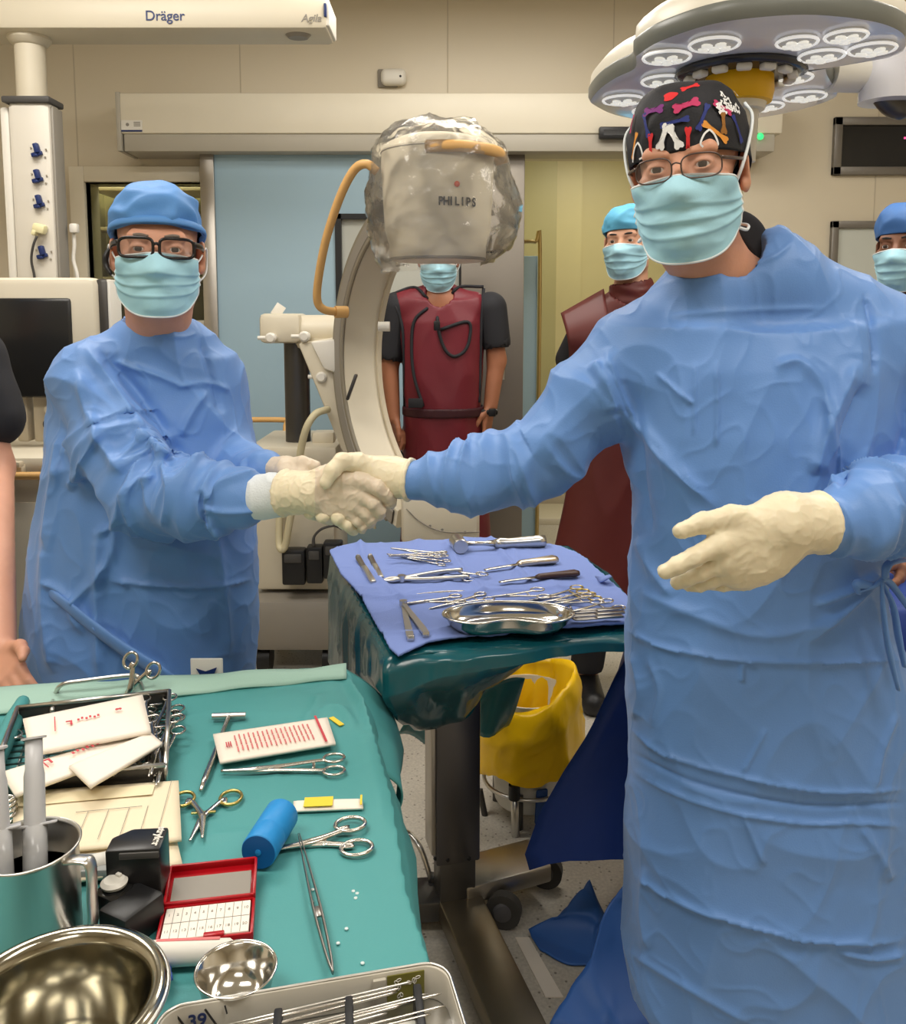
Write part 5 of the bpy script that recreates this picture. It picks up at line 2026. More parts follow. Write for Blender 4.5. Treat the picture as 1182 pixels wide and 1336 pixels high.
def knit_sdf(P):
    a, b = W(378, 643, 1.497), W(342, 648, 1.520)
    d = s_cap(P, a, b, .036, .040)
    return d


lo, hi = W(330, 700, 1.5) - .02, W(390, 600, 1.5) + .02
V, F = surface(knit_sdf, axes_grid((lo[0], 1.42, lo[2]), (hi[0], 1.6, hi[2]), .003))
N = vnormals(V, F)
V = V + N * (ridged(V, (30, 30, 14), 3) ** 2 * .002)[:, None]
obj('knit_cuff', (V, F), M['knit'], surg_l)


# left glove resting behind the clasp
def gloveLl_sdf(P):
    d = s_chain(P, [W(352, 614, 1.635), W(374, 612, 1.60)], [.026, .024], .01)
    for k, (x, y) in enumerate(((412, 608), (409, 611), (405, 615), (399, 619))):
        d = smin(d, s_chain(P, [W(374, 608 + 4 * k, 1.595 + .006 * k), W(394, 604 + 4 * k, 1.585 + .008 * k), W(x, y, 1.58 + .010 * k)], [.015, .0125, .0095], .004), .006)
    d = smin(d, s_chain(P, [W(372, 616, 1.585), W(392, 620, 1.572), W(402, 622, 1.57)], [.014, .012, .009], .006), .01)
    return d


V, F = surface(gloveLl_sdf, axes_grid((-.36, 1.53, 1.08), (-.22, 1.69, 1.21), .0026))
obj('glove', (wrinkle_glove(V, F, 71), F), M['glove_b'], surg_l)
def knit2_sdf(P):
    return s_cap(P, W(332, 610, 1.655), W(358, 613, 1.630), .030, .026)


V, F = surface(knit2_sdf, axes_grid((-.43, 1.57, 1.07), (-.28, 1.72, 1.22), .004))
obj('knit_cuff', (V, F), M['knit'], surg_l)


# ------------------------------------------------------------------ people in the background
def apron_mesh(rings, extra, lo, hi, h, seed, amp=.006):
    def fn(P):
        d = s_loft(P, rings)
        for e in extra:
            d = e(P, d)
        return d
    V, F = surface(fn, axes_grid(lo, hi, h))
    V = relax(V, F, 1, .5)
    N = vnormals(V, F)
    w = (ridged(V, (8, 8, 4), seed) - .4) * amp + vnoise(V, (5, 5, 2), seed + 1) * amp
    return V + N * w[:, None], F


# man in the maroon apron behind the C-arm
YBm = 3.78
hB = Head(W(572, 337, YBm), yaw=0, roll=0, pitch=math.radians(8), s=1.0)
sl, sr, nk = W(518, 402, YBm), W(640, 402, YBm), W(573, 392, YBm)
aL = [sl, W(508, 470, YBm), W(513, 545, YBm - .04)]
aR = [sr, W(648, 470, YBm), W(640, 530, YBm - .04)]


def bodyB(P):
    d = hB.sdf(P)
    d = smin(d, hB.neck(P, nk, .056), .02)
    c = smin(s_ell(P, W(575, 455, YBm), (.17, .10, .25)), s_chain(P, [sl, nk, sr], [.05, .05, .05], .03), .04)
    c = smin(c, s_ell(P, W(575, 560, YBm), (.15, .1, .2)), .05)
    d = smin(d, c, .03)
    for a, sgn in ((aL, 1), (aR, -1)):
        d = smin(d, s_chain(P, a, [.048, .040, .030], .02), .02)
        e = W(522, 580, YBm - .05) if sgn > 0 else W(634, 562, YBm - .05)
        d = smin(d, bare_hand(P, a[2], e - a[2], np.array([sgn * .5, -.85, 0]), .35 * sgn, .95), .008)
    x = W(575, 500, YBm)[0]
    d = smin(d, legs_sdf(P, (x - .09, YBm, .9), (x + .09, YBm, .9), (x - .1, YBm + .02, 0), (x + .1, YBm + .02, 0)), .04)
    return np.maximum(d, .004 - P[..., 2])


person_b = body_mesh('person', bodyB, (-.40, 3.5, 0), (.30, 4.0, 1.82), .014,
                     [((hB.c[0] - .1, 3.6, 1.45), (hB.c[0] + .1, 3.95, 1.82), .0045), ((-.32, 3.6, .80), (-.15, 3.9, 1.10), .0045), ((.05, 3.6, .82), (.22, 3.9, 1.12), .0045)],
                     M['skin_b'], 'person in a maroon lead apron standing behind the C-arm')
eyes(hB, person_b)
face_mask(hB, person_b, straps='ear', seed=3)
def hairB(P):
    Q = hB.local(P)
    sh = np.abs(head_sdf(Q) - .006) - .006
    sh = smax(sh, -(Q[..., 2] - .055 + .9 * np.clip(Q[..., 1] + .02, 0, .09)), .006)
    return sh


obj('hair', surface(hairB, axes_grid(hB.c - .13, hB.c + .14, .006)), M['hair_dark'], person_b)
rB = px_rings([(392, 526, 624, .09), (420, 518, 634, .115), (470, 524, 630, .13), (520, 528, 629, .14), (538, 529, 628, .142)], YBm)


def shoulders(c0, c1, c2, r):
    def e(P, d):
        return smin(d, s_chain(P, [c0, c1, c2], [r, r * 1.05, r], .03), .03)
    return e


def neckcut(c, r, dirn=(0, -.35, 1)):
    c = np.asarray(c)
    def e(P, d):
        return smax(d, -s_cap(P, c, c + np.array(dirn) * .2, r, r * 1.5), .006)
    return e


vest = apron_mesh(rB, [shoulders(W(527, 400, YBm), W(573, 388, YBm), W(617, 400, YBm), .066), neckcut(W(574, 392, YBm - .05), .052)], (-.30, 3.55, .98), (.25, 3.98, 1.62), .008, 31)
vb = obj('lead_vest', vest, M['maroon'], person_b)
rS = px_rings([(534, 527, 630, .145), (600, 526, 634, .15), (760, 520, 645, .16), (900, 515, 650, .165)], YBm)
obj('lead_skirt', apron_mesh(rS, [], (-.32, 3.55, .25), (.28, 4.0, 1.1), .011, 35), M['maroon'], person_b)
def bandB(P):
    z0, z1 = W(575, 541, YBm)[2], W(575, 529, YBm)[2]
    d = np.abs(s_loft(P, [(z0 - .05, *[r for r in rB[-1][1:]]), (z1 + .05, *[r for r in rB[-1][1:]])]) - .006) - .006
    return np.maximum(d, np.maximum(z0 - P[..., 2], P[..., 2] - z1))


obj('waist_belt', surface(bandB, axes_grid((-.30, 3.55, .92), (.25, 3.98, 1.06), .006)), mat('dark_binding', srgb(58, 18, 26), .6), person_b)
mb = MB(True)


def on_front(name, V, pix, th, m, parent, off=.004, n=6):
    """a raised cord following the cloth's front along a pixel line"""
    P2 = project(V[0])
    N2 = vnormals(*V)
    ok = N2[:, 1] < .1
    Vf, Pf = V[0][ok], P2[ok]
    pts = smooth_path([(x, y, 0) for x, y in pix], n)[:, :2]
    out = []
    for x, y in pts:
        dd = ((Pf - (x, y)) ** 2).sum(1)
        k = np.argsort(dd)[:6]
        yy = Vf[k, 1].mean() - off
        out.append(W(x, y, yy))
    return obj(name, MB(True).tube(out, th, 8), m, parent)


for pix in ([(509, 385), (540, 375), (556, 388), (572, 404), (585, 392), (598, 375), (631, 374)], [(560, 400), (541, 418), (537, 450), (540, 490), (552, 530)],
            [(570, 400), (572, 430), (580, 455), (592, 465), (606, 458), (613, 440), (610, 420), (575, 430)], [(631, 376), (628, 420), (626, 500), (625, 525)], [(508, 386), (520, 410), (526, 440), (528, 530)]):
    on_front('binding', vest, pix, .007, M['black_cloth'], vb)
p = W(570, 425, 3.62)
obj('buckle', MB().box(p, (.026, .02, .04), .005), M['black'], vb)
p = W(542, 526, 3.63)
obj('patch', MB().box(p, (.06, .012, .04), .004), M['black_cloth'], vb)
xb_ = W(575, 500, YBm)[0]
dress_legs(person_b, ((xb_ - .09, YBm, .8), (xb_ + .09, YBm, .8)), ((xb_ - .1, YBm + .02, 0), (xb_ + .1, YBm + .02, 0)), M['black_cloth'], M['black'])
# white T-shirt at the neck, black sleeves, watch
def teeB(P):
    return smax(s_cap(P, W(573, 402, YBm), W(572, 378, YBm), .070, .060), -s_cap(P, W(572, 392, YBm - .02), hB.world((0, 0, -.1)), .057, .066), .004)


obj('t_shirt', surface(teeB, axes_grid((-.17, 3.64, 1.36), (.05, 3.9, 1.62), .006)), M['white'], person_b)
for a, e in ((aL, W(508, 462, YBm)), (aR, W(646, 446, YBm))):
    def slv(P, a=a, e=e):
        return smax(s_chain(P, [a[0], e], [.070, .066], .02), -s_chain(P, [e, e + (e - a[0])], [.055, .055], .01), .006)
    q0, q1 = np.minimum(a[0], e) - .1, np.maximum(a[0], e) + .1
    obj('sleeve', surface(slv, axes_grid(q0, q1, .008)), M['black_cloth'], person_b)
w0 = W(638, 537, YBm - .045)
obj('wrist_watch', MB().box(w0, (.075, .07, .026), .010).box(w0 + (.012, -.036, 0), (.03, .012, .034), .004), M['black'], person_b)

# man in a light blue cap and maroon apron by the doorway
YCm = 3.2
hC = Head(W(819, 316, YCm), yaw=math.radians(-26), roll=math.radians(-3), pitch=math.radians(0), s=1.0)
cl_, cr_, cn = W(770, 428, YCm), W(890, 428, YCm), W(824, 384, YCm + .02)
acL = [cl_, W(752, 530, YCm + .06), W(770, 600, YCm - .05)]


def bodyC(P):
    d = hC.sdf(P)
    d = smin(d, hC.neck(P, cn, .057), .02)
    c = smin(s_ell(P, W(830, 500, YCm), (.18, .11, .27)), s_chain(P, [cl_, cn, cr_], [.052, .055, .052], .03), .04)
    c = smin(c, s_ell(P, W(830, 620, YCm), (.15, .1, .2)), .05)
    d = smin(d, c, .03)
    d = smin(d, s_chain(P, acL, [.045, .036, .026], .02), .02)
    d = smin(d, s_chain(P, [cr_, W(905, 530, YCm + .05), W(890, 620, YCm)], [.045, .036, .03], .02), .02)
    x = W(830, 600, YCm)[0]
    d = smin(d, legs_sdf(P, (hC.c[0] - .06, YCm, .9), (hC.c[0] + .12, YCm, .9), (hC.c[0] - .12, YCm, 0), (hC.c[0] + .13, YCm + .02, 0)), .04)
    return np.maximum(d, .004 - P[..., 2])


person_c = body_mesh('person', bodyC, (.35, 2.95, 0), (.98, 3.45, 1.84), .014, [((hC.c[0] - .11, hC.c[1] - .16, 1.40), (hC.c[0] + .11, hC.c[1] + .14, 1.84), .004)], M['skin_c'],
                     'person in a light blue cap and dark maroon apron before the yellow corridor')
eyes(hC, person_c)
brows(hC, person_c, M['hair_dark'])
capC = dict(front=.040, side=.012, back=-.03, top=.130, rx=.086, ry=.106, box=.45, bulge=.06)
surgical_cap(hC, person_c, capC, M['caplight'], 9, amp=.006)
face_mask(hC, person_c, straps='ear', seed=5)
def hairC(P):
    Q = hC.local(P)
    sh = np.abs(head_sdf(Q) - .002) - .003
    sh = smax(sh, Q[..., 2] - .03, .004)
    sh = smax(sh, -(Q[..., 2] + .05), .004)
    return smax(sh, -(Q[..., 1] - .022), .004)


obj('hair', surface(hairC, axes_grid(hC.c - .12, hC.c + .12, .005)), M['hair_dark'], person_c)
rC = px_rings([(420, 762, 900, .10), (470, 762, 905, .13), (560, 758, 905, .145), (620, 744, 905, .15), (700, 726, 912, .16), (760, 712, 920, .17), (800, 706, 925, .175)], YCm)
apr = apron_mesh(rC, [shoulders(W(766, 430, YCm), W(822, 396, YCm), W(885, 424, YCm), .074), neckcut(W(822, 384, YCm - .02), .066)], (.28, 2.9, .30), (1.0, 3.5, 1.62), .010, 61, .005)
ao = obj('lead_apron', apr, M['maroon_b'], person_c)
# stiff shoulder flap standing out over the sleeve
nu, nv = 14, 12
V = np.zeros((nu, nv, 3))
for i in range(nu):
    for j in range(nv):
        u, v = i / (nu - 1), j / (nv - 1)
        top = np.array(W(788, 378, YCm)) * (1 - u) + np.array(W(731, 410, YCm)) * u
        bot = np.array(W(792, 470, YCm - .12)) * (1 - u) + np.array(W(742, 468, YCm - .05)) * u
        V[i, j] = top * (1 - v) + bot * v + np.array([0, -.05 * math.sin(PI * v) - .02 * u, 0])
obj('shoulder_flap', solidify(V, .012), M['maroon_b'], ao)
def collarC(P):
    d = s_chain(P, [W(824, 398, YCm + .01), W(824, 378, YCm)], [.092, .078], .01)
    return smax(d, -s_cap(P, W(824, 386, YCm), hC.world((0, .0, -.06)), .062, .078), .006)


V, F = surface(collarC, axes_grid((.50, 3.05, 1.36), (.80, 3.35, 1.62), .006))
V += vnormals(V, F) * ((ridged(V, (14, 14, 30), 7) - .4) * .006)[:, None]
obj('thyroid_collar', (V, F), M['maroon_b'], person_c)
def slvC(P):
    return smax(s_chain(P, [cl_, W(748, 470, YCm + .02)], [.07, .066], .02), -s_chain(P, [W(746, 478, YCm + .02), W(738, 520, YCm + .03)], [.052, .055], .01), .006)


obj('sleeve', surface(slvC, axes_grid(W(748, 480, YCm) - .12, W(770, 425, YCm) + .12, .008)), M['black_cloth'], person_c)
dress_legs(person_c, ((hC.c[0] - .06, YCm, .8), (hC.c[0] + .12, YCm, .8)), ((hC.c[0] - .12, YCm, 0), (hC.c[0] + .13, YCm + .02, 0)), M['black_cloth'], M['black'])

# person in a blue cap at the right edge, forearm reaching forward
YDm = 2.62
hD = Head(W(1183, 322, YDm), yaw=math.radians(-44), roll=math.radians(-2), s=.98)
dl, dr, dn = W(1150, 440, YDm), W(1270, 440, YDm), W(1192, 400, YDm)
fd = [W(1150, 450, YDm), W(1225, 640, 2.45), W(1172, 752, 2.02)]


def bodyD(P):
    d = hD.sdf(P)
    d = smin(d, hD.neck(P, dn, .054), .02)
    c = smin(s_ell(P, W(1205, 520, YDm), (.17, .1, .25)), s_chain(P, [dl, dn, dr], [.05, .05, .05], .03), .04)
    c = smin(c, s_ell(P, W(1205, 660, YDm), (.15, .1, .2)), .05)
    d = smin(d, c, .03)
    d = smin(d, s_chain(P, [dl, W(1235, 620, 2.42), W(1176, 752, 2.06)], [.045, .042, .031], .02), .02)
    d = smin(d, bare_hand(P, W(1176, 752, 2.06), np.array([-.5, -.85, -.1]), np.array([0, 0, 1.]), .3, .95), .008)
    d = smin(d, s_chain(P, [dr, W(1300, 600, YDm), W(1290, 700, YDm - .1)], [.045, .038, .03], .02), .02)
    d = smin(d, legs_sdf(P, (1.36, YDm, .85), (1.53, YDm, .85), (1.35, YDm + .02, 0), (1.54, YDm + .02, 0)), .04)
    return np.maximum(d, .004 - P[..., 2])


person_d = body_mesh('person', bodyD, (.86, 1.85, 0), (1.75, 2.86, 1.80), .014, [((hD.c[0] - .11, hD.c[1] - .15, 1.40), (hD.c[0] + .11, hD.c[1] + .13, 1.80), .004), ((.86, 1.85, .74), (1.12, 2.2, .96), .005)],
                     M['skin_d'], 'person in a dark blue cap and mask at the right edge, forearm stretched forward')
eyes(hD, person_d)
brows(hD, person_d, M['hair_dark'])
capD = dict(front=.036, side=.010, back=-.03, top=.130, rx=.086, ry=.106, box=.5, bulge=.06)
surgical_cap(hD, person_d, capD, mat('deep_blue_cap_cloth', srgb(62, 108, 170), .6, var=.05), 12, amp=.005)
face_mask(hD, person_d, straps='ear', seed=7)
rD = px_rings([(430, 1140, 1275, .10), (500, 1130, 1285, .13), (600, 1135, 1280, .14), (720, 1130, 1290, .15), (800, 1128, 1295, .16)], YDm)
obj('scrub_top', apron_mesh(rD, [shoulders(dl, dn, dr, .068), neckcut(W(1190, 396, YDm - .03), .055), lambda P, d: smin(d, s_chain(P, [dl, W(1200, 540, 2.50)], [.068, .062], .02), .02), lambda P, d: smin(d, s_chain(P, [dr, W(1290, 540, 2.60)], [.068, .062], .02), .02)],
                            (1.0, 2.3, .55), (1.75, 2.9, 1.55), .012, 71), M['capblue'], person_d)
dress_legs(person_d, ((1.36, YDm, .8), (1.53, YDm, .8)), ((1.35, YDm + .02, 0), (1.54, YDm + .02, 0)), M['capblue'], M['black'])

# person mostly outside the left edge: black sleeve, bare arm and hand
YE = 2.08
hE = Head((-1.36, YE + .01, 1.62), yaw=math.radians(35))
eS, eE, eW = W(-40, 468, YE), W(-8, 610, YE - .02), W(-2, 850, 1.62)


def bodyE(P):
    x = -1.36
    d = hE.sdf(P)
    d = smin(d, s_cap(P, (x, YE + .03, 1.5), (x, YE + .03, 1.36), .056, .06), .02)
    c = smin(s_ell(P, (x, YE + .03, 1.15), (.17, .11, .27)), s_ell(P, (x, YE + .03, .92), (.15, .1, .2)), .05)
    c = smin(c, s_cap(P, (x, YE + .03, 1.36), eS, .06, .05), .04)
    d = smin(d, c, .03)
    d = smin(d, s_chain(P, [eS, eE, eW], [.052, .044, .032], .02), .02)
    d = smin(d, bare_hand(P, eW, W(14, 895, 1.54) - eW, np.array([.6, .2, .55]), -.5, 1.0), .008)
    d = smin(d, s_chain(P, [(x - .17, YE + .03, 1.36), (x - .22, YE + .02, 1.05), (x - .2, YE - .05, .85)], [.05, .04, .04], .02), .03)
    d = smin(d, legs_sdf(P, (x - .09, YE + .03, .85), (x + .09, YE + .03, .85), (x - .1, YE + .05, 0), (x + .1, YE + .05, 0)), .04)
    return np.maximum(d, .004 - P[..., 2])


person_e = body_mesh('person', bodyE, (-1.68, 1.42, 0), (-.70, 2.3, 1.76), .014, [((-.95, 1.42, .64), (-.72, 1.7, .90), .004), ((-1.47, 1.95, 1.45), (-1.25, 2.24, 1.76), .006)], M['skin_e'],
                     'person in a black top mostly outside the left edge, one bare arm showing')
surgical_cap(hE, person_e, capD, M['capblue'], 15)
eyes(hE, person_e)
face_mask(hE, person_e, straps='ear', seed=9)
rE = [(.78, -1.36, YE + .03, .18, .13), (1.0, -1.36, YE + .03, .19, .135), (1.2, -1.36, YE + .03, .195, .135), (1.38, -1.36, YE + .03, .19, .10)]
obj('black_top', apron_mesh(rE, [lambda P, d: smin(d, s_chain(P, [(-1.3, YE + .03, 1.36), eS, W(-6, 545, YE - .01)], [.08, .082, .070], .02), .03)], (-1.62, 1.88, .74), (-.95, 2.3, 1.5), .010, 81), M['black_cloth'], person_e)
dress_legs(person_e, ((-1.45, YE + .03, .8), (-1.27, YE + .03, .8)), ((-1.46, YE + .05, 0), (-1.26, YE + .05, 0)), M['black_cloth'], M['black'])


# ------------------------------------------------------------------ draped tables
ZG, ZM = 0.806, 0.838
M['teal'] = mat('teal_drape_cloth', srgb(76, 150, 150), .6, var=.04, vscale=7, bump=.08, bscale=420)
M['teal_pale'] = mat('pale_teal_drape_back', srgb(158, 192, 178), .65, var=.04, bump=.08, bscale=420)
M['teal_film'] = mat('teal_plastic_drape', srgb(18, 84, 92), .26, var=.12, vscale=9, coat=.22, bump=.15, bscale=26)
M['towel'] = mat('blue_cotton_towel', srgb(122, 142, 202), .85, var=.05, vscale=12, bump=.3, bscale=520)
M['navy_drape'] = mat('navy_drape_cloth', srgb(16, 52, 128), .5, var=.10, vscale=4, bump=.06, bscale=300)
M['mid_drape'] = mat('mid_blue_drape_cloth', srgb(52, 100, 176), .5, var=.08, vscale=5, bump=.06, bscale=300)
M['bag_yellow'] = mat('yellow_bag_film', srgb(246, 196, 8), .32, var=.06, vscale=9, bump=.15, bscale=30)
M['paper'] = mat('white_paper', srgb(240, 230, 216), .7, var=.02, bump=.06, bscale=40)
M['pouch'] = mat('cream_paper_pouch', srgb(232, 218, 188), .6, var=.04, vscale=14, bump=.08, bscale=40)
M['gold'] = mat('gilt_ring', (.62, .47, .16), .28, 1.0)
M['plunger'] = mat('frosted_syringe', srgb(196, 196, 198), .35, spec=.6)
M['brownh'] = mat('brown_resin_handle', srgb(70, 46, 38), .4)


def poly2(P, poly):
    """signed distance to a 2-D polygon, for the x,y of P"""
    poly = np.asarray(poly, np.float32)[:, :2]
    x, y = P[..., 0], P[..., 1]
    d = np.full(x.shape, 1e9, np.float32)
    ins = np.zeros(x.shape, bool)
    n = len(poly)
    for i in range(n):
        a, b = poly[i], poly[(i + 1) % n]
        ex, ey = b - a
        wx, wy = x - a[0], y - a[1]
        t = np.clip((wx * ex + wy * ey) / (ex * ex + ey * ey), 0, 1)
        d = np.minimum(d, (wx - ex * t) ** 2 + (wy - ey * t) ** 2)
        c = ((a[1] > y) != (b[1] > y))
        if abs(ey) > 1e-9:
            ins ^= c & (x < ex * (y - a[1]) / ey + a[0])
    d = np.sqrt(d)
    return np.where(ins, -d, d)


def sheet(poly, z0, th, h, seed, amp, lo=None, wav=(7, 7), r=.003, droop=0.0, ext=None):
    poly = np.asarray(poly)
    def fn(P):
        d2 = poly2(P, poly)
        dz = np.abs(P[..., 2] - z0 - th / 2) - th / 2
        return smax(d2, dz, r)
    a, b = poly.min(0)[:2], poly.max(0)[:2]
    V, F = surface(fn, [np.arange(a[0] - 2 * h, b[0] + 2 * h, h, dtype=np.float32), np.arange(a[1] - 2 * h, b[1] + 2 * h, h, dtype=np.float32), np.linspace(z0 - th * .8, z0 + th * 1.8, 7).astype(np.float32)])
    w = (ridged(V * [1, 1, 0], (*wav, 1), seed) ** 3) * amp + vnoise(V * [1, 1, 0], (wav[0] * .7, wav[1] * .7, 1), seed + 1) * amp * .5 + (ridged(V * [1, 1, 0], (wav[0] * 2.3, wav[1] * 2.3, 1), seed + 2) ** 4) * amp * .4
    V[:, 2] += w + amp * .5
    if droop:
        e = poly2(V, poly)
        V[:, 2] -= np.clip(e + .014, 0, .014) ** 2 / .014 * droop * 60
    return V, F


def skirt(perim, drops, flare, n_v, amp, seed, z_top, jit=6, tuck=None):
    """cloth hanging from a perimeter: drops gives how far each point hangs, flare how far it stands out"""
    per = np.asarray(perim)[:, :2]
    n = len(per)
    cen = per.mean(0)
    V = np.zeros((n, n_v, 3))
    for i in range(n):
        o = per[i] - cen
        o = o / np.linalg.norm(o)
        for j in range(n_v):
            v = j / (n_v - 1)
            fl = flare[i] * v + .012 * math.sin(min(1, v * 3) * PI / 2)
            V[i, j, :2] = per[i] + o * (fl if j else -.008)
            V[i, j, 2] = z_top - drops[i] * v * (1 if j else 0)
    P = V.reshape(-1, 3)
    vv = np.tile(np.linspace(0, 1, n_v), n)
    oo = P.copy()
    oo[:, :2] -= cen
    oo[:, 2] = 0
    oo /= np.linalg.norm(oo, axis=1)[:, None]
    w = (ridged(P, (jit, jit, jit * .35), seed) ** 2 - .3) * amp * np.clip(vv * 3, 0, 1) + (ridged(P, (jit * 2.2, jit * 2.2, jit * 1.2), seed + 1) ** 3) * amp * .5 * np.clip(vv * 4, 0, 1)
    return (P + oo * w[:, None]).reshape(n, n_v, 3)


def densify(poly, step):
    poly = [np.asarray(p, float)[:2] for p in poly]
    out = []
    for i in range(len(poly)):
        a, b = poly[i], poly[(i + 1) % len(poly)]
        k = max(1, int(np.linalg.norm(b - a) / step))
        for q in range(k):
            out.append(a + (b - a) * q / k)
    return np.array(out)


# --- instrument stand (Mayo type) with its plastic drape and blue towel
mpoly = [WZ(x, y, ZM - .01)[:2] for x, y in ((431, 716), (742, 710), (792, 745), (824, 788), (862, 824), (700, 838), (506, 856), (470, 792))]
stand = thing('instrument_stand', 'steel column instrument stand in the centre, its top under a teal plastic drape', 'stand', (0.0, 2.05, 0))
ang = math.radians(14)
RZ = rotm(0, 0, ang)
cb = WZ(593, 1196, 0.05)
cx_, cy_ = cb[0], cb[1] + .05
cz1 = ZM - .06
st_col = obj('column', MB().box((cx_, cy_, (.17 + cz1) / 2), (.105, .075, cz1 - .17), .006, RZ), mat('column_steel', (.13, .125, .13), .33, .85, var=.08, vscale=3), stand)
obj('column_side', MB().box(np.array([cx_, cy_, (.19 + cz1) / 2]) + RZ @ np.array([-.056, .004, 0]), (.012, .07, cz1 - .2), .002, RZ), M['steel'], st_col)
obj('column_foot', MB().box((cx_, cy_, .115), (.085, .07, .17), .004, RZ), M['dark_steel'], stand)
p0 = np.array([cx_, cy_ + .02, .055])
p1 = WZ(690, 1370, .07)
d = p1 - p0
L = np.linalg.norm(d[:2])
ra = math.atan2(d[1], d[0])
M['oliv'] = mat('worn_steel_base', (.20, .17, .12), .36, .85, var=.15, vscale=12)
obj('foot_beam', MB().box((p0 + np.array([p1[0], p1[1], .055])) / 2, (L + .08, .105, .05), .006, rotm(0, 0, ra)), M['oliv'], stand)
pq = WZ(525, 1180, .07)
obj('left_foot', MB().box(((p0[0] + pq[0]) / 2 - .02, (p0[1] + pq[1]) / 2 + .01, .055), (.17, .10, .05), .006, rotm(0, 0, .1)), M['dark_steel'], stand)
pr = WZ(697, 1116, .10)
d = pr - p0
rb = math.atan2(d[1], d[0])
rf = obj('right_foot', MB().box((p0[0] + d[0] * .55, p0[1] + d[1] * .55, .085), (np.linalg.norm(d[:2]) * 1.05, .12, .045), .006, rotm(0, 0, rb)), M['steel'], stand)
M['wheel'] = mat('grey_caster_tyre', srgb(92, 90, 92), .6)
for (wx_, wy_, wz_) in ((*WZ(657, 1186, .045)[:2], .045), (*WZ(712, 1135, .045)[:2], .045), (pq[0] - .02, pq[1] + .06, .045), (p1[0], p1[1], .03)):
    if wz_ < .04:
        continue
    cst = obj('caster', MB().cyl((wx_ - .003, wy_ - .012, .043), (wx_ + .003, wy_ + .012, .043), .042, 28), M['rubber'], stand)
    obj('caster_hub', MB().lathe([(0, .0), (.024, 0), (.02, .006), (.008, .009), (0, .009)], 20, (wx_ - .003, wy_ - .011, .043), FACE_CAM), M['wheel'], cst)
obj('pedal_loop', MB(True).tube(smooth_path([WZ(516, 1094, .20), W(530, 1086, 2.05), W(548, 1106, 2.02), W(560, 1140, 2.0), W(566, 1160, 2.0)], 8), .007, 10), M['satin'], stand)
obj('pedal_loop', MB(True).tube(smooth_path([W(520, 1140, 2.0), W(530, 1166, 1.98), W(550, 1172, 1.97), W(572, 1168, 1.97)], 8), .007, 10), M['satin'], stand)
q = W(565, 1153, 1.985)
obj('pedal_clamp', MB().box(q, (.03, .03, .045), .006, rotm(0, .3, 0)).box(q + (.03, 0, -.015), (.04, .014, .014), .003, rotm(0, .5, 0)), M['black'], stand)
for sx_, sy_ in ((568, 1120), (584, 1122), (612, 1120)):
    obj('bolt', MB().lathe([(0, 0), (.005, 0), (.004, .003), (0, .003)], 10, W(sx_, sy_, cy_ - .042), FACE_CAM @ rotm(0, ang, 0)), M['black'], st_col)
tp = densify([np.array(p) for p in mpoly], .02)
mc = tp.mean(0)
obj('table_top', MB().prism([tuple(mc + (np.array(p) - mc) * .95) for p in mpoly], .02, (0, 0, ZM - .045), bev=.004), M['steel'], stand)
ok_ = obj('top_bracket', MB().box((cx_, cy_ - .02, ZM - .065), (.16, .20, .04), .006, RZ), M['dark_steel'], stand)
# plastic drape: top sheet, hanging sides and the gathered sleeve round the column
dr = thing('plastic_drape', 'glossy dark teal plastic drape covering the instrument stand under the blue towel', 'drape', (mc[0], mc[1], ZM))
obj('top_sheet', sheet(mpoly, ZM - .021, .006, .010, 201, .004, wav=(6, 6)), M['teal_film'], dr)
per = densify([np.array(p) for p in mpoly], .012)
dl_, fl_ = [], []
for p in per:
    left = np.clip((-.02 - p[0]) / .25, 0, 1)
    back = np.clip((p[1] - 1.9) / .3, 0, 1)
    dl_.append(.022 + .022 * np.clip((.22 - p[0]) / .3, 0, 1) + .20 * left * (.35 + .65 * np.clip((p[1] - 1.6) / .35, 0, 1)) + .06 * back)
    fl_.append(.004)
SK = skirt(per, dl_, fl_, 16, .013, 205, ZM - .012, jit=7)
lower = SK[:, -1]
cc_ = np.array([cx_, cy_])
nv2 = 14
G = np.zeros((len(per), nv2, 3))
for j in range(nv2):
    v = j / (nv2 - 1)
    tgt = cc_ + (lower[:, :2] - cc_) * (1 - v * .97 * 1.0)
    tgt = np.where((np.linalg.norm(tgt - cc_, axis=1) < .085)[:, None], cc_ + (lower[:, :2] - cc_) / np.linalg.norm(lower[:, :2] - cc_, axis=1)[:, None] * .085, tgt)
    G[:, j, :2] = tgt
    zbot_ = .52 + 1.7 * np.clip(tgt[:, 0] - .02, 0, .17)
    G[:, j, 2] = lower[:, 2] + (np.minimum(zbot_, lower[:, 2] - .02) - lower[:, 2]) * v ** .8 - .025 * math.sin(PI * v)
Q = G.reshape(-1, 3)
Q[:, 2] += ((ridged(Q, (8, 8, 8), 211) ** 2 - .3) * .022 + ridged(Q, (18, 18, 18), 212) ** 3 * .012) * np.tile(np.clip(np.linspace(0, 1, nv2) * 6, 0, 1), len(per))
G = Q.reshape(len(per), nv2, 3)
ALL = np.concatenate([SK, G[:, 1:]], 1)
obj('hanging_side', MB(True).grid(ALL, closed_u=True), M['teal_film'], dr)
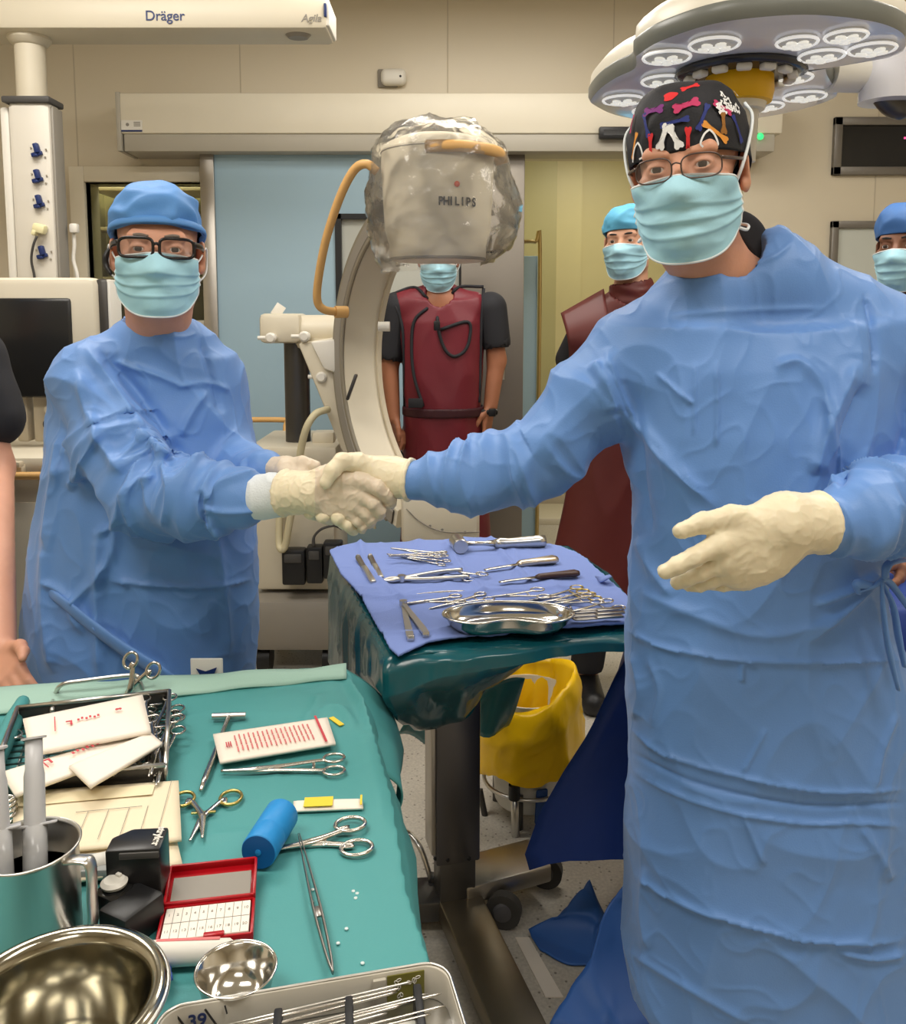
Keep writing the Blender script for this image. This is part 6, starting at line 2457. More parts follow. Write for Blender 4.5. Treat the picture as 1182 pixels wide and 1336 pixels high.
# pale tail of the drape hanging behind the column
V = np.zeros((22, 14, 3))
for i in range(22):
    for j in range(14):
        u, v = i / 21, j / 13
        a_ = W(560 + 125 * u, 905 - 18 * u, 2.16)
        b_ = W(520 + 145 * u, 958 - 0 * u + 8 * math.sin(u * 5), 2.20)
        V[i, j] = a_ * (1 - v) + b_ * v + np.array([0, .03 * math.sin(u * 14) * v, .01 * math.sin(u * 9 + v * 3)])
obj('drape_tail', solidify(V, .003), mat('teal_plastic_tail', srgb(60, 138, 140), .25, coat=.3, bump=.2, bscale=24), dr)
# towel
tw_px = [(429, 720), (450, 713), (472, 709), (540, 707), (600, 705), (628, 704), (680, 709), (732, 714), (752, 722), (767, 731), (785, 748), (819, 777), (838, 800), (836, 812), (795, 816), (753, 819), (700, 824), (642, 829), (612, 830),
         (586, 833), (560, 838), (534, 850), (520, 858), (507, 846), (495, 824), (482, 801), (468, 779), (456, 762), (444, 749)]
tw = sheet([WZ(x, y, ZM)[:2] for x, y in tw_px], ZM - .006, .006, .006, 221, .0058, wav=(6, 5))
Vt, Ft = tw
for line in ([(472, 784), (520, 786), (600, 779), (640, 776), (760, 770)], [(470, 709), (480, 740), (520, 786)], [(583, 712), (600, 740), (632, 778)], [(640, 706), (665, 735), (690, 760)], [(500, 830), (560, 828), (600, 822)]):
    L_ = np.array([WZ(x, y, ZM) for x, y in line])
    dd, tt, sg = poly_dist(np.c_[Vt[:, :2], np.full(len(Vt), ZM)], smooth_path(L_, 5))
    Vt[:, 2] += .0075 * np.exp(-(dd / .007) ** 2)
towel = tag(obj('surgical_towel', (Vt, Ft), M['towel']), 'creased blue cotton towel spread over the instrument stand, under the instruments', 'towel')
tl = W(796, 751, 1.99)
obj('towel_corner', solidify(np.array([[WZ(775, 752, ZM), WZ(783, 760, ZM + .006)], [WZ(786, 753, ZM + .012), WZ(790, 757, ZM + .016)], [WZ(795, 750, ZM + .018), WZ(798, 752, ZM + .022)]]), .003), M['towel'], towel)

# --- yellow bag bin
yb = WZ(688, 1086, .02)
YBn = 2.42
xb = W(688, 1000, YBn)[0]
bn = thing('waste_bin', 'white waste bin on a steel frame behind the stand column, lined with a yellow bag', 'bin', (xb, YBn, 0))
obj('bucket', MB().lathe([(0, .035), (.088, .035), (.094, .045), (.116, .36), (.112, .36), (.09, .05), (0, .048)], 40, (xb, YBn, 0)), M['white'], bn)
obj('blue_panel', MB().box(W(706, 1052, YBn - .105), (.035, .01, .10), .006, rotm(0, .05, .35)), mat('bin_blue', srgb(44, 82, 150), .4), bn)
mb = MB(True)
mb.cyl(W(671, 1030, YBn - .125), W(673, 1112, YBn - .13), .011, 16)
obj('post', mb, M['satin'], bn)
obj('post_grip', MB().cyl(W(671, 1024, YBn - .125), W(671, 1042, YBn - .125), .016, 16), M['black'], bn)
obj('frame_ring', MB(True).ring((xb, YBn, .10), .125, .125, .006, n=40), M['satin'], bn)
obj('frame_leg', MB(True).tube(smooth_path([W(626, 1030, YBn - .02), W(634, 1070, YBn - .03), W(642, 1094, YBn - .04)], 6), .009, 10), M['dark_steel'], bn)
for q_ in (.5, 2.6, 4.4):
    obj('foot', MB().cyl((xb + .1 * math.cos(q_), YBn + .1 * math.sin(q_), 0), (xb + .1 * math.cos(q_), YBn + .1 * math.sin(q_), .10), .012, 12), M['dark_steel'], bn)
nu, nv = 72, 26
V = np.zeros((nu, nv, 3))
for i in range(nu):
    a_ = 2 * PI * i / nu
    rim = .395 - .045 * math.cos(a_ - PI) - .03 * max(0, -math.sin(a_)) 
    for j in range(nv):
        v = j / (nv - 1)
        if v < .55:
            s_ = v / .55
            z = .155 + .01 * math.sin(5 * a_) + (rim - .155) * s_
            r = .150 - .028 * s_ + .018 * math.sin(PI * s_)
        else:
            s_ = (v - .55) / .45
            z = rim - .2 * s_
            r = .119 - .03 * s_
        V[i, j] = (xb + r * math.cos(a_), YBn + r * math.sin(a_), z)
P_ = V.reshape(-1, 3)
o_ = P_ - [xb, YBn, 0]
o_[:, 2] = 0
o_ /= np.linalg.norm(o_, axis=1)[:, None]
w = (ridged(P_, (9, 9, 6), 231) ** 2 - .3) * .016 + ridged(P_, (20, 20, 14), 232) ** 3 * .008
P_ = P_ + o_ * w[:, None]
P_[:, 2] += vnoise(P_, 9, 233) * .012
tag(obj('bin_bag', MB(True).grid(P_.reshape(nu, nv, 3), closed_u=True), M['bag_yellow']), 'bright yellow plastic bag turned over the rim of the white bin', 'bag')

# --- operating table under dark blue drapes behind the right surgeon
ot = thing('operating_table', 'operating table behind the right surgeon, only its dark blue drapes in view', 'table', (1.05, 2.05, 0))
obj('top', MB().box((1.08, 2.03, .775), (1.15, .40, .05), .015), M['greyp'], ot)
obj('column', MB().box((1.15, 2.06, .40), (.24, .26, .72), .02), M['steel'], ot)
obj('base', MB().box((1.15, 2.06, .03), (.6, .4, .06), .015), M['steel'], ot)
zs_ = np.array([.812, .80, .74, .66, .56, .46, .36, .28, .245])
xl_s = np.array([.52, .455, .385, .335, .285, .235, .185, .155, .165])
nper = 90
V = np.zeros((nper, len(zs_) + 1, 3))
for i in range(nper):
    u = i / nper
    for j, (z, x0) in enumerate(zip(zs_, xl_s)):
        y0, y1, x1 = 1.80 - .05 * min(1, j / 3), 2.26 + .02 * min(1, j / 3), 1.70
        per4 = [(x1, y0), (x0, y0 + .03), (max(.50, x0 + .04), y1), (x1, y1)]
        seg = [(0, .40), (.40, .58), (.58, .92), (.92, 1)]
        for k_, (s0, s1) in enumerate(seg):
            if s0 <= u < s1 or (k_ == 3 and u >= s0):
                t_ = (u - s0) / (s1 - s0)
                a_, b_ = np.array(per4[k_]), np.array(per4[(k_ + 1) % 4])
                V[i, j, :2] = a_ + (b_ - a_) * t_
                break
        V[i, j, 2] = z + (.03 * math.sin(u * 40) if j >= 7 else 0)
    V[i, -1] = V[i, -2]
V = V[:, :-1]
from_top = np.tile(np.linspace(0, 1, len(zs_)), nper)
P_ = V.reshape(-1, 3)
P_[:, 1] += (ridged(P_, (5, 5, 1.2), 241) - .4) * -.03 * np.clip(from_top * 2, 0, 1)
V = P_.reshape(nper, len(zs_), 3)
mb = MB(True).grid(V, closed_u=True)
mb.add([[1.08, 2.06, .815]], [])
L_ = len(zs_)
for i in range(nper):
    mb.f.append([i * L_, nper * L_, ((i + 1) % nper) * L_])
    mb.i.append(0)
od = obj('navy_drape', mb, M['navy_drape'], ot)
od['label'] = 'dark navy drape hanging to below knee height'
# lighter under-drape falling to the floor in folds
def under(name, pix, m, seed, th=.004, label=None, n=26, k=26):
    """pix: two pixel-depth edges, blended"""
    A = smooth_path([W(*p) for p in pix[0]], 8)
    B = smooth_path([W(*p) for p in pix[1]], 8)
    ia, ib = np.linspace(0, len(A) - 1, n), np.linspace(0, len(B) - 1, n)
    A = np.stack([np.interp(ia, np.arange(len(A)), A[:, q]) for q in range(3)], -1)
    B = np.stack([np.interp(ib, np.arange(len(B)), B[:, q]) for q in range(3)], -1)
    v = np.linspace(0, 1, k)[None, :, None]
    V = A[:, None] * (1 - v) + B[:, None] * v
    P = V.reshape(-1, 3)
    w = (ridged(P, (6, 6, 3), seed) ** 2 - .3) * .03 + (ridged(P, (14, 14, 8), seed + 1) ** 3) * .01
    P = P + np.array([0, -1, 0]) * w[:, None]
    P[:, 2] = np.maximum(P[:, 2], .006)
    o = obj(name, solidify(P.reshape(n, k, 3), th), m, ot)
    return o


under('under_drape', ([(868, 1090, 1.80), (830, 1130, 1.78), (790, 1190, 1.74), (760, 1260, 1.66), (715, 1345, 1.55)], [(880, 1100, 1.79), (880, 1170, 1.74), (870, 1230, 1.70), (880, 1300, 1.62), (900, 1360, 1.54)]), M['mid_drape'], 251)
under('floor_drape', ([(690, 1215, 1.90), (705, 1250, 1.84), (742, 1272, 1.79), (775, 1262, 1.80)], [(770, 1150, 1.96), (780, 1175, 1.92), (790, 1195, 1.90), (800, 1215, 1.86)]), M['mid_drape'], 255)
ft = [WZ(672, 1222, .004), WZ(690, 1222, .004), WZ(735, 1300, .004), WZ(712, 1300, .004)]
tag(obj('paper_strip', MB(False).prism([tuple(p[:2]) for p in ft], .002, (0, 0, .001)), M['paper']), 'narrow white paper strip lying on the floor beside the navy drape', 'paper')

# --- instrument back table with its teal drape
gpx = [(-40, 906), (448, 870), (476, 914), (513, 1044), (532, 1166), (561, 1255), (600, 1400)]
gp = [WZ(x, y, ZG - .004)[:2] for x, y in gpx]
gp += [np.array([.03, .60]), np.array([-.80, .42]), np.array([-.95, 1.40])]
bt = thing('back_table', 'long instrument table in the foreground under a teal cloth drape', 'table', (-.42, 1.0, 0))
gc = np.mean(gp, 0)
obj('table_top', MB().prism([tuple(gc + (np.array(p) - gc) * .95) for p in gp], .025, (0, 0, ZG - .036), bev=.004), M['steel'], bt)
for lx, ly in ((-.30, .66), (-.34, 1.30), (-.78, .62), (-.80, 1.28)):
    obj('leg', MB().cyl((lx, ly, .0), (lx, ly, ZG - .03), .016, 16), M['steel'], bt)
obj('lower_shelf', MB().box((-.55, .97, .22), (.48, .62, .015), .004, rotm(0, 0, .1)), M['steel'], bt)
gd = thing('table_drape', 'smooth teal cloth drape spread over the foreground instrument table', 'drape', (gc[0], gc[1], ZG))
V, F = sheet(gp, ZG - .007, .005, .007, 261, .0028, wav=(5, 4))
for line, a_, w_ in (([(395, 950), (412, 920), (416, 905)], .006, .006), ([(416, 930), (440, 925), (470, 950)], .008, .008), ([(245, 1098), (330, 1085), (410, 1078)], .002, .005), ([(360, 1020), (362, 980), (364, 940)], .003, .005),
                     ([(470, 950), (490, 1020), (500, 1090)], .005, .010), ([(440, 880), (462, 920), (476, 960)], -.006, .01), ([(230, 905), (300, 898), (380, 888), (440, 880)], .004, .012)):
    L_ = smooth_path([WZ(x, y, ZG) for x, y in line], 5)
    dd, tt, sg = poly_dist(np.c_[V[:, :2], np.full(len(V), ZG)], L_)
    V[:, 2] += a_ * np.exp(-(dd / w_) ** 2) * np.clip(np.minimum(tt, 1 - tt) * 6, 0, 1)
obj('top_cloth', (V, F), M['teal'], gd)
per = densify(gp, .016)
drp, flr = [], []
for p in per:
    q = project(np.array([p[0], p[1], ZG]))
    far = np.clip((p[1] - 1.25) / .3, 0, 1)
    drp.append(.20 + .04 * far)
    flr.append(.012 + (.085 * np.clip((p[1] - 1.3) / .22, 0, 1) if p[0] > -.25 else 0))
SK = skirt(per, drp, flr, 14, .010, 265, ZG - .0035, jit=7)
obj('hanging_cloth', MB(True).grid(SK, closed_u=True), M['teal'], gd)
# pale turned-back hem along the far edge, and the rolled left edge
nu, nv = 80, 9
V = np.zeros((nu, nv, 3))
for i in range(nu):
    u = i / (nu - 1)
    x = -40 + 492 * u
    yb_ = 900 - 32 * u - 0 * u
    yf_ = 936 - 52 * u
    for j in range(nv):
        v = j / (nv - 1)
        p = WZ(x, yb_ + (yf_ - yb_) * v, ZG + .003)
        V[i, j] = p + np.array([0, 0, .010 * math.sin(PI * v) + .0035 * vnoise(np.array([[u * 9, v * 2, 0]]), 1, 3)[0]])
obj('turned_hem', solidify(V, .003), M['teal_pale'], gd)
pts = [WZ(30, 915, ZG + .012), WZ(18, 940, ZG + .012), WZ(2, 975, ZG + .014), WZ(-30, 1050, ZG + .014)]
obj('rolled_edge', MB(True).tube(smooth_path(pts, 8), [.010, .014, .014, .012], 12), M['teal'], gd)
nu, nv = 24, 18
V = np.zeros((nu, nv, 3))
for i in range(nu):
    for j in range(nv):
        u, v = i / (nu - 1), j / (nv - 1)
        a_ = np.array(W(448, 872, 1.575)) * (1 - u) + np.array(W(500, 1012, 1.24)) * u
        b_ = np.array(W(526, 979, 1.56)) * (1 - u) + np.array(W(514, 1066, 1.27)) * u
        V[i, j] = a_ * (1 - v) + b_ * v + np.array([.02 * math.sin(PI * v), 0, .012 * math.sin(PI * v) + .006 * math.sin(9 * u + 3 * v)])
obj('side_fold', solidify(V, .003), M['teal'], gd)


# ------------------------------------------------------------------ instruments and supplies
M['inst'] = mat('instrument_steel', (.60, .57, .52), .22, 1.0, var=.05, vscale=60)
M['inst_dk'] = mat('dull_instrument_steel', (.34, .32, .30), .3, 1.0, var=.08, vscale=60)
M['blue_roll'] = mat('bright_blue_wrap', srgb(36, 140, 210), .5, var=.05, bump=.12, bscale=120)
M['blue_end'] = mat('deep_blue_end', srgb(14, 92, 160), .5)
M['pack_yellow'] = mat('yellow_print', srgb(240, 208, 60), .6)
M['pink_ink'] = mat('pink_print', srgb(214, 120, 120), .7)
M['foam_white'] = mat('white_foam_pad', srgb(240, 232, 220), .8)
M['crimson'] = mat('crimson_plastic', srgb(170, 14, 26), .3)


def place(root, p, ang, tilt=0.0):
    root.location = tuple(float(c) for c in p)
    root.rotation_euler = (0, -tilt, ang)
    return root


def lay(root, a, b, z, zr=0.0):
    """turn a thing built along +x so that it lies from pixel a towards pixel b at height z"""
    p, q = WZ(*a, z), WZ(*b, z)
    d = q - p
    return place(root, p + np.array([0, 0, zr]), math.atan2(d[1], d[0]))


def span(a, b, z):
    return float(np.linalg.norm(WZ(*a, z) - WZ(*b, z)))


def loc_obj(name, mb, m, parent):
    return obj(name, mb, m, parent, local=True)


def ring_instrument(name, label, cat, L, open_=.16, ring=.011, jaw=.28, w=.0032, m=None, mring=None, group=None, curve=0.0, thin=False):
    """two halves crossing at a pivot, finger rings at the far end; tip at the origin, handles along +x"""
    m = m or M['inst']
    t = thing(name, label, cat, (0, 0, 0), group)
    piv = L * jaw
    for s in (-1, 1):
        h_end = (L - ring, s * (L - piv) * open_ * .5 + s * ring * .9)
        tip = (0, -s * piv * open_ * .25 * (1 if not thin else .6))
        z = .004 + .0012 * s
        path = [(tip[0], tip[1] + curve * piv * .25, z), (piv * .5, tip[1] * .55 + curve * piv * .08, z), (piv, 0, z), (piv + (L - piv) * .35, h_end[1] * .30, z), (piv + (L - piv) * .72, h_end[1] * .72, z), (L - ring * 2.0, h_end[1] - s * ring * .45, z)]
        hf = loc_obj('half', MB(True).tube(smooth_path(path, 6), [w * .45, w * .9, w * 1.35, w, w * .95, w * .9], 10, squash=(1, .62)), m, t)
        loc_obj('finger_ring', MB(True).ring((h_end[0], h_end[1], z), ring * 1.25, ring, w * .62, n=30, k=8), mring or m, hf)
    loc_obj('pivot_screw', MB(True).lathe([(0, .0), (w * .9, 0), (w * .7, .0014), (0, .002)], 14, (piv, 0, .0065)), M['inst_dk'], t)
    loc_obj('ratchet', MB().box((L - ring * 3.4, 0, .004), (w * 1.2, (L - piv) * open_ * .62 + ring * .6, .0022), .0006), mring or m, t)
    return t


def forceps(name, label, L, gap=.016, w=.006, m=None, group=None):
    m = m or M['inst']
    t = thing(name, label, 'forceps', (0, 0, 0), group)
    for s in (-1, 1):
        path = [(0, s * .0008, .004), (L * .2, s * gap * .28, .004), (L * .6, s * gap * .5, .004), (L * .9, s * gap * .28, .004), (L, 0, .004)]
        loc_obj('arm', MB(True).tube(smooth_path(path, 6), [w * .16, w * .3, w * .5, w * .45, w * .4], 8, squash=(.5, 1)), m, t)
    loc_obj('grip', MB().box((L * .62, 0, .0042), (L * .07, gap * 1.0, .0022), .0006), M['inst_dk'], t)
    return t


# --- on the blue towel
ZT = ZM + .0045
a, b = (592, 720), (711, 714)
L = span(a, b, ZT)
t = thing('surgical_mallet', 'steel bone mallet with a drum head, at the back of the blue towel', 'mallet')
loc_obj('head', MB().lathe([(0, -.030), (.017, -.030), (.019, -.028), (.019, .028), (.017, .030), (0, .030)], 32, (.012, 0, .020), rotm(PI / 2, 0, 0)), M['satin'], t)
loc_obj('shaft', MB(True).tube([(.028, 0, .020), (L * .32, 0, .018), (L * .48, 0, .016)], [.006, .0055, .010], 16), M['inst'], t)
loc_obj('grip', MB(True).tube([(L * .44, 0, .016), (L * .50, 0, .016), (L * .6, 0, .0155), (L * .93, 0, .0165), (L, 0, .0165)], [.010, .0145, .0125, .0155, .0145], 20), M['satin'], t)
lay(t, a, b, ZT)
t.rotation_euler = (0, 0, t.rotation_euler[2])
for k, (a, b, lab) in enumerate((((505, 725), (583, 737), 'lowest small clip forceps of the bunch left of the mallet'), ((507, 730), (583, 727), 'crossing small clip forceps lying over the bunch left of the mallet'),
                                 ((510, 722), (578, 731), 'rearmost small clip forceps of the bunch left of the mallet'), ((508, 734), (575, 733), 'nearest small clip forceps of the bunch left of the mallet'))):
    lay(ring_instrument('towel_clip', 'steel ' + lab, 'clip', span(a, b, ZT), .10, .008, .3, .0028, group='small clips beside the mallet'), a, b, ZT, .0045 * k)


def rongeur(name, label, L, open_=.22, m=None):
    t = thing(name, label, 'bone cutter')
    m = m or M['inst_dk']
    for s in (-1, 1):
        path = [(0, -s * .002, .007), (L * .10, -s * .007, .007), (L * .22, 0, .007), (L * .45, s * L * open_ * .35, .007), (L * .75, s * L * open_ * .55, .008), (L, s * L * open_ * .62, .008)]
        loc_obj('handle', MB(True).tube(smooth_path(path, 6), [.003, .006, .007, .0055, .0065, .0055], 12, squash=(1, .8)), m, t)
    loc_obj('hinge', MB().cyl((L * .22, 0, .001), (L * .22, 0, .015), .009, 18), m, t)
    loc_obj('spring', MB(True).tube([(L * .26, .0, .008), (L * .4, L * open_ * .18, .008), (L * .42, -L * open_ * .1, .008)], .0015, 6), M['inst'], t)
    return t


lay(rongeur('rongeur', 'dark steel bone rongeur with two long handles spread to the right', span((500, 761), (609, 754), ZT), .24, M['satin']), (500, 761), (609, 752), ZT)
for a, b, lab in (((467, 730), (487, 763), 'left one of two short bone levers at the left end of the towel'), ((483, 729), (497, 757), 'right one of two short bone levers at the left end of the towel')):
    t = thing('bone_lever', 'steel, ' + lab, 'lever', group='short levers at the left end')
    L = span(a, b, ZT)
    loc_obj('blade', MB(True).tube(smooth_path([(0, 0, .012), (.01, 0, .006), (L * .45, 0, .005)], 6), [.003, .006, .0055], 12, squash=(1.3, .6)), M['inst_dk'], t)
    loc_obj('handle', MB().box((L * .7, 0, .006), (L * .6, .014, .008), .003), M['satin'], t)
    lay(t, a, b, ZT)
lay(ring_instrument('small_scissors', 'small ring handled scissors in the middle of the towel, rings to the front', 'scissors', span((595, 748), (629, 756), ZT), .5, .012, .35, .0028), (594, 747), (628, 757), ZT)


def osteotome(name, label, L, grip, mgrip, cat, frac=.55, flat=.5, rg=.009):
    t = thing(name, label, cat)
    loc_obj('blade', MB(True).tube([(0, 0, .004), (L * .08, 0, .005), (L * .3, 0, .007), (L * (1 - frac) + .004, 0, .008)], [.003, .0042, .0038, .0045], 12, squash=(1.5, .6)), M['inst'], t)
    g = L * (1 - frac)
    loc_obj('handle', MB(True).tube([(g, 0, .008), (g + L * .04, 0, .009), (g + L * frac * .5, 0, .010), (L * .95, 0, .010), (L, 0, .0095)], [rg * .6, rg * .9, rg * .95, rg * 1.15, rg * .8], 18, squash=(1.25, .85)), mgrip, t)
    return t


lay(osteotome('osteotome', 'pale metal handled osteotome lying just below the mallet', span((632, 746), (723, 733), ZT), 0, mat('champagne_metal', (.66, .56, .44), .3, 1.0), 'osteotome', .55, rg=.0105), (632, 746), (723, 735), ZT)
lay(osteotome('bone_elevator', 'bone elevator with a dark brown handle', span((651, 762), (756, 754), ZT), 0, M['brownh'], 'elevator', .54, rg=.0085), (651, 762), (756, 753), ZT)
lay(forceps('forceps', 'slim steel forceps lying alone left of centre on the towel', span((527, 779), (607, 775), ZT), .012, .006), (527, 780), (607, 774), ZT)
lay(ring_instrument('needle_holder', 'long steel needle holder behind the kidney dish, rings to the right', 'needle holder', span((560, 797), (640, 781), ZT), .12, .010, .3, .0034), (560, 797), (640, 779), ZT)
lay(ring_instrument('needle_holder', 'long needle holder with its tips at the left, over the V shaped retractor', 'needle holder', span((527, 791), (604, 786), ZT), .14, .010, .35, .0034), (527, 792), (604, 785), ZT, .003)
for k, (a, b, lab) in enumerate((((690, 786), (766, 772), 'rearmost of the ring handled clamps at the right of the towel'), ((700, 792), (774, 779), 'second from the back of the ring handled clamps at the right of the towel'),
                                 ((715, 796), (778, 786), 'second from the front of the ring handled clamps at the right of the towel'), ((640, 787), (712, 781), 'clamp lying behind the rim of the kidney dish'))):
    lay(ring_instrument('ring_clamp', lab, 'clamp', span(a, b, ZT), .22, .0115, .28, .0030, mring=M['gold'] if k < 2 else None, group='ring handled clamps on the towel'), a, b, ZT, .003 * k)
lay(ring_instrument('ring_clamp', 'clamp in the row at the right of the towel, next to the flat retractors', 'clamp', span((735, 804), (805, 791), ZT), .2, .0115, .28, .003, group='ring handled clamps on the towel'), (735, 804), (805, 791), ZT, .002)
for k, (a, b, lab) in enumerate((((744, 802), (813, 797), 'rearmost of three flat dark retractors at the right end of the towel'), ((742, 808), (815, 803), 'middle one of three flat dark retractors at the right end of the towel'), ((744, 814), (812, 809), 'foremost of three flat dark retractors at the right end of the towel'))):
    t = thing('flat_retractor', lab, 'retractor', group='flat retractors on the towel')
    L = span(a, b, ZT)
    loc_obj('blade', MB(True).tube(smooth_path([(0, 0, .016), (.006, 0, .006), (.02, 0, .004), (L * .5, 0, .004)], 6), [.005, .006, .0055, .005], 10, squash=(1.5, .35)), M['inst_dk'], t)
    loc_obj('handle', MB().box((L * .75, 0, .005), (L * .5, .013, .004), .0015), M['inst_dk'], t)
    lay(t, a, b, ZT, .002 * k)
# V shaped self retaining retractor
t = thing('v_retractor', 'V shaped steel retractor standing open in front of the kidney dish, left corner', 'retractor')
p0 = WZ(526, 792, ZT)
for k, (x, y) in enumerate(((536, 837), (556, 832))):
    q = WZ(x, y, ZT)
    d = q - p0
    Ln = np.linalg.norm(d)
    e = d / Ln
    n = np.array([-e[1], e[0], 0])
    mb = MB()
    mb.prism([(0, -.004), (Ln * .85, -.007), (Ln, -.006), (Ln, .006), (Ln * .85, .007), (0, .004)], .004, (0, 0, .002 + .004 * k), np.array([e, n, [0, 0, 1.0]]).T)
    lg = loc_obj('arm', mb, M['satin'], t)
    mb = MB()
    for q_ in range(3):
        mb.box(e * (Ln - .002) + n * (-.004 + .004 * q_) + np.array([0, 0, .004]), (.004, .0016, .012), .0004)
    loc_obj('prong', mb, M['inst'], lg)
loc_obj('hinge', MB().cyl((0, 0, 0), (0, 0, .014), .008, 18), M['satin'], t)
t.location = tuple(p0)
# kidney dish
kc = WZ(663, 806, ZT + .02)
an = np.linspace(0, 2 * PI, 73)[:-1]
hx, hy = span((578, 806), (749, 806), ZT + .02) / 2, .070


def kidney(sc, z):
    x = hx * np.cos(an) * sc
    y = hy * np.sin(an) * sc
    y = y + np.where(np.sin(an) < 0, .034 * np.exp(-(x / .05) ** 2) * sc, .0)
    return np.stack([x, y, np.full_like(x, z)], -1)


prof = [(.0, .002), (.70, .002), (.80, .004), (.90, .014), (.955, .027), (1.0, .029), (1.0, .0275), (.96, .025), (.91, .012), (.81, .001), (.70, -.0005), (.0, -.0005)]
G = np.array([kidney(s_, z_) for s_, z_ in prof])
t = thing('kidney_dish', 'shiny steel kidney dish at the front edge of the blue towel', 'dish')
loc_obj('dish', MB(True).grid(G.transpose(1, 0, 2)[:, ::-1], closed_u=True), M['chrome'], t)
loc_obj('rim', MB(True).tube(np.vstack([kidney(1.0, .0285), kidney(1.0, .0285)[:1]]), .0022, 8, cap=False), M['chrome'], t)
t.location = (float(kc[0]), float(kc[1]), ZT)
t.rotation_euler = (0, 0, math.radians(2))

# --- on the teal drape
ZD = ZG + .0025
a, b = (278, 940), (321, 940)
t = thing('t_handle_wrench', 'steel T handled driver lying under the printed white packet', 'driver')
p, q = WZ(299, 939, ZD), WZ(262, 1035, ZD)
L = np.linalg.norm(q - p)
loc_obj('shaft', MB(True).tube([(0, 0, .006), (L * .5, 0, .005), (L * .86, 0, .004), (L, 0, .004)], [.0035, .0040, .0046, .0022], 14), M['inst'], t)
loc_obj('t_handle', MB().cyl((0, -span(a, b, ZD) / 2, .006), (0, span(a, b, ZD) / 2, .006), .0052, 18), M['satin'], t)
lay(t, (299, 939), (262, 1035), ZD)


def packet(name, label, cat, corners, z, th=.004, m=None, bulge=.002, group=None):
    """flat packet from four pixel corners (far left, far right, near right, near left)"""
    c = [WZ(x, y, z) for x, y in corners]
    n = 18
    V = np.zeros((n, n, 3))
    for i in range(n):
        for j in range(n):
            u, v = i / (n - 1), j / (n - 1)
            p = (c[0] * (1 - u) + c[1] * u) * (1 - v) + (c[3] * (1 - u) + c[2] * u) * v
            edge = min(1, 6 * min(u, 1 - u, v, 1 - v) + .0)
            V[i, j] = p + np.array([0, 0, th * .5 + bulge * edge * (1 + .7 * vnoise(np.array([[p[0], p[1], 0]]), 28, 7)[0])])
    t = thing(name, label, cat, c[0] * .25 + c[1] * .25 + c[2] * .25 + c[3] * .25, group)
    vv, ff = solidify(V, th)
    vv[:, 2] = np.maximum(vv[:, 2], z)
    obj('sleeve', (vv, ff), m or M['paper'], t)
    o = c[3]
    ex = (c[2] - c[3])
    ey = (c[0] - c[3])
    def at(u, v, up=0.0):
        p = c[3] + ex * u + ey * v
        return p + np.array([0, 0, th + bulge * 1.9 + .0006 + up])
    R = np.array([ex / np.linalg.norm(ex), np.cross([0, 0, 1.0], ex / np.linalg.norm(ex)), [0, 0, 1.0]]).T
    return t, at, R, np.linalg.norm(ex), np.linalg.norm(ey)


t, at, R, lx, ly = packet('printed_packet', 'white packet with rows of pink print and a red stripe', 'packet', ((278, 961), (427, 939), (438, 973), (287, 998)), ZD + .007, .004)
mb = MB(False)
for k in range(17):
    u = .17 + k * .041
    for q_ in range(3):
        mb.box(at(u, .24 + .20 * q_ + .03 * (k % 2)), (lx * .012, ly * .17, .0005), 0, R)
obj('fine_print', mb, M['pink_ink'], t)
obj('stripe', MB(False).box(at(.925, .5), (lx * .022, ly * .98, .0006), 0, R), M['redink'], t)
mb = MB(False)
for q_ in range(3):
    mb.box(at(.085 + .018 * q_, .45), (lx * .010, ly * .17, .0005), 0, R)
obj('red_mark', mb, M['redink'], t)
t, at, R, lx, ly = packet('suture_packet', 'small white and yellow suture packet touching the blue roll', 'packet', ((383, 1048), (472, 1045), (474, 1057), (384, 1061)), ZD, .003)
obj('yellow_panel', MB(False).box(at(.36, .5), (lx * .42, ly * .9, .0008), 0, R), M['pack_yellow'], t)
obj('yellow_edge', MB(False).box(at(.985, .5), (lx * .03, ly * .96, .0008), 0, R), M['pack_yellow'], t)
p, q = WZ(432, 936, ZD), WZ(446, 946, ZD)
e = (q - p) / np.linalg.norm(q - p)
tag(obj('yellow_strip', MB(False).box((p + q) / 2, (np.linalg.norm(q - p), .008, .0012), 0, np.array([e, [-e[1], e[0], 0], [0, 0, 1]]).T), M['pack_yellow']), 'tiny yellow paper strip behind the printed white packet', 'strip')
lay(ring_instrument('dissecting_scissors', 'long slim scissors in front of the printed white packet, rings to the right', 'scissors', span((288, 1012), (447, 1000), ZD), .085, .0115, .30, .0036, curve=.25), (288, 1011), (447, 1000), ZD)
lay(ring_instrument('gilt_clamp', 'small clamp with gilt finger rings pointing towards the viewer', 'clamp', span((256, 1099), (272, 1038), ZD), .62, .0135, .45, .0036, mring=M['gold']), (256, 1099), (273, 1036), ZD)
lay(ring_instrument('large_scissors', 'large open scissors beside the blue roll, both rings to the right', 'scissors', span((357, 1110), (478, 1092), ZD), .30, .0145, .40, .0044), (356, 1112), (478, 1092), ZD)
lay(forceps('long_forceps', 'very long thin forceps running from the scissors to the pin tray', span((390, 1094), (434, 1276), ZD), .0075, .0065, M['inst_dk']), (390, 1096), (434, 1278), ZD, .004)
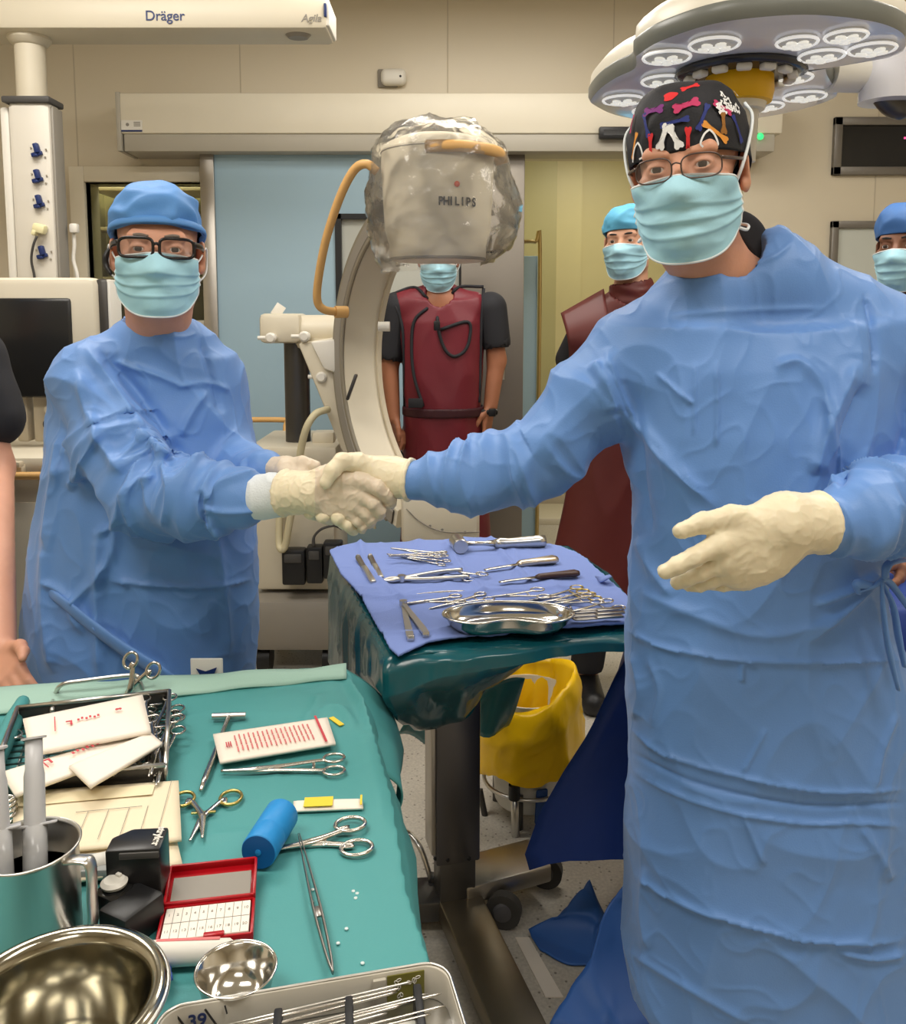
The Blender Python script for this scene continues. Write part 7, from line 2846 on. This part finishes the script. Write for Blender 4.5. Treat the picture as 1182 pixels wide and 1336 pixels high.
# blue roll
p, q = WZ(337, 1112, ZD + .021), WZ(368, 1062, ZD + .021)
d = q - p
t = thing('blue_roll', 'bright blue cylindrical wrap roll lying on the teal drape', 'roll', (p[0], p[1], ZD))
Rr = np.array([[-d[1], d[0], 0] / np.linalg.norm(d[:2]), [0, 0, 1.0], [d[0], d[1], 0] / np.linalg.norm(d[:2])]).T
Lr = np.linalg.norm(d[:2])
rr = .0205
obj('roll', MB(True).lathe([(rr * .96, 0), (rr, .002), (rr, Lr * .40), (rr * .985, Lr * .41), (rr * .985, Lr * .42), (rr, Lr * .43), (rr, Lr - .002), (rr * .95, Lr), (0, Lr)], 40, p, Rr), M['blue_roll'], t)
en = obj('end_disc', MB().lathe([(0, -.0005), (rr * .95, -.0005), (rr * .95, .004), (0, .004)], 40, p, Rr), M['blue_end'], t)
obj('core', MB().lathe([(0, -.0016), (.0035, -.0012), (.0035, .001), (0, .001)], 16, p, Rr), M['blue_roll'], en)

# needle counter box
ZB = ZD
c0, c1, c2, c3 = WZ(209, 1200, ZB), WZ(331, 1186, ZB), WZ(334, 1231, ZB), WZ(210, 1246, ZB)
ex, ey = c2 - c3, c0 - c3
wx, wy = np.linalg.norm(ex), np.linalg.norm(ey)
R = np.array([ex / wx, np.cross([0, 0, 1.0], ex / wx), [0, 0, 1.0]]).T
t = thing('needle_counter', 'open red needle counter box with a white numbered foam pad', 'box', (c0 + c2) / 2)
mid = (c0 + c2) / 2
hb = .012
mb = MB()
for (u, v, sx_, sy_) in ((0, -.5, wx, .003), (0, .5, wx, .003), (-.5, 0, .003, wy), (.5, 0, .003, wy)):
    mb.box(mid + R @ np.array([u * wx, v * wy, hb / 2 + .001]), (sx_, sy_, hb), .0008, R)
mb.box(mid + np.array([0, 0, .0018]), (wx, wy, .0025), .0008, R)
mb.box(mid + R @ np.array([.10 * wx, -.46 * wy, hb + .0015]), (.02, .006, .004), .001, R)
obj('base', mb, M['crimson'], t)
pd = obj('foam_pad', MB().box(mid + np.array([0, 0, .008]), (wx - .006, wy - .006, .010), .001, R), M['foam_white'], t)
mb = MB(False)
for k in range(1, 10):
    mb.box(mid + R @ np.array([(k / 10 - .5) * (wx - .006), 0, .0132]), (.0005, wy - .007, .0003), 0, R)
mb.box(mid + np.array([0, 0, .0132]), (wx - .007, .0005, .0003), 0, R)
for k in range(10):
    for r_ in range(2):
        mb.text(str(k + 1 + 10 * (1 - r_)), mid + R @ np.array([((k + .5) / 10 - .5) * (wx - .006), (r_ - .5) * wy * .46, .0132]), R, .0052, .0001)
obj('grid_print', mb, M['greyp'], pd)
la = math.radians(7)
Rl = R @ rotm(la, 0, 0)
hinge = mid + R @ np.array([0, wy * .5 + .003, .008])
lc = hinge + Rl @ np.array([0, wy * .5, 0])
mb = MB()
mb.box(lc, (wx, wy, .002), .0008, Rl)
for (u, v, sx_, sy_) in ((0, -.5, wx, .003), (0, .5, wx, .003), (-.5, 0, .003, wy), (.5, 0, .003, wy)):
    mb.box(lc + Rl @ np.array([u * wx, v * wy, .004]), (sx_, sy_, .009), .0008, Rl)
ld = obj('lid', mb, M['crimson'], t)
obj('magnet_sheet', MB(False).box(lc + Rl @ np.array([0, -.04 * wy, .0018]), (wx * .9, wy * .62, .0012), 0, Rl), M['greyp'], ld)

# white marker tube
p, q = WZ(178, 1246, ZD + .012), WZ(312, 1240, ZD + .012)
d = q - p
L = np.linalg.norm(d)
R = np.array([d / L, np.cross([0, 0, 1.0], d / L), [0, 0, 1.0]]).T
t = thing('white_tube', 'white tube with pink stripe lying in front of the red box', 'tube', (p[0], p[1], ZD))
obj('body', MB(True).tube([p, p + d * .1, p + d * .9, p + d], [.0118, .012, .011, .004], 24, squash=(1, 1)), M['white'], t)
obj('stripe', MB(False).box((p + d * .5) + np.array([0, 0, .0115]) + R @ np.array([0, .003, 0]), (L * .62, .0035, .0009), 0, R), M['pink_ink'], t)
obj('crimp', MB().box(p + d * .98, (.012, .022, .002), .0006, R), M['white'], t)
# little bowl
bc = WZ(308, 1262, ZD + .036)
t = thing('small_bowl', 'small polished steel bowl in front of the red box', 'bowl', (bc[0], bc[1], ZD))
obj('bowl', MB(True).lathe([(0, .002), (.016, .002), (.024, .007), (.031, .018), (.0345, .034), (.0365, .036), (.036, .0375), (.0335, .036), (.029, .018), (.022, .0085), (.014, .004), (0, .004)], 48, (bc[0], bc[1], ZD - .002)), M['chrome'], t)
obj('rim', MB(True).ring((bc[0], bc[1], ZD + .0350), .0358, .0358, .0012, n=56, k=8), M['chrome'], t)
# blue rag by the basin
rg = [WZ(206, 1272, ZD), WZ(222, 1270, ZD), WZ(224, 1296, ZD), WZ(206, 1312, ZD)]
V = np.zeros((10, 10, 3))
for i in range(10):
    for j in range(10):
        u, v = i / 9, j / 9
        V[i, j] = (rg[0] * (1 - u) + rg[1] * u) * (1 - v) + (rg[3] * (1 - u) + rg[2] * u) * v + np.array([0, 0, .010 + .006 * math.sin(4 * u + 5 * v)])
tag(obj('blue_rag', solidify(V, .004), mat('royal_blue_rag', srgb(60, 96, 178), .8)), 'small folded royal blue cloth between the basin and the pin tray', 'cloth')

# black battery packs
def battery_box(lo_px, hi_px, z0, h, label):
    a, b = WZ(*lo_px, z0), WZ(*hi_px, z0)
    return a, b


p0, p1 = WZ(140, 1196, ZD), WZ(212, 1192, ZD)
d = p1 - p0
w_ = np.linalg.norm(d)
Rb = np.array([d / w_, np.cross([0, 0, 1.0], d / w_), [0, 0, 1.0]]).T
dep, hh = .040, .072
c = (p0 + p1) / 2 + Rb @ np.array([0, dep / 2, hh / 2])
t = thing('battery_pack', 'tall black battery pack with white lettering on its top', 'battery', (c[0], c[1], ZD))
obj('case', MB().prism([(-w_ / 2, -dep / 2), (w_ / 2, -dep / 2), (w_ / 2, dep / 2), (-w_ * .18, dep / 2), (-w_ / 2, dep * .12)], hh, c - np.array([0, 0, hh / 2]), Rb, bev=.0028), mat('black_battery_plastic', (.014, .013, .013), .32), t)
obj('front_ridge', MB().box(c + Rb @ np.array([.12 * w_, -dep / 2 - .0005, hh / 2 - .006]), (w_ * .72, .003, .007), .001, Rb), M['rubber'], t)
obj('lettering', MB(False).text('stryker', c + Rb @ np.array([w_ * .38, 0.002, hh / 2 + .0006]), Rb @ rotm(0, 0, -PI / 2), .0115, .0003, bold=.0004), M['white'], t)
p0, p1 = WZ(120, 1232, ZD), WZ(178, 1236, ZD)
c2 = (p0 + p1) / 2 + np.array([0, .022, .022])
Rs = rotm(0, 0, math.radians(-28))
t = thing('drill_coupler', 'low black drill part with a white cap, in front of the battery pack', 'drill part', (c2[0], c2[1], ZD))
obj('case', MB().box(c2 + np.array([.012, -.004, -.004]), (.040, .052, .036), .005, Rs), M['black'], t)
obj('collar', MB().box(c2 + np.array([-.012, .012, .002]), (.034, .034, .030), .008, Rs), mat('gloss_black', (.01, .01, .01), .15), t)
kn = obj('white_cap', MB().lathe([(0, 0), (.0125, 0), (.0135, .003), (.010, .006), (0, .0065)], 28, c2 + np.array([-.012, .014, .018])), M['white'], t)
obj('cap_tab', MB().box(c2 + np.array([-.009, .019, .0255]), (.006, .004, .003), .0006, Rs), M['white'], kn)
# paper pouches under them
for k, (cor, z, lab, th) in enumerate((
        (((22, 1038), (214, 1026), (238, 1130), (20, 1165)), ZD + .004, 'largest cream paper pouch under the others, beside the steel jug', .003),
        (((18, 1036), (233, 1021), (237, 1098), (16, 1120)), ZD + .0125, 'upper cream paper pouch with a clear window strip', .003),
        (((150, 1116), (226, 1110), (222, 1156), (150, 1160)), ZD + .004, 'small cream paper slip sticking out behind the battery pack', .002))):
    t, at, R, lx, ly = packet('paper_pouch', lab, 'pouch', cor, z, th, M['pouch'] if k < 2 else M['paper'], .0015, 'cream pouches beside the jug')
    if k == 1:
        mb = MB(False)
        for u in (.42, .55, .68, .8):
            mb.box(at(u, .30), (.0006, ly * .42, .0004), 0, R)
        mb.box(at(.6, .52), (lx * .42, .0006, .0004), 0, R)
        mb.box(at(.955, .5), (.0006, ly * .8, .0004), 0, R)
        obj('printed_line', mb, M['greyp'], t)
        obj('clear_window', MB(False).box(at(.48, .78), (lx * .86, ly * .16, .0004), 0, R), mat('pouch_window', srgb(240, 226, 190), .18), t)
p, q = WZ(88, 1126, ZD + .02), WZ(148, 1112, ZD + .02)
t = thing('white_pen_tube', 'white tube lying between the jug handle and the battery pack', 'tube', (p[0], p[1], ZD + .01))
obj('tube', MB(True).tube([p - (0, 0, .008), q - (0, 0, .008)], .010, 20), M['white'], t)
p, q = WZ(86, 1146, ZD), WZ(140, 1140, ZD)
t = thing('grey_carton', 'flat grey carton with dark print under the white tube', 'carton', (p[0], p[1], ZD))
obj('case', MB().box((p + q) / 2 + (0, .004, .008), (.055, .034, .012), .001, rotm(0, 0, .1)), mat('grey_card', srgb(150, 152, 150), .6), t)
obj('print', MB(False).box((p + q) / 2 + (0, .006, .0145), (.04, .005, .0006), 0, rotm(0, 0, .1)), M['ink'], t)

# instrument basket with its swab packets
tb = [WZ(24, 948, ZD), WZ(222, 925, ZD), WZ(217, 1026, ZD), WZ(-12, 1048, ZD)]
hB_ = .030
t = thing('instrument_basket', 'dark steel instrument basket with a wire handle, under the swab packets', 'basket', sum(tb) / 4)
mb, mw = MB(), MB(True)
for i in range(4):
    a, b = tb[i], tb[(i + 1) % 4]
    d = b - a
    L = np.linalg.norm(d)
    Rw = rotm(0, 0, math.atan2(d[1], d[0]))
    mb.box((a + b) / 2 + (0, 0, hB_ / 2), (L, .0025, hB_), .0005, Rw)
    mw.tube([a + (0, 0, hB_), b + (0, 0, hB_)], .0034, 10)
    mw.tube([a, a + (0, 0, hB_)], .0028, 8)
obj('side', mb, M['dark_steel'], t)
obj('rim', mw, M['satin'], t)
n_ = 13
mw = MB(True)
for k in range(n_):
    u = k / (n_ - 1)
    mw.tube([tb[0] * (1 - u) + tb[1] * u + (0, 0, .002), tb[3] * (1 - u) + tb[2] * u + (0, 0, .002)], .0014, 6)
    mw.tube([tb[0] * (1 - u) + tb[3] * u + (0, 0, .004), tb[1] * (1 - u) + tb[2] * u + (0, 0, .004)], .0014, 6)
obj('mesh_floor', mw, M['satin'], t)
hz_ = ZD + hB_
pts = [WZ(68, 927, hz_), W(70, 912, 1.365), W(80, 894, 1.365), W(110, 888, 1.372), W(172, 881, 1.39), W(181, 887, 1.39), W(190, 911, 1.39)]
obj('wire_handle', MB(True).tube(smooth_path(pts, 8), .0035, 10), M['satin'], t)
# clamps in the basket
cl_px = [((206, 1040), (214, 930), .006), ((199, 1035), (210, 940), .010), ((204, 1030), (217, 950), .016), ((192, 1020), (206, 926), .020), ((206, 1044), (218, 968), .018), ((197, 1038), (213, 958), .024)]
for k, (a, b, zr) in enumerate(cl_px):
    lay(ring_instrument('basket_clamp', 'steel clamp in the pile along the right side of the instrument basket', 'clamp', span(a, b, ZD), .13, .010, .3, .003, group='clamps piled in the basket'), a, b, ZD, zr)
for k, (a, b, zr, lab) in enumerate((((150, 1036), (183, 1006), .022, 'clamp with rings sticking out under the packets at the front of the basket'), ((60, 1010), (40, 960), .008, 'clamp at the left side of the basket'), ((120, 940), (70, 936), .01, 'clamp behind the swab packets'))):
    lay(ring_instrument('basket_clamp', 'steel ' + lab, 'clamp', span(a, b, ZD), .3, .011, .3, .003), a, b, ZD, zr)
# scissors standing up out of the basket
t = ring_instrument('upright_scissors', 'scissors rising out of the back of the basket, rings in the air', 'scissors', .088, .42, .0105, .42, .0042)
p, q = W(158, 926, 1.375), W(186, 868, 1.392)
d = q - p
t.location = tuple(p)
e = d / np.linalg.norm(d)
t.rotation_euler = Matrix(np.array([e, np.cross([.15, -.95, .25] / np.linalg.norm([.15, -.95, .25]), e), [.15, -.95, .25] / np.linalg.norm([.15, -.95, .25])]).T).to_euler()
# coil at the left
mb = MB(True)
hc_ = WZ(8, 1058, ZD + .02)
an_ = np.linspace(0, 5 * 2 * PI, 140)
mb.tube(np.stack([hc_[0] + .011 * np.cos(an_), hc_[1] + .011 * np.sin(an_), ZD + .004 + .034 * an_ / an_[-1]], -1), .0020, 8)
tag(obj('steel_coil', mb, M['inst']), 'dark steel spiral coil at the left edge, behind the syringes', 'coil')
# swab packets
for k, (cor, z, lab, letters) in enumerate((
        (((2, 1012), (178, 958), (206, 972), (20, 1042)), ZD + .034, 'lower white swab packet with a red L, nearest the viewer', (('L', .27, .55), ('8', .62, .62), ('S', .80, .60))),
        (((90, 1004), (196, 960), (212, 974), (118, 1030)), ZD + .040, 'folded white swab packet lying crosswise at the right of the basket', ()),
        (((30, 942), (186, 910), (197, 958), (40, 988)), ZD + .047, 'upper white swab packet with red print, at the back of the basket', (('L', .36, .48), ('S', .80, .62))))):
    t, at, R, lx, ly = packet('swab_packet', lab, 'packet', cor, z, .005, M['paper'], .0035, 'white swab packets on the basket')
    mb = MB(False)
    for ch, u, v in letters:
        mb.text(ch, at(u, v, .0012), R @ rotm(0, 0, -PI / 2 if ch != 'L' else PI), .018 if ch == 'L' else .011, .0004, bold=.0005)
    if letters:
        for q_ in range(6):
            mb.box(at(.44 + .035 * q_, .52 + .03 * (q_ % 2), .0012), (.003, .006, .0005), 0, R)
        mb.box(at(.24, .52, .0012), (.0014, ly * .4, .0005), 0, R)
        obj('red_print', mb, M['redink'], t)
# steel jug and the syringes in it
jc = WZ(36, 1102, ZD + .110)
jr = .0475
t = thing('steel_jug', 'brushed steel jug with a handle, holding syringes at the left edge', 'jug', (jc[0], jc[1], ZD))
zj = ZD + .110
obj('body', MB(True).lathe([(0, ZD + .001), (jr * .9, ZD + .001), (jr * .96, ZD + .006), (jr * .97, zj - .004), (jr * 1.03, zj), (jr * .99, zj + .0012), (jr * .94, zj - .004), (jr * .93, ZD + .008), (0, ZD + .005)], 56, (jc[0], jc[1], 0)), M['satin'], t)
hx_ = jc[0] + jr * .97
pts = [(hx_ - .004, jc[1] - .012, zj - .008), (hx_ + .012, jc[1] - .014, zj - .006), (hx_ + .021, jc[1] - .016, zj - .010), (hx_ + .022, jc[1] - .018, zj - .04), (hx_ + .020, jc[1] - .018, zj - .075), (hx_ - .002, jc[1] - .012, zj - .085)]
obj('handle', MB(True).tube(smooth_path(pts, 8), .0052, 12, squash=(1.5, .5)), M['satin'], t)
obj('liquid', MB(False).lathe([(0, zj - .035), (jr * .92, zj - .035)], 40, (jc[0], jc[1], 0)), mat('jug_liquid', (.02, .02, .022), .05, spec=.8), t)
for k, (bx, by, Yb, tx, ty, Yt, rs, lab) in enumerate(((46, 1118, .822, 44, 962, .868, .0105, 'large frosted syringe standing in the steel jug'), (2, 1120, .80, -6, 976, .83, .0095, 'frosted syringe in the jug, partly outside the left edge'))):
    p, q = W(bx, by, Yb), W(tx, ty, Yt)
    d = (q - p) / np.linalg.norm(q - p)
    L = np.linalg.norm(q - p)
    t = thing('syringe', lab, 'syringe', p)
    Rz = np.array(Vector(d).to_track_quat('Z', 'Y').to_matrix())
    fl = L * .26
    obj('barrel', MB(True).lathe([(0, -.045), (rs * .3, -.045), (rs * .35, -.038), (rs * 1.1, -.034), (rs * 1.1, fl), (rs * 1.0, fl), (0, fl)], 24, p, Rz), mat('clear_syringe_barrel', (.8, .8, .8), .1, alpha=.45) if k == 0 else bpy.data.materials['clear_syringe_barrel'], t)
    obj('flange', MB().box(p + d * fl, (rs * 3.9, rs * 1.7, .0022), .0008, Rz), M['plunger'], t)
    obj('plunger', MB(True).tube([p + d * (fl * .2), p + d * (fl + .004), p + d * (L * .68), p + d * (L * .74), p + d * (L * .985)], [rs * .98, rs * .98, rs * .95, rs * .82, rs * .80], 20), M['plunger'], t)
    obj('thumb_disc', MB().lathe([(0, 0), (rs * 1.15, 0), (rs * 1.15, .002), (0, .002)], 24, p + d * L * .985, Rz), M['plunger'], t)
# wash basin
wc = WZ(72, 1300, ZD + .092)
rb_ = .0835
t = thing('wash_basin', 'large polished steel basin in the lower left corner', 'basin', (wc[0], wc[1], ZD))
pr_ = [(0, .001), (rb_ * .50, .001), (rb_ * .60, .004), (rb_ * .74, .022), (rb_ * .82, .050), (rb_ * .845, .082), (rb_ * .90, .0870), (rb_ * .99, .0850), (rb_ * 1.012, .0870), (rb_ * .99, .0915), (rb_ * .93, .0935), (rb_ * .86, .0905),
       (rb_ * .825, .082), (rb_ * .80, .050), (rb_ * .725, .024), (rb_ * .60, .0075), (rb_ * .50, .0045), (rb_ * .46, .006), (rb_ * .30, .0062), (0, .0062)]
obj('bowl', MB(True).lathe(pr_, 72, (wc[0], wc[1], ZD)), mat('basin_steel', (.44, .415, .34), .14, 1.0, var=.05, vscale=20), t)  # steel colour darkened to stand in for the dark surroundings it reflects
obj('rim', MB(True).ring((wc[0], wc[1], ZD + .0875), rb_ * 1.004, rb_ * 1.004, .0022, n=72, k=8), M['satin'], t)

# pin tray
zt_ = ZD + .034
c0, c1 = WZ(206, 1316, zt_), WZ(548, 1258, zt_)
d = c1 - c0
ang = math.atan2(d[1], d[0])
R = rotm(0, 0, ang)
Lx = np.linalg.norm(d) + .024
Ly = .16
o0 = c0
def tp_(u, v, z):
    return o0 + R @ np.array([u, -v, 0]) + np.array([0, 0, z - o0[2]])
t = thing('pin_tray', 'pale sided steel tray with rounded corner in the foreground, full of steel wires', 'tray', tp_(Lx / 2, Ly / 2, ZD))
def rrect(x0, y0, x1, y1, r, n=8):
    o = []
    for cx_, cy_, a0 in ((x1 - r, y1 - r, 0), (x0 + r, y1 - r, PI / 2), (x0 + r, y0 + r, PI), (x1 - r, y0 + r, 1.5 * PI)):
        o += [(cx_ + r * math.cos(a0 + q * PI / 2 / n), cy_ + r * math.sin(a0 + q * PI / 2 / n)) for q in range(n + 1)]
    return o
out = rrect(0, -Ly, Lx, 0, .022)
G = []
for off, z in ((0, ZD), (.0, zt_ - .001), (.0008, zt_), (.0025, zt_), (.003, zt_ - .001), (.003, ZD + .003)):
    G.append([o0 + R @ np.array([x + (off if x < Lx / 2 else -off), y + (off if y < -Ly / 2 else -off), 0]) + np.array([0, 0, z - o0[2]]) for x, y in out])
G = np.array(G)
obj('side', MB(True).grid(G.transpose(1, 0, 2)[:, ::-1], closed_u=True), mat('tray_side_enamel', srgb(206, 200, 186), .35), t)
obj('floor', MB(False).prism([tuple((R @ np.array([x, y, 0]))[:2]) for x, y in rrect(.002, -Ly + .002, Lx - .002, -.002, .021)], .002, (o0[0], o0[1], ZD + .0006)), M['satin'], t)
obj('rim', MB(True).tube(np.vstack([G[2], G[2][:1]]) + (0, 0, .0004), .0015, 8, cap=False), M['satin'], t)
mb = MB(False)
mark = tp_(.030, .0002, 0)
Rm = R @ FACE_CAM
zz = ZD + .020
# marking sits on the inner face of the far side
mb.text('39', tp_(.032, .0045, zz), Rm, .016, .0003, bold=.0003)
obj('marking', mb, M['navy'], t)
mb = MB(False)
for u in (.020, .044):
    mb.box(tp_(u, .0045, zz), (.0016, .0008, .022), 0, R @ rotm(0, -.5, 0))
mb.box(tp_(.056, .0045, zz + .006), (.0012, .0008, .008), 0, R @ rotm(0, -.2, 0))
obj('slash', mb, M['ink'], t)
gp_ = obj('corner_patch', MB(False).box(tp_(Lx - .038, .0042, ZD + .018), (.034, .0010, .026), 0, R), mat('olive_label', srgb(120, 116, 50), .4), t)
mb = MB(False)
for q_ in range(9):
    rng = random.Random(q_)
    mb.ring(tp_(Lx - .038 + rng.uniform(-.012, .012), .0052, ZD + .018 + rng.uniform(-.009, .009)), .0022, .0012, .0004, R @ FACE_CAM @ rotm(0, 0, rng.uniform(0, 3)), n=12, k=4)
obj('white_squiggle', mb, M['white'], gp_)
obj('holder_post', MB().box(tp_(Lx - .062, .006, ZD + .016), (.012, .004, .030), .001, R), M['header_grey'], t)
for k, u in enumerate((.095, .155, .215)):
    obj('holder_bar', MB().box(tp_(u, .072, ZD + .0178), (.0075, .100, .034), .002, R @ rotm(0, 0, -.10)), M['black'], t)
rng = random.Random(3)
for k in range(17):
    v = .024 + .0052 * k
    u0 = .026 + rng.uniform(-.010, .018) - .001 * k
    u1 = u0 + rng.uniform(.17, .215)
    sl = .014 + rng.uniform(-.004, .004)
    z = ZD + .0300 + rng.uniform(-.001, .0035)
    p, q = tp_(u0, v + sl * .5, z - .001), tp_(u1, v - sl * .5, z + .001)
    w_ = thing('steel_wire', 'thin steel wire in the row held by the black bars of the pin tray', 'wire', p, 'steel wires in the pin tray')
    th = .0011 if k < 11 else .0020
    obj('shaft', MB(True).tube([p, p + (q - p) * .5, p + (q - p) * .97, q], [th, th, th, th * .3], 8), M['inst'] if k % 3 else M['satin'], w_)
t = thing('small_cup', 'white rounded cap lying in the right corner of the pin tray', 'cap', tp_(Lx - .045, .05, ZD))
obj('cup', MB(True).lathe([(0, .018), (.012, .016), (.019, .010), (.021, .002), (.021, 0)][::-1], 28, tp_(Lx - .045, .055, ZD + .003)), M['white'], t)
# loose droplets on the drape
mb = MB(True)
for x, y in ((461, 1163), (466, 1166), (464, 1172), (452, 1212), (441, 1231), (473, 1257), (408, 1161), (407, 1177), (416, 1186), (413, 1190)):
    mb.lathe([(.0022, 0), (.0019, .0010), (0, .0015)], 10, WZ(x, y, ZD - .001))
o = obj('water_droplets', mb, mat('droplet', (.75, .85, .85), .05, spec=.8))
o['label'] = 'scattered tiny water droplets on the teal drape right of the long forceps'
o['category'] = 'droplets'
o['kind'] = 'stuff'


# ------------------------------------------------------------------ operating lamp
ZL = 1.875
out_px = [(826, 76), (850, 60), (885, 46), (930, 33), (985, 25), (1050, 21), (1110, 25), (1155, 33), (1181, 45), (1186, 58), (1178, 72), (1140, 77), (1100, 82), (1083, 88),
          (1084, 104), (1093, 122), (1088, 132), (1050, 145), (1000, 155), (950, 160), (890, 163), (840, 160), (800, 153), (772, 140), (768, 133), (780, 118), (800, 104), (824, 92)]
op = np.array([WZ(x, y, ZL)[:2] for x, y in out_px])
t = thing('surgical_lamp', 'large white lobed operating lamp with a yellow ring, above the right surgeon', 'lamp', (W(965, 90, 1.75)[0], 1.75, 3.0))
loop = smooth_path([np.append(p, 0) for p in np.vstack([op, op[:1]])], 4)[:-1, :2]
cc = np.array([.60, 1.72])


def lamp_ring(sc, z, inset=0.0):
    d = loop - cc
    L = np.linalg.norm(d, axis=1)[:, None]
    return np.hstack([cc + d * sc - d / L * inset, np.full((len(loop), 1), z)])


rings_ = [lamp_ring(1, ZL + .004, .006), lamp_ring(1, ZL + .014), lamp_ring(1, ZL + .030), lamp_ring(1, ZL + .034, .003)]
V = np.array(rings_)
gk = MB(True).grid(V.transpose(1, 0, 2), closed_u=True)
M['lampshell'] = mat('lamp_shell', srgb(232, 226, 210), .35)
M['lampglass'] = mat('lamp_front_glass', srgb(226, 226, 234), .25, coat=.6)
obj('gasket', gk, mat('lamp_gasket', srgb(112, 114, 108), .35), t)
V = np.array([lamp_ring(1, ZL + .034, .003), lamp_ring(.995, ZL + .055, .004), lamp_ring(.97, ZL + .072, .012), lamp_ring(.90, ZL + .088, .03), lamp_ring(.5, ZL + .098, .03), lamp_ring(.02, ZL + .10, 0)])
obj('shell', MB(True).grid(V.transpose(1, 0, 2), closed_u=True), M['lampshell'], t)
V = np.array([lamp_ring(1, ZL + .004, .006), lamp_ring(.99, ZL, .02), lamp_ring(.5, ZL - .001, .0), lamp_ring(.02, ZL - .001, 0)])
obj('front_glass', MB(True).grid(V.transpose(1, 0, 2)[:, ::-1], closed_u=True), M['lampglass'], t)
led = mat('lamp_led', (.9, .9, .9), .4, emit=(1.0, .97, .86), es=.55)
ring_m = mat('lamp_lens_rim', (.95, .95, .95), .3, emit=(1, .98, .92), es=.5)
for k, (x, y, r) in enumerate(((866, 104, .041), (813, 129, .041), (848, 143, .037), (870, 73, .040), (932, 56, .040), (1040, 53, .032), (1104, 45, .032), (1138, 62, .037), (1072, 71, .037),
                               (1030, 100, .041), (1050, 124, .041), (998, 137, .038))):
    c = WZ(x, y, ZL - .003)
    ln = obj('lens', MB().lathe([(0, .004), (r * .9, .004), (r, 0), (r * .86, -.005), (r * .5, -.008), (0, -.009)][::-1], 28, c), mat('lamp_lens', (.62, .61, .58), .18, emit=(1, .96, .85), es=.08) if k == 0 else bpy.data.materials['lamp_lens'], t)
    obj('lens_rim', MB(True).ring(c - (0, 0, .003), r, r, .0026, n=32, k=6), ring_m, ln)
    mb = MB(True)
    for q in range(5):
        a_ = q * 2 * PI / 5
        mb.lathe([(0, -.003), (.009, -.002), (.009, .003)], 10, c - (0, 0, .008) + (r * .45 * math.cos(a_), r * .45 * math.sin(a_), 0))
    mb.lathe([(0, -.003), (.009, -.002), (.009, .003)], 10, c - (0, 0, .008))
    obj('led', mb, led, ln)
hc = WZ(965, 92, ZL)
mb = MB(True)
mb.lathe([(.115, .0), (.118, -.008), (.10, -.012), (.06, -.012), (0, -.012)][::-1], 40, hc)
hub = obj('hub', mb, mat('lamp_hub_dark', (.03, .03, .035), .2), t)
mb = MB(True)
for q in range(14):
    a_ = q * 2 * PI / 14
    mb.add(*[x for x in MB().box(hc + (.092 * math.cos(a_), .092 * math.sin(a_), -.017), (.018, .026, .012), .004, rotm(0, 0, a_)).arrays()[:2]])
obj('sensor_pod', mb, M['white'], hub)
obj('yellow_ring', MB().lathe([(.040, -.012), (.060, -.010), (.062, -.040), (.058, -.058), (.050, -.060), (.04, -.058)][::-1], 40, hc), M['yellow'], t)
obj('handle_base', MB().lathe([(0, -.072), (.046, -.072), (.050, -.058), (.050, -.04)], 32, hc), M['lampshell'], t)
hd = W(974, 118, hc[1])
obj('handle', MB().tube([hc + (.008, 0, -.06), hc + (.012, 0, -.10), hc + (.014, 0, -.165)], [.028, .024, .020], 20), M['lampshell'], t)
# support arm to the right and up to the ceiling
p0, p1 = np.array([.86, 1.80, ZL + .032]), np.array([1.75, 1.95, ZL + .05])
obj('support_arm', MB().tube([p0 - (.12, 0, .0), p1], .040, 20), M['white'], t)
obj('arm_joint', MB().cyl(p0 - (0, 0, .06), p0 + (0, 0, .040), .055, 24), M['lampglass'], t)
obj('arm_cap', MB().tube(smooth_path([p0 + (-.02, 0, -.040), p0 + (.03, .01, -.062), p0 + (.10, .02, -.037)], 5), [.02, .03, .012], 12), M['dark_steel'], t)
obj('drop_tube', MB().cyl(p1, (p1[0], p1[1], 3.0), .045, 20), M['white'], t)
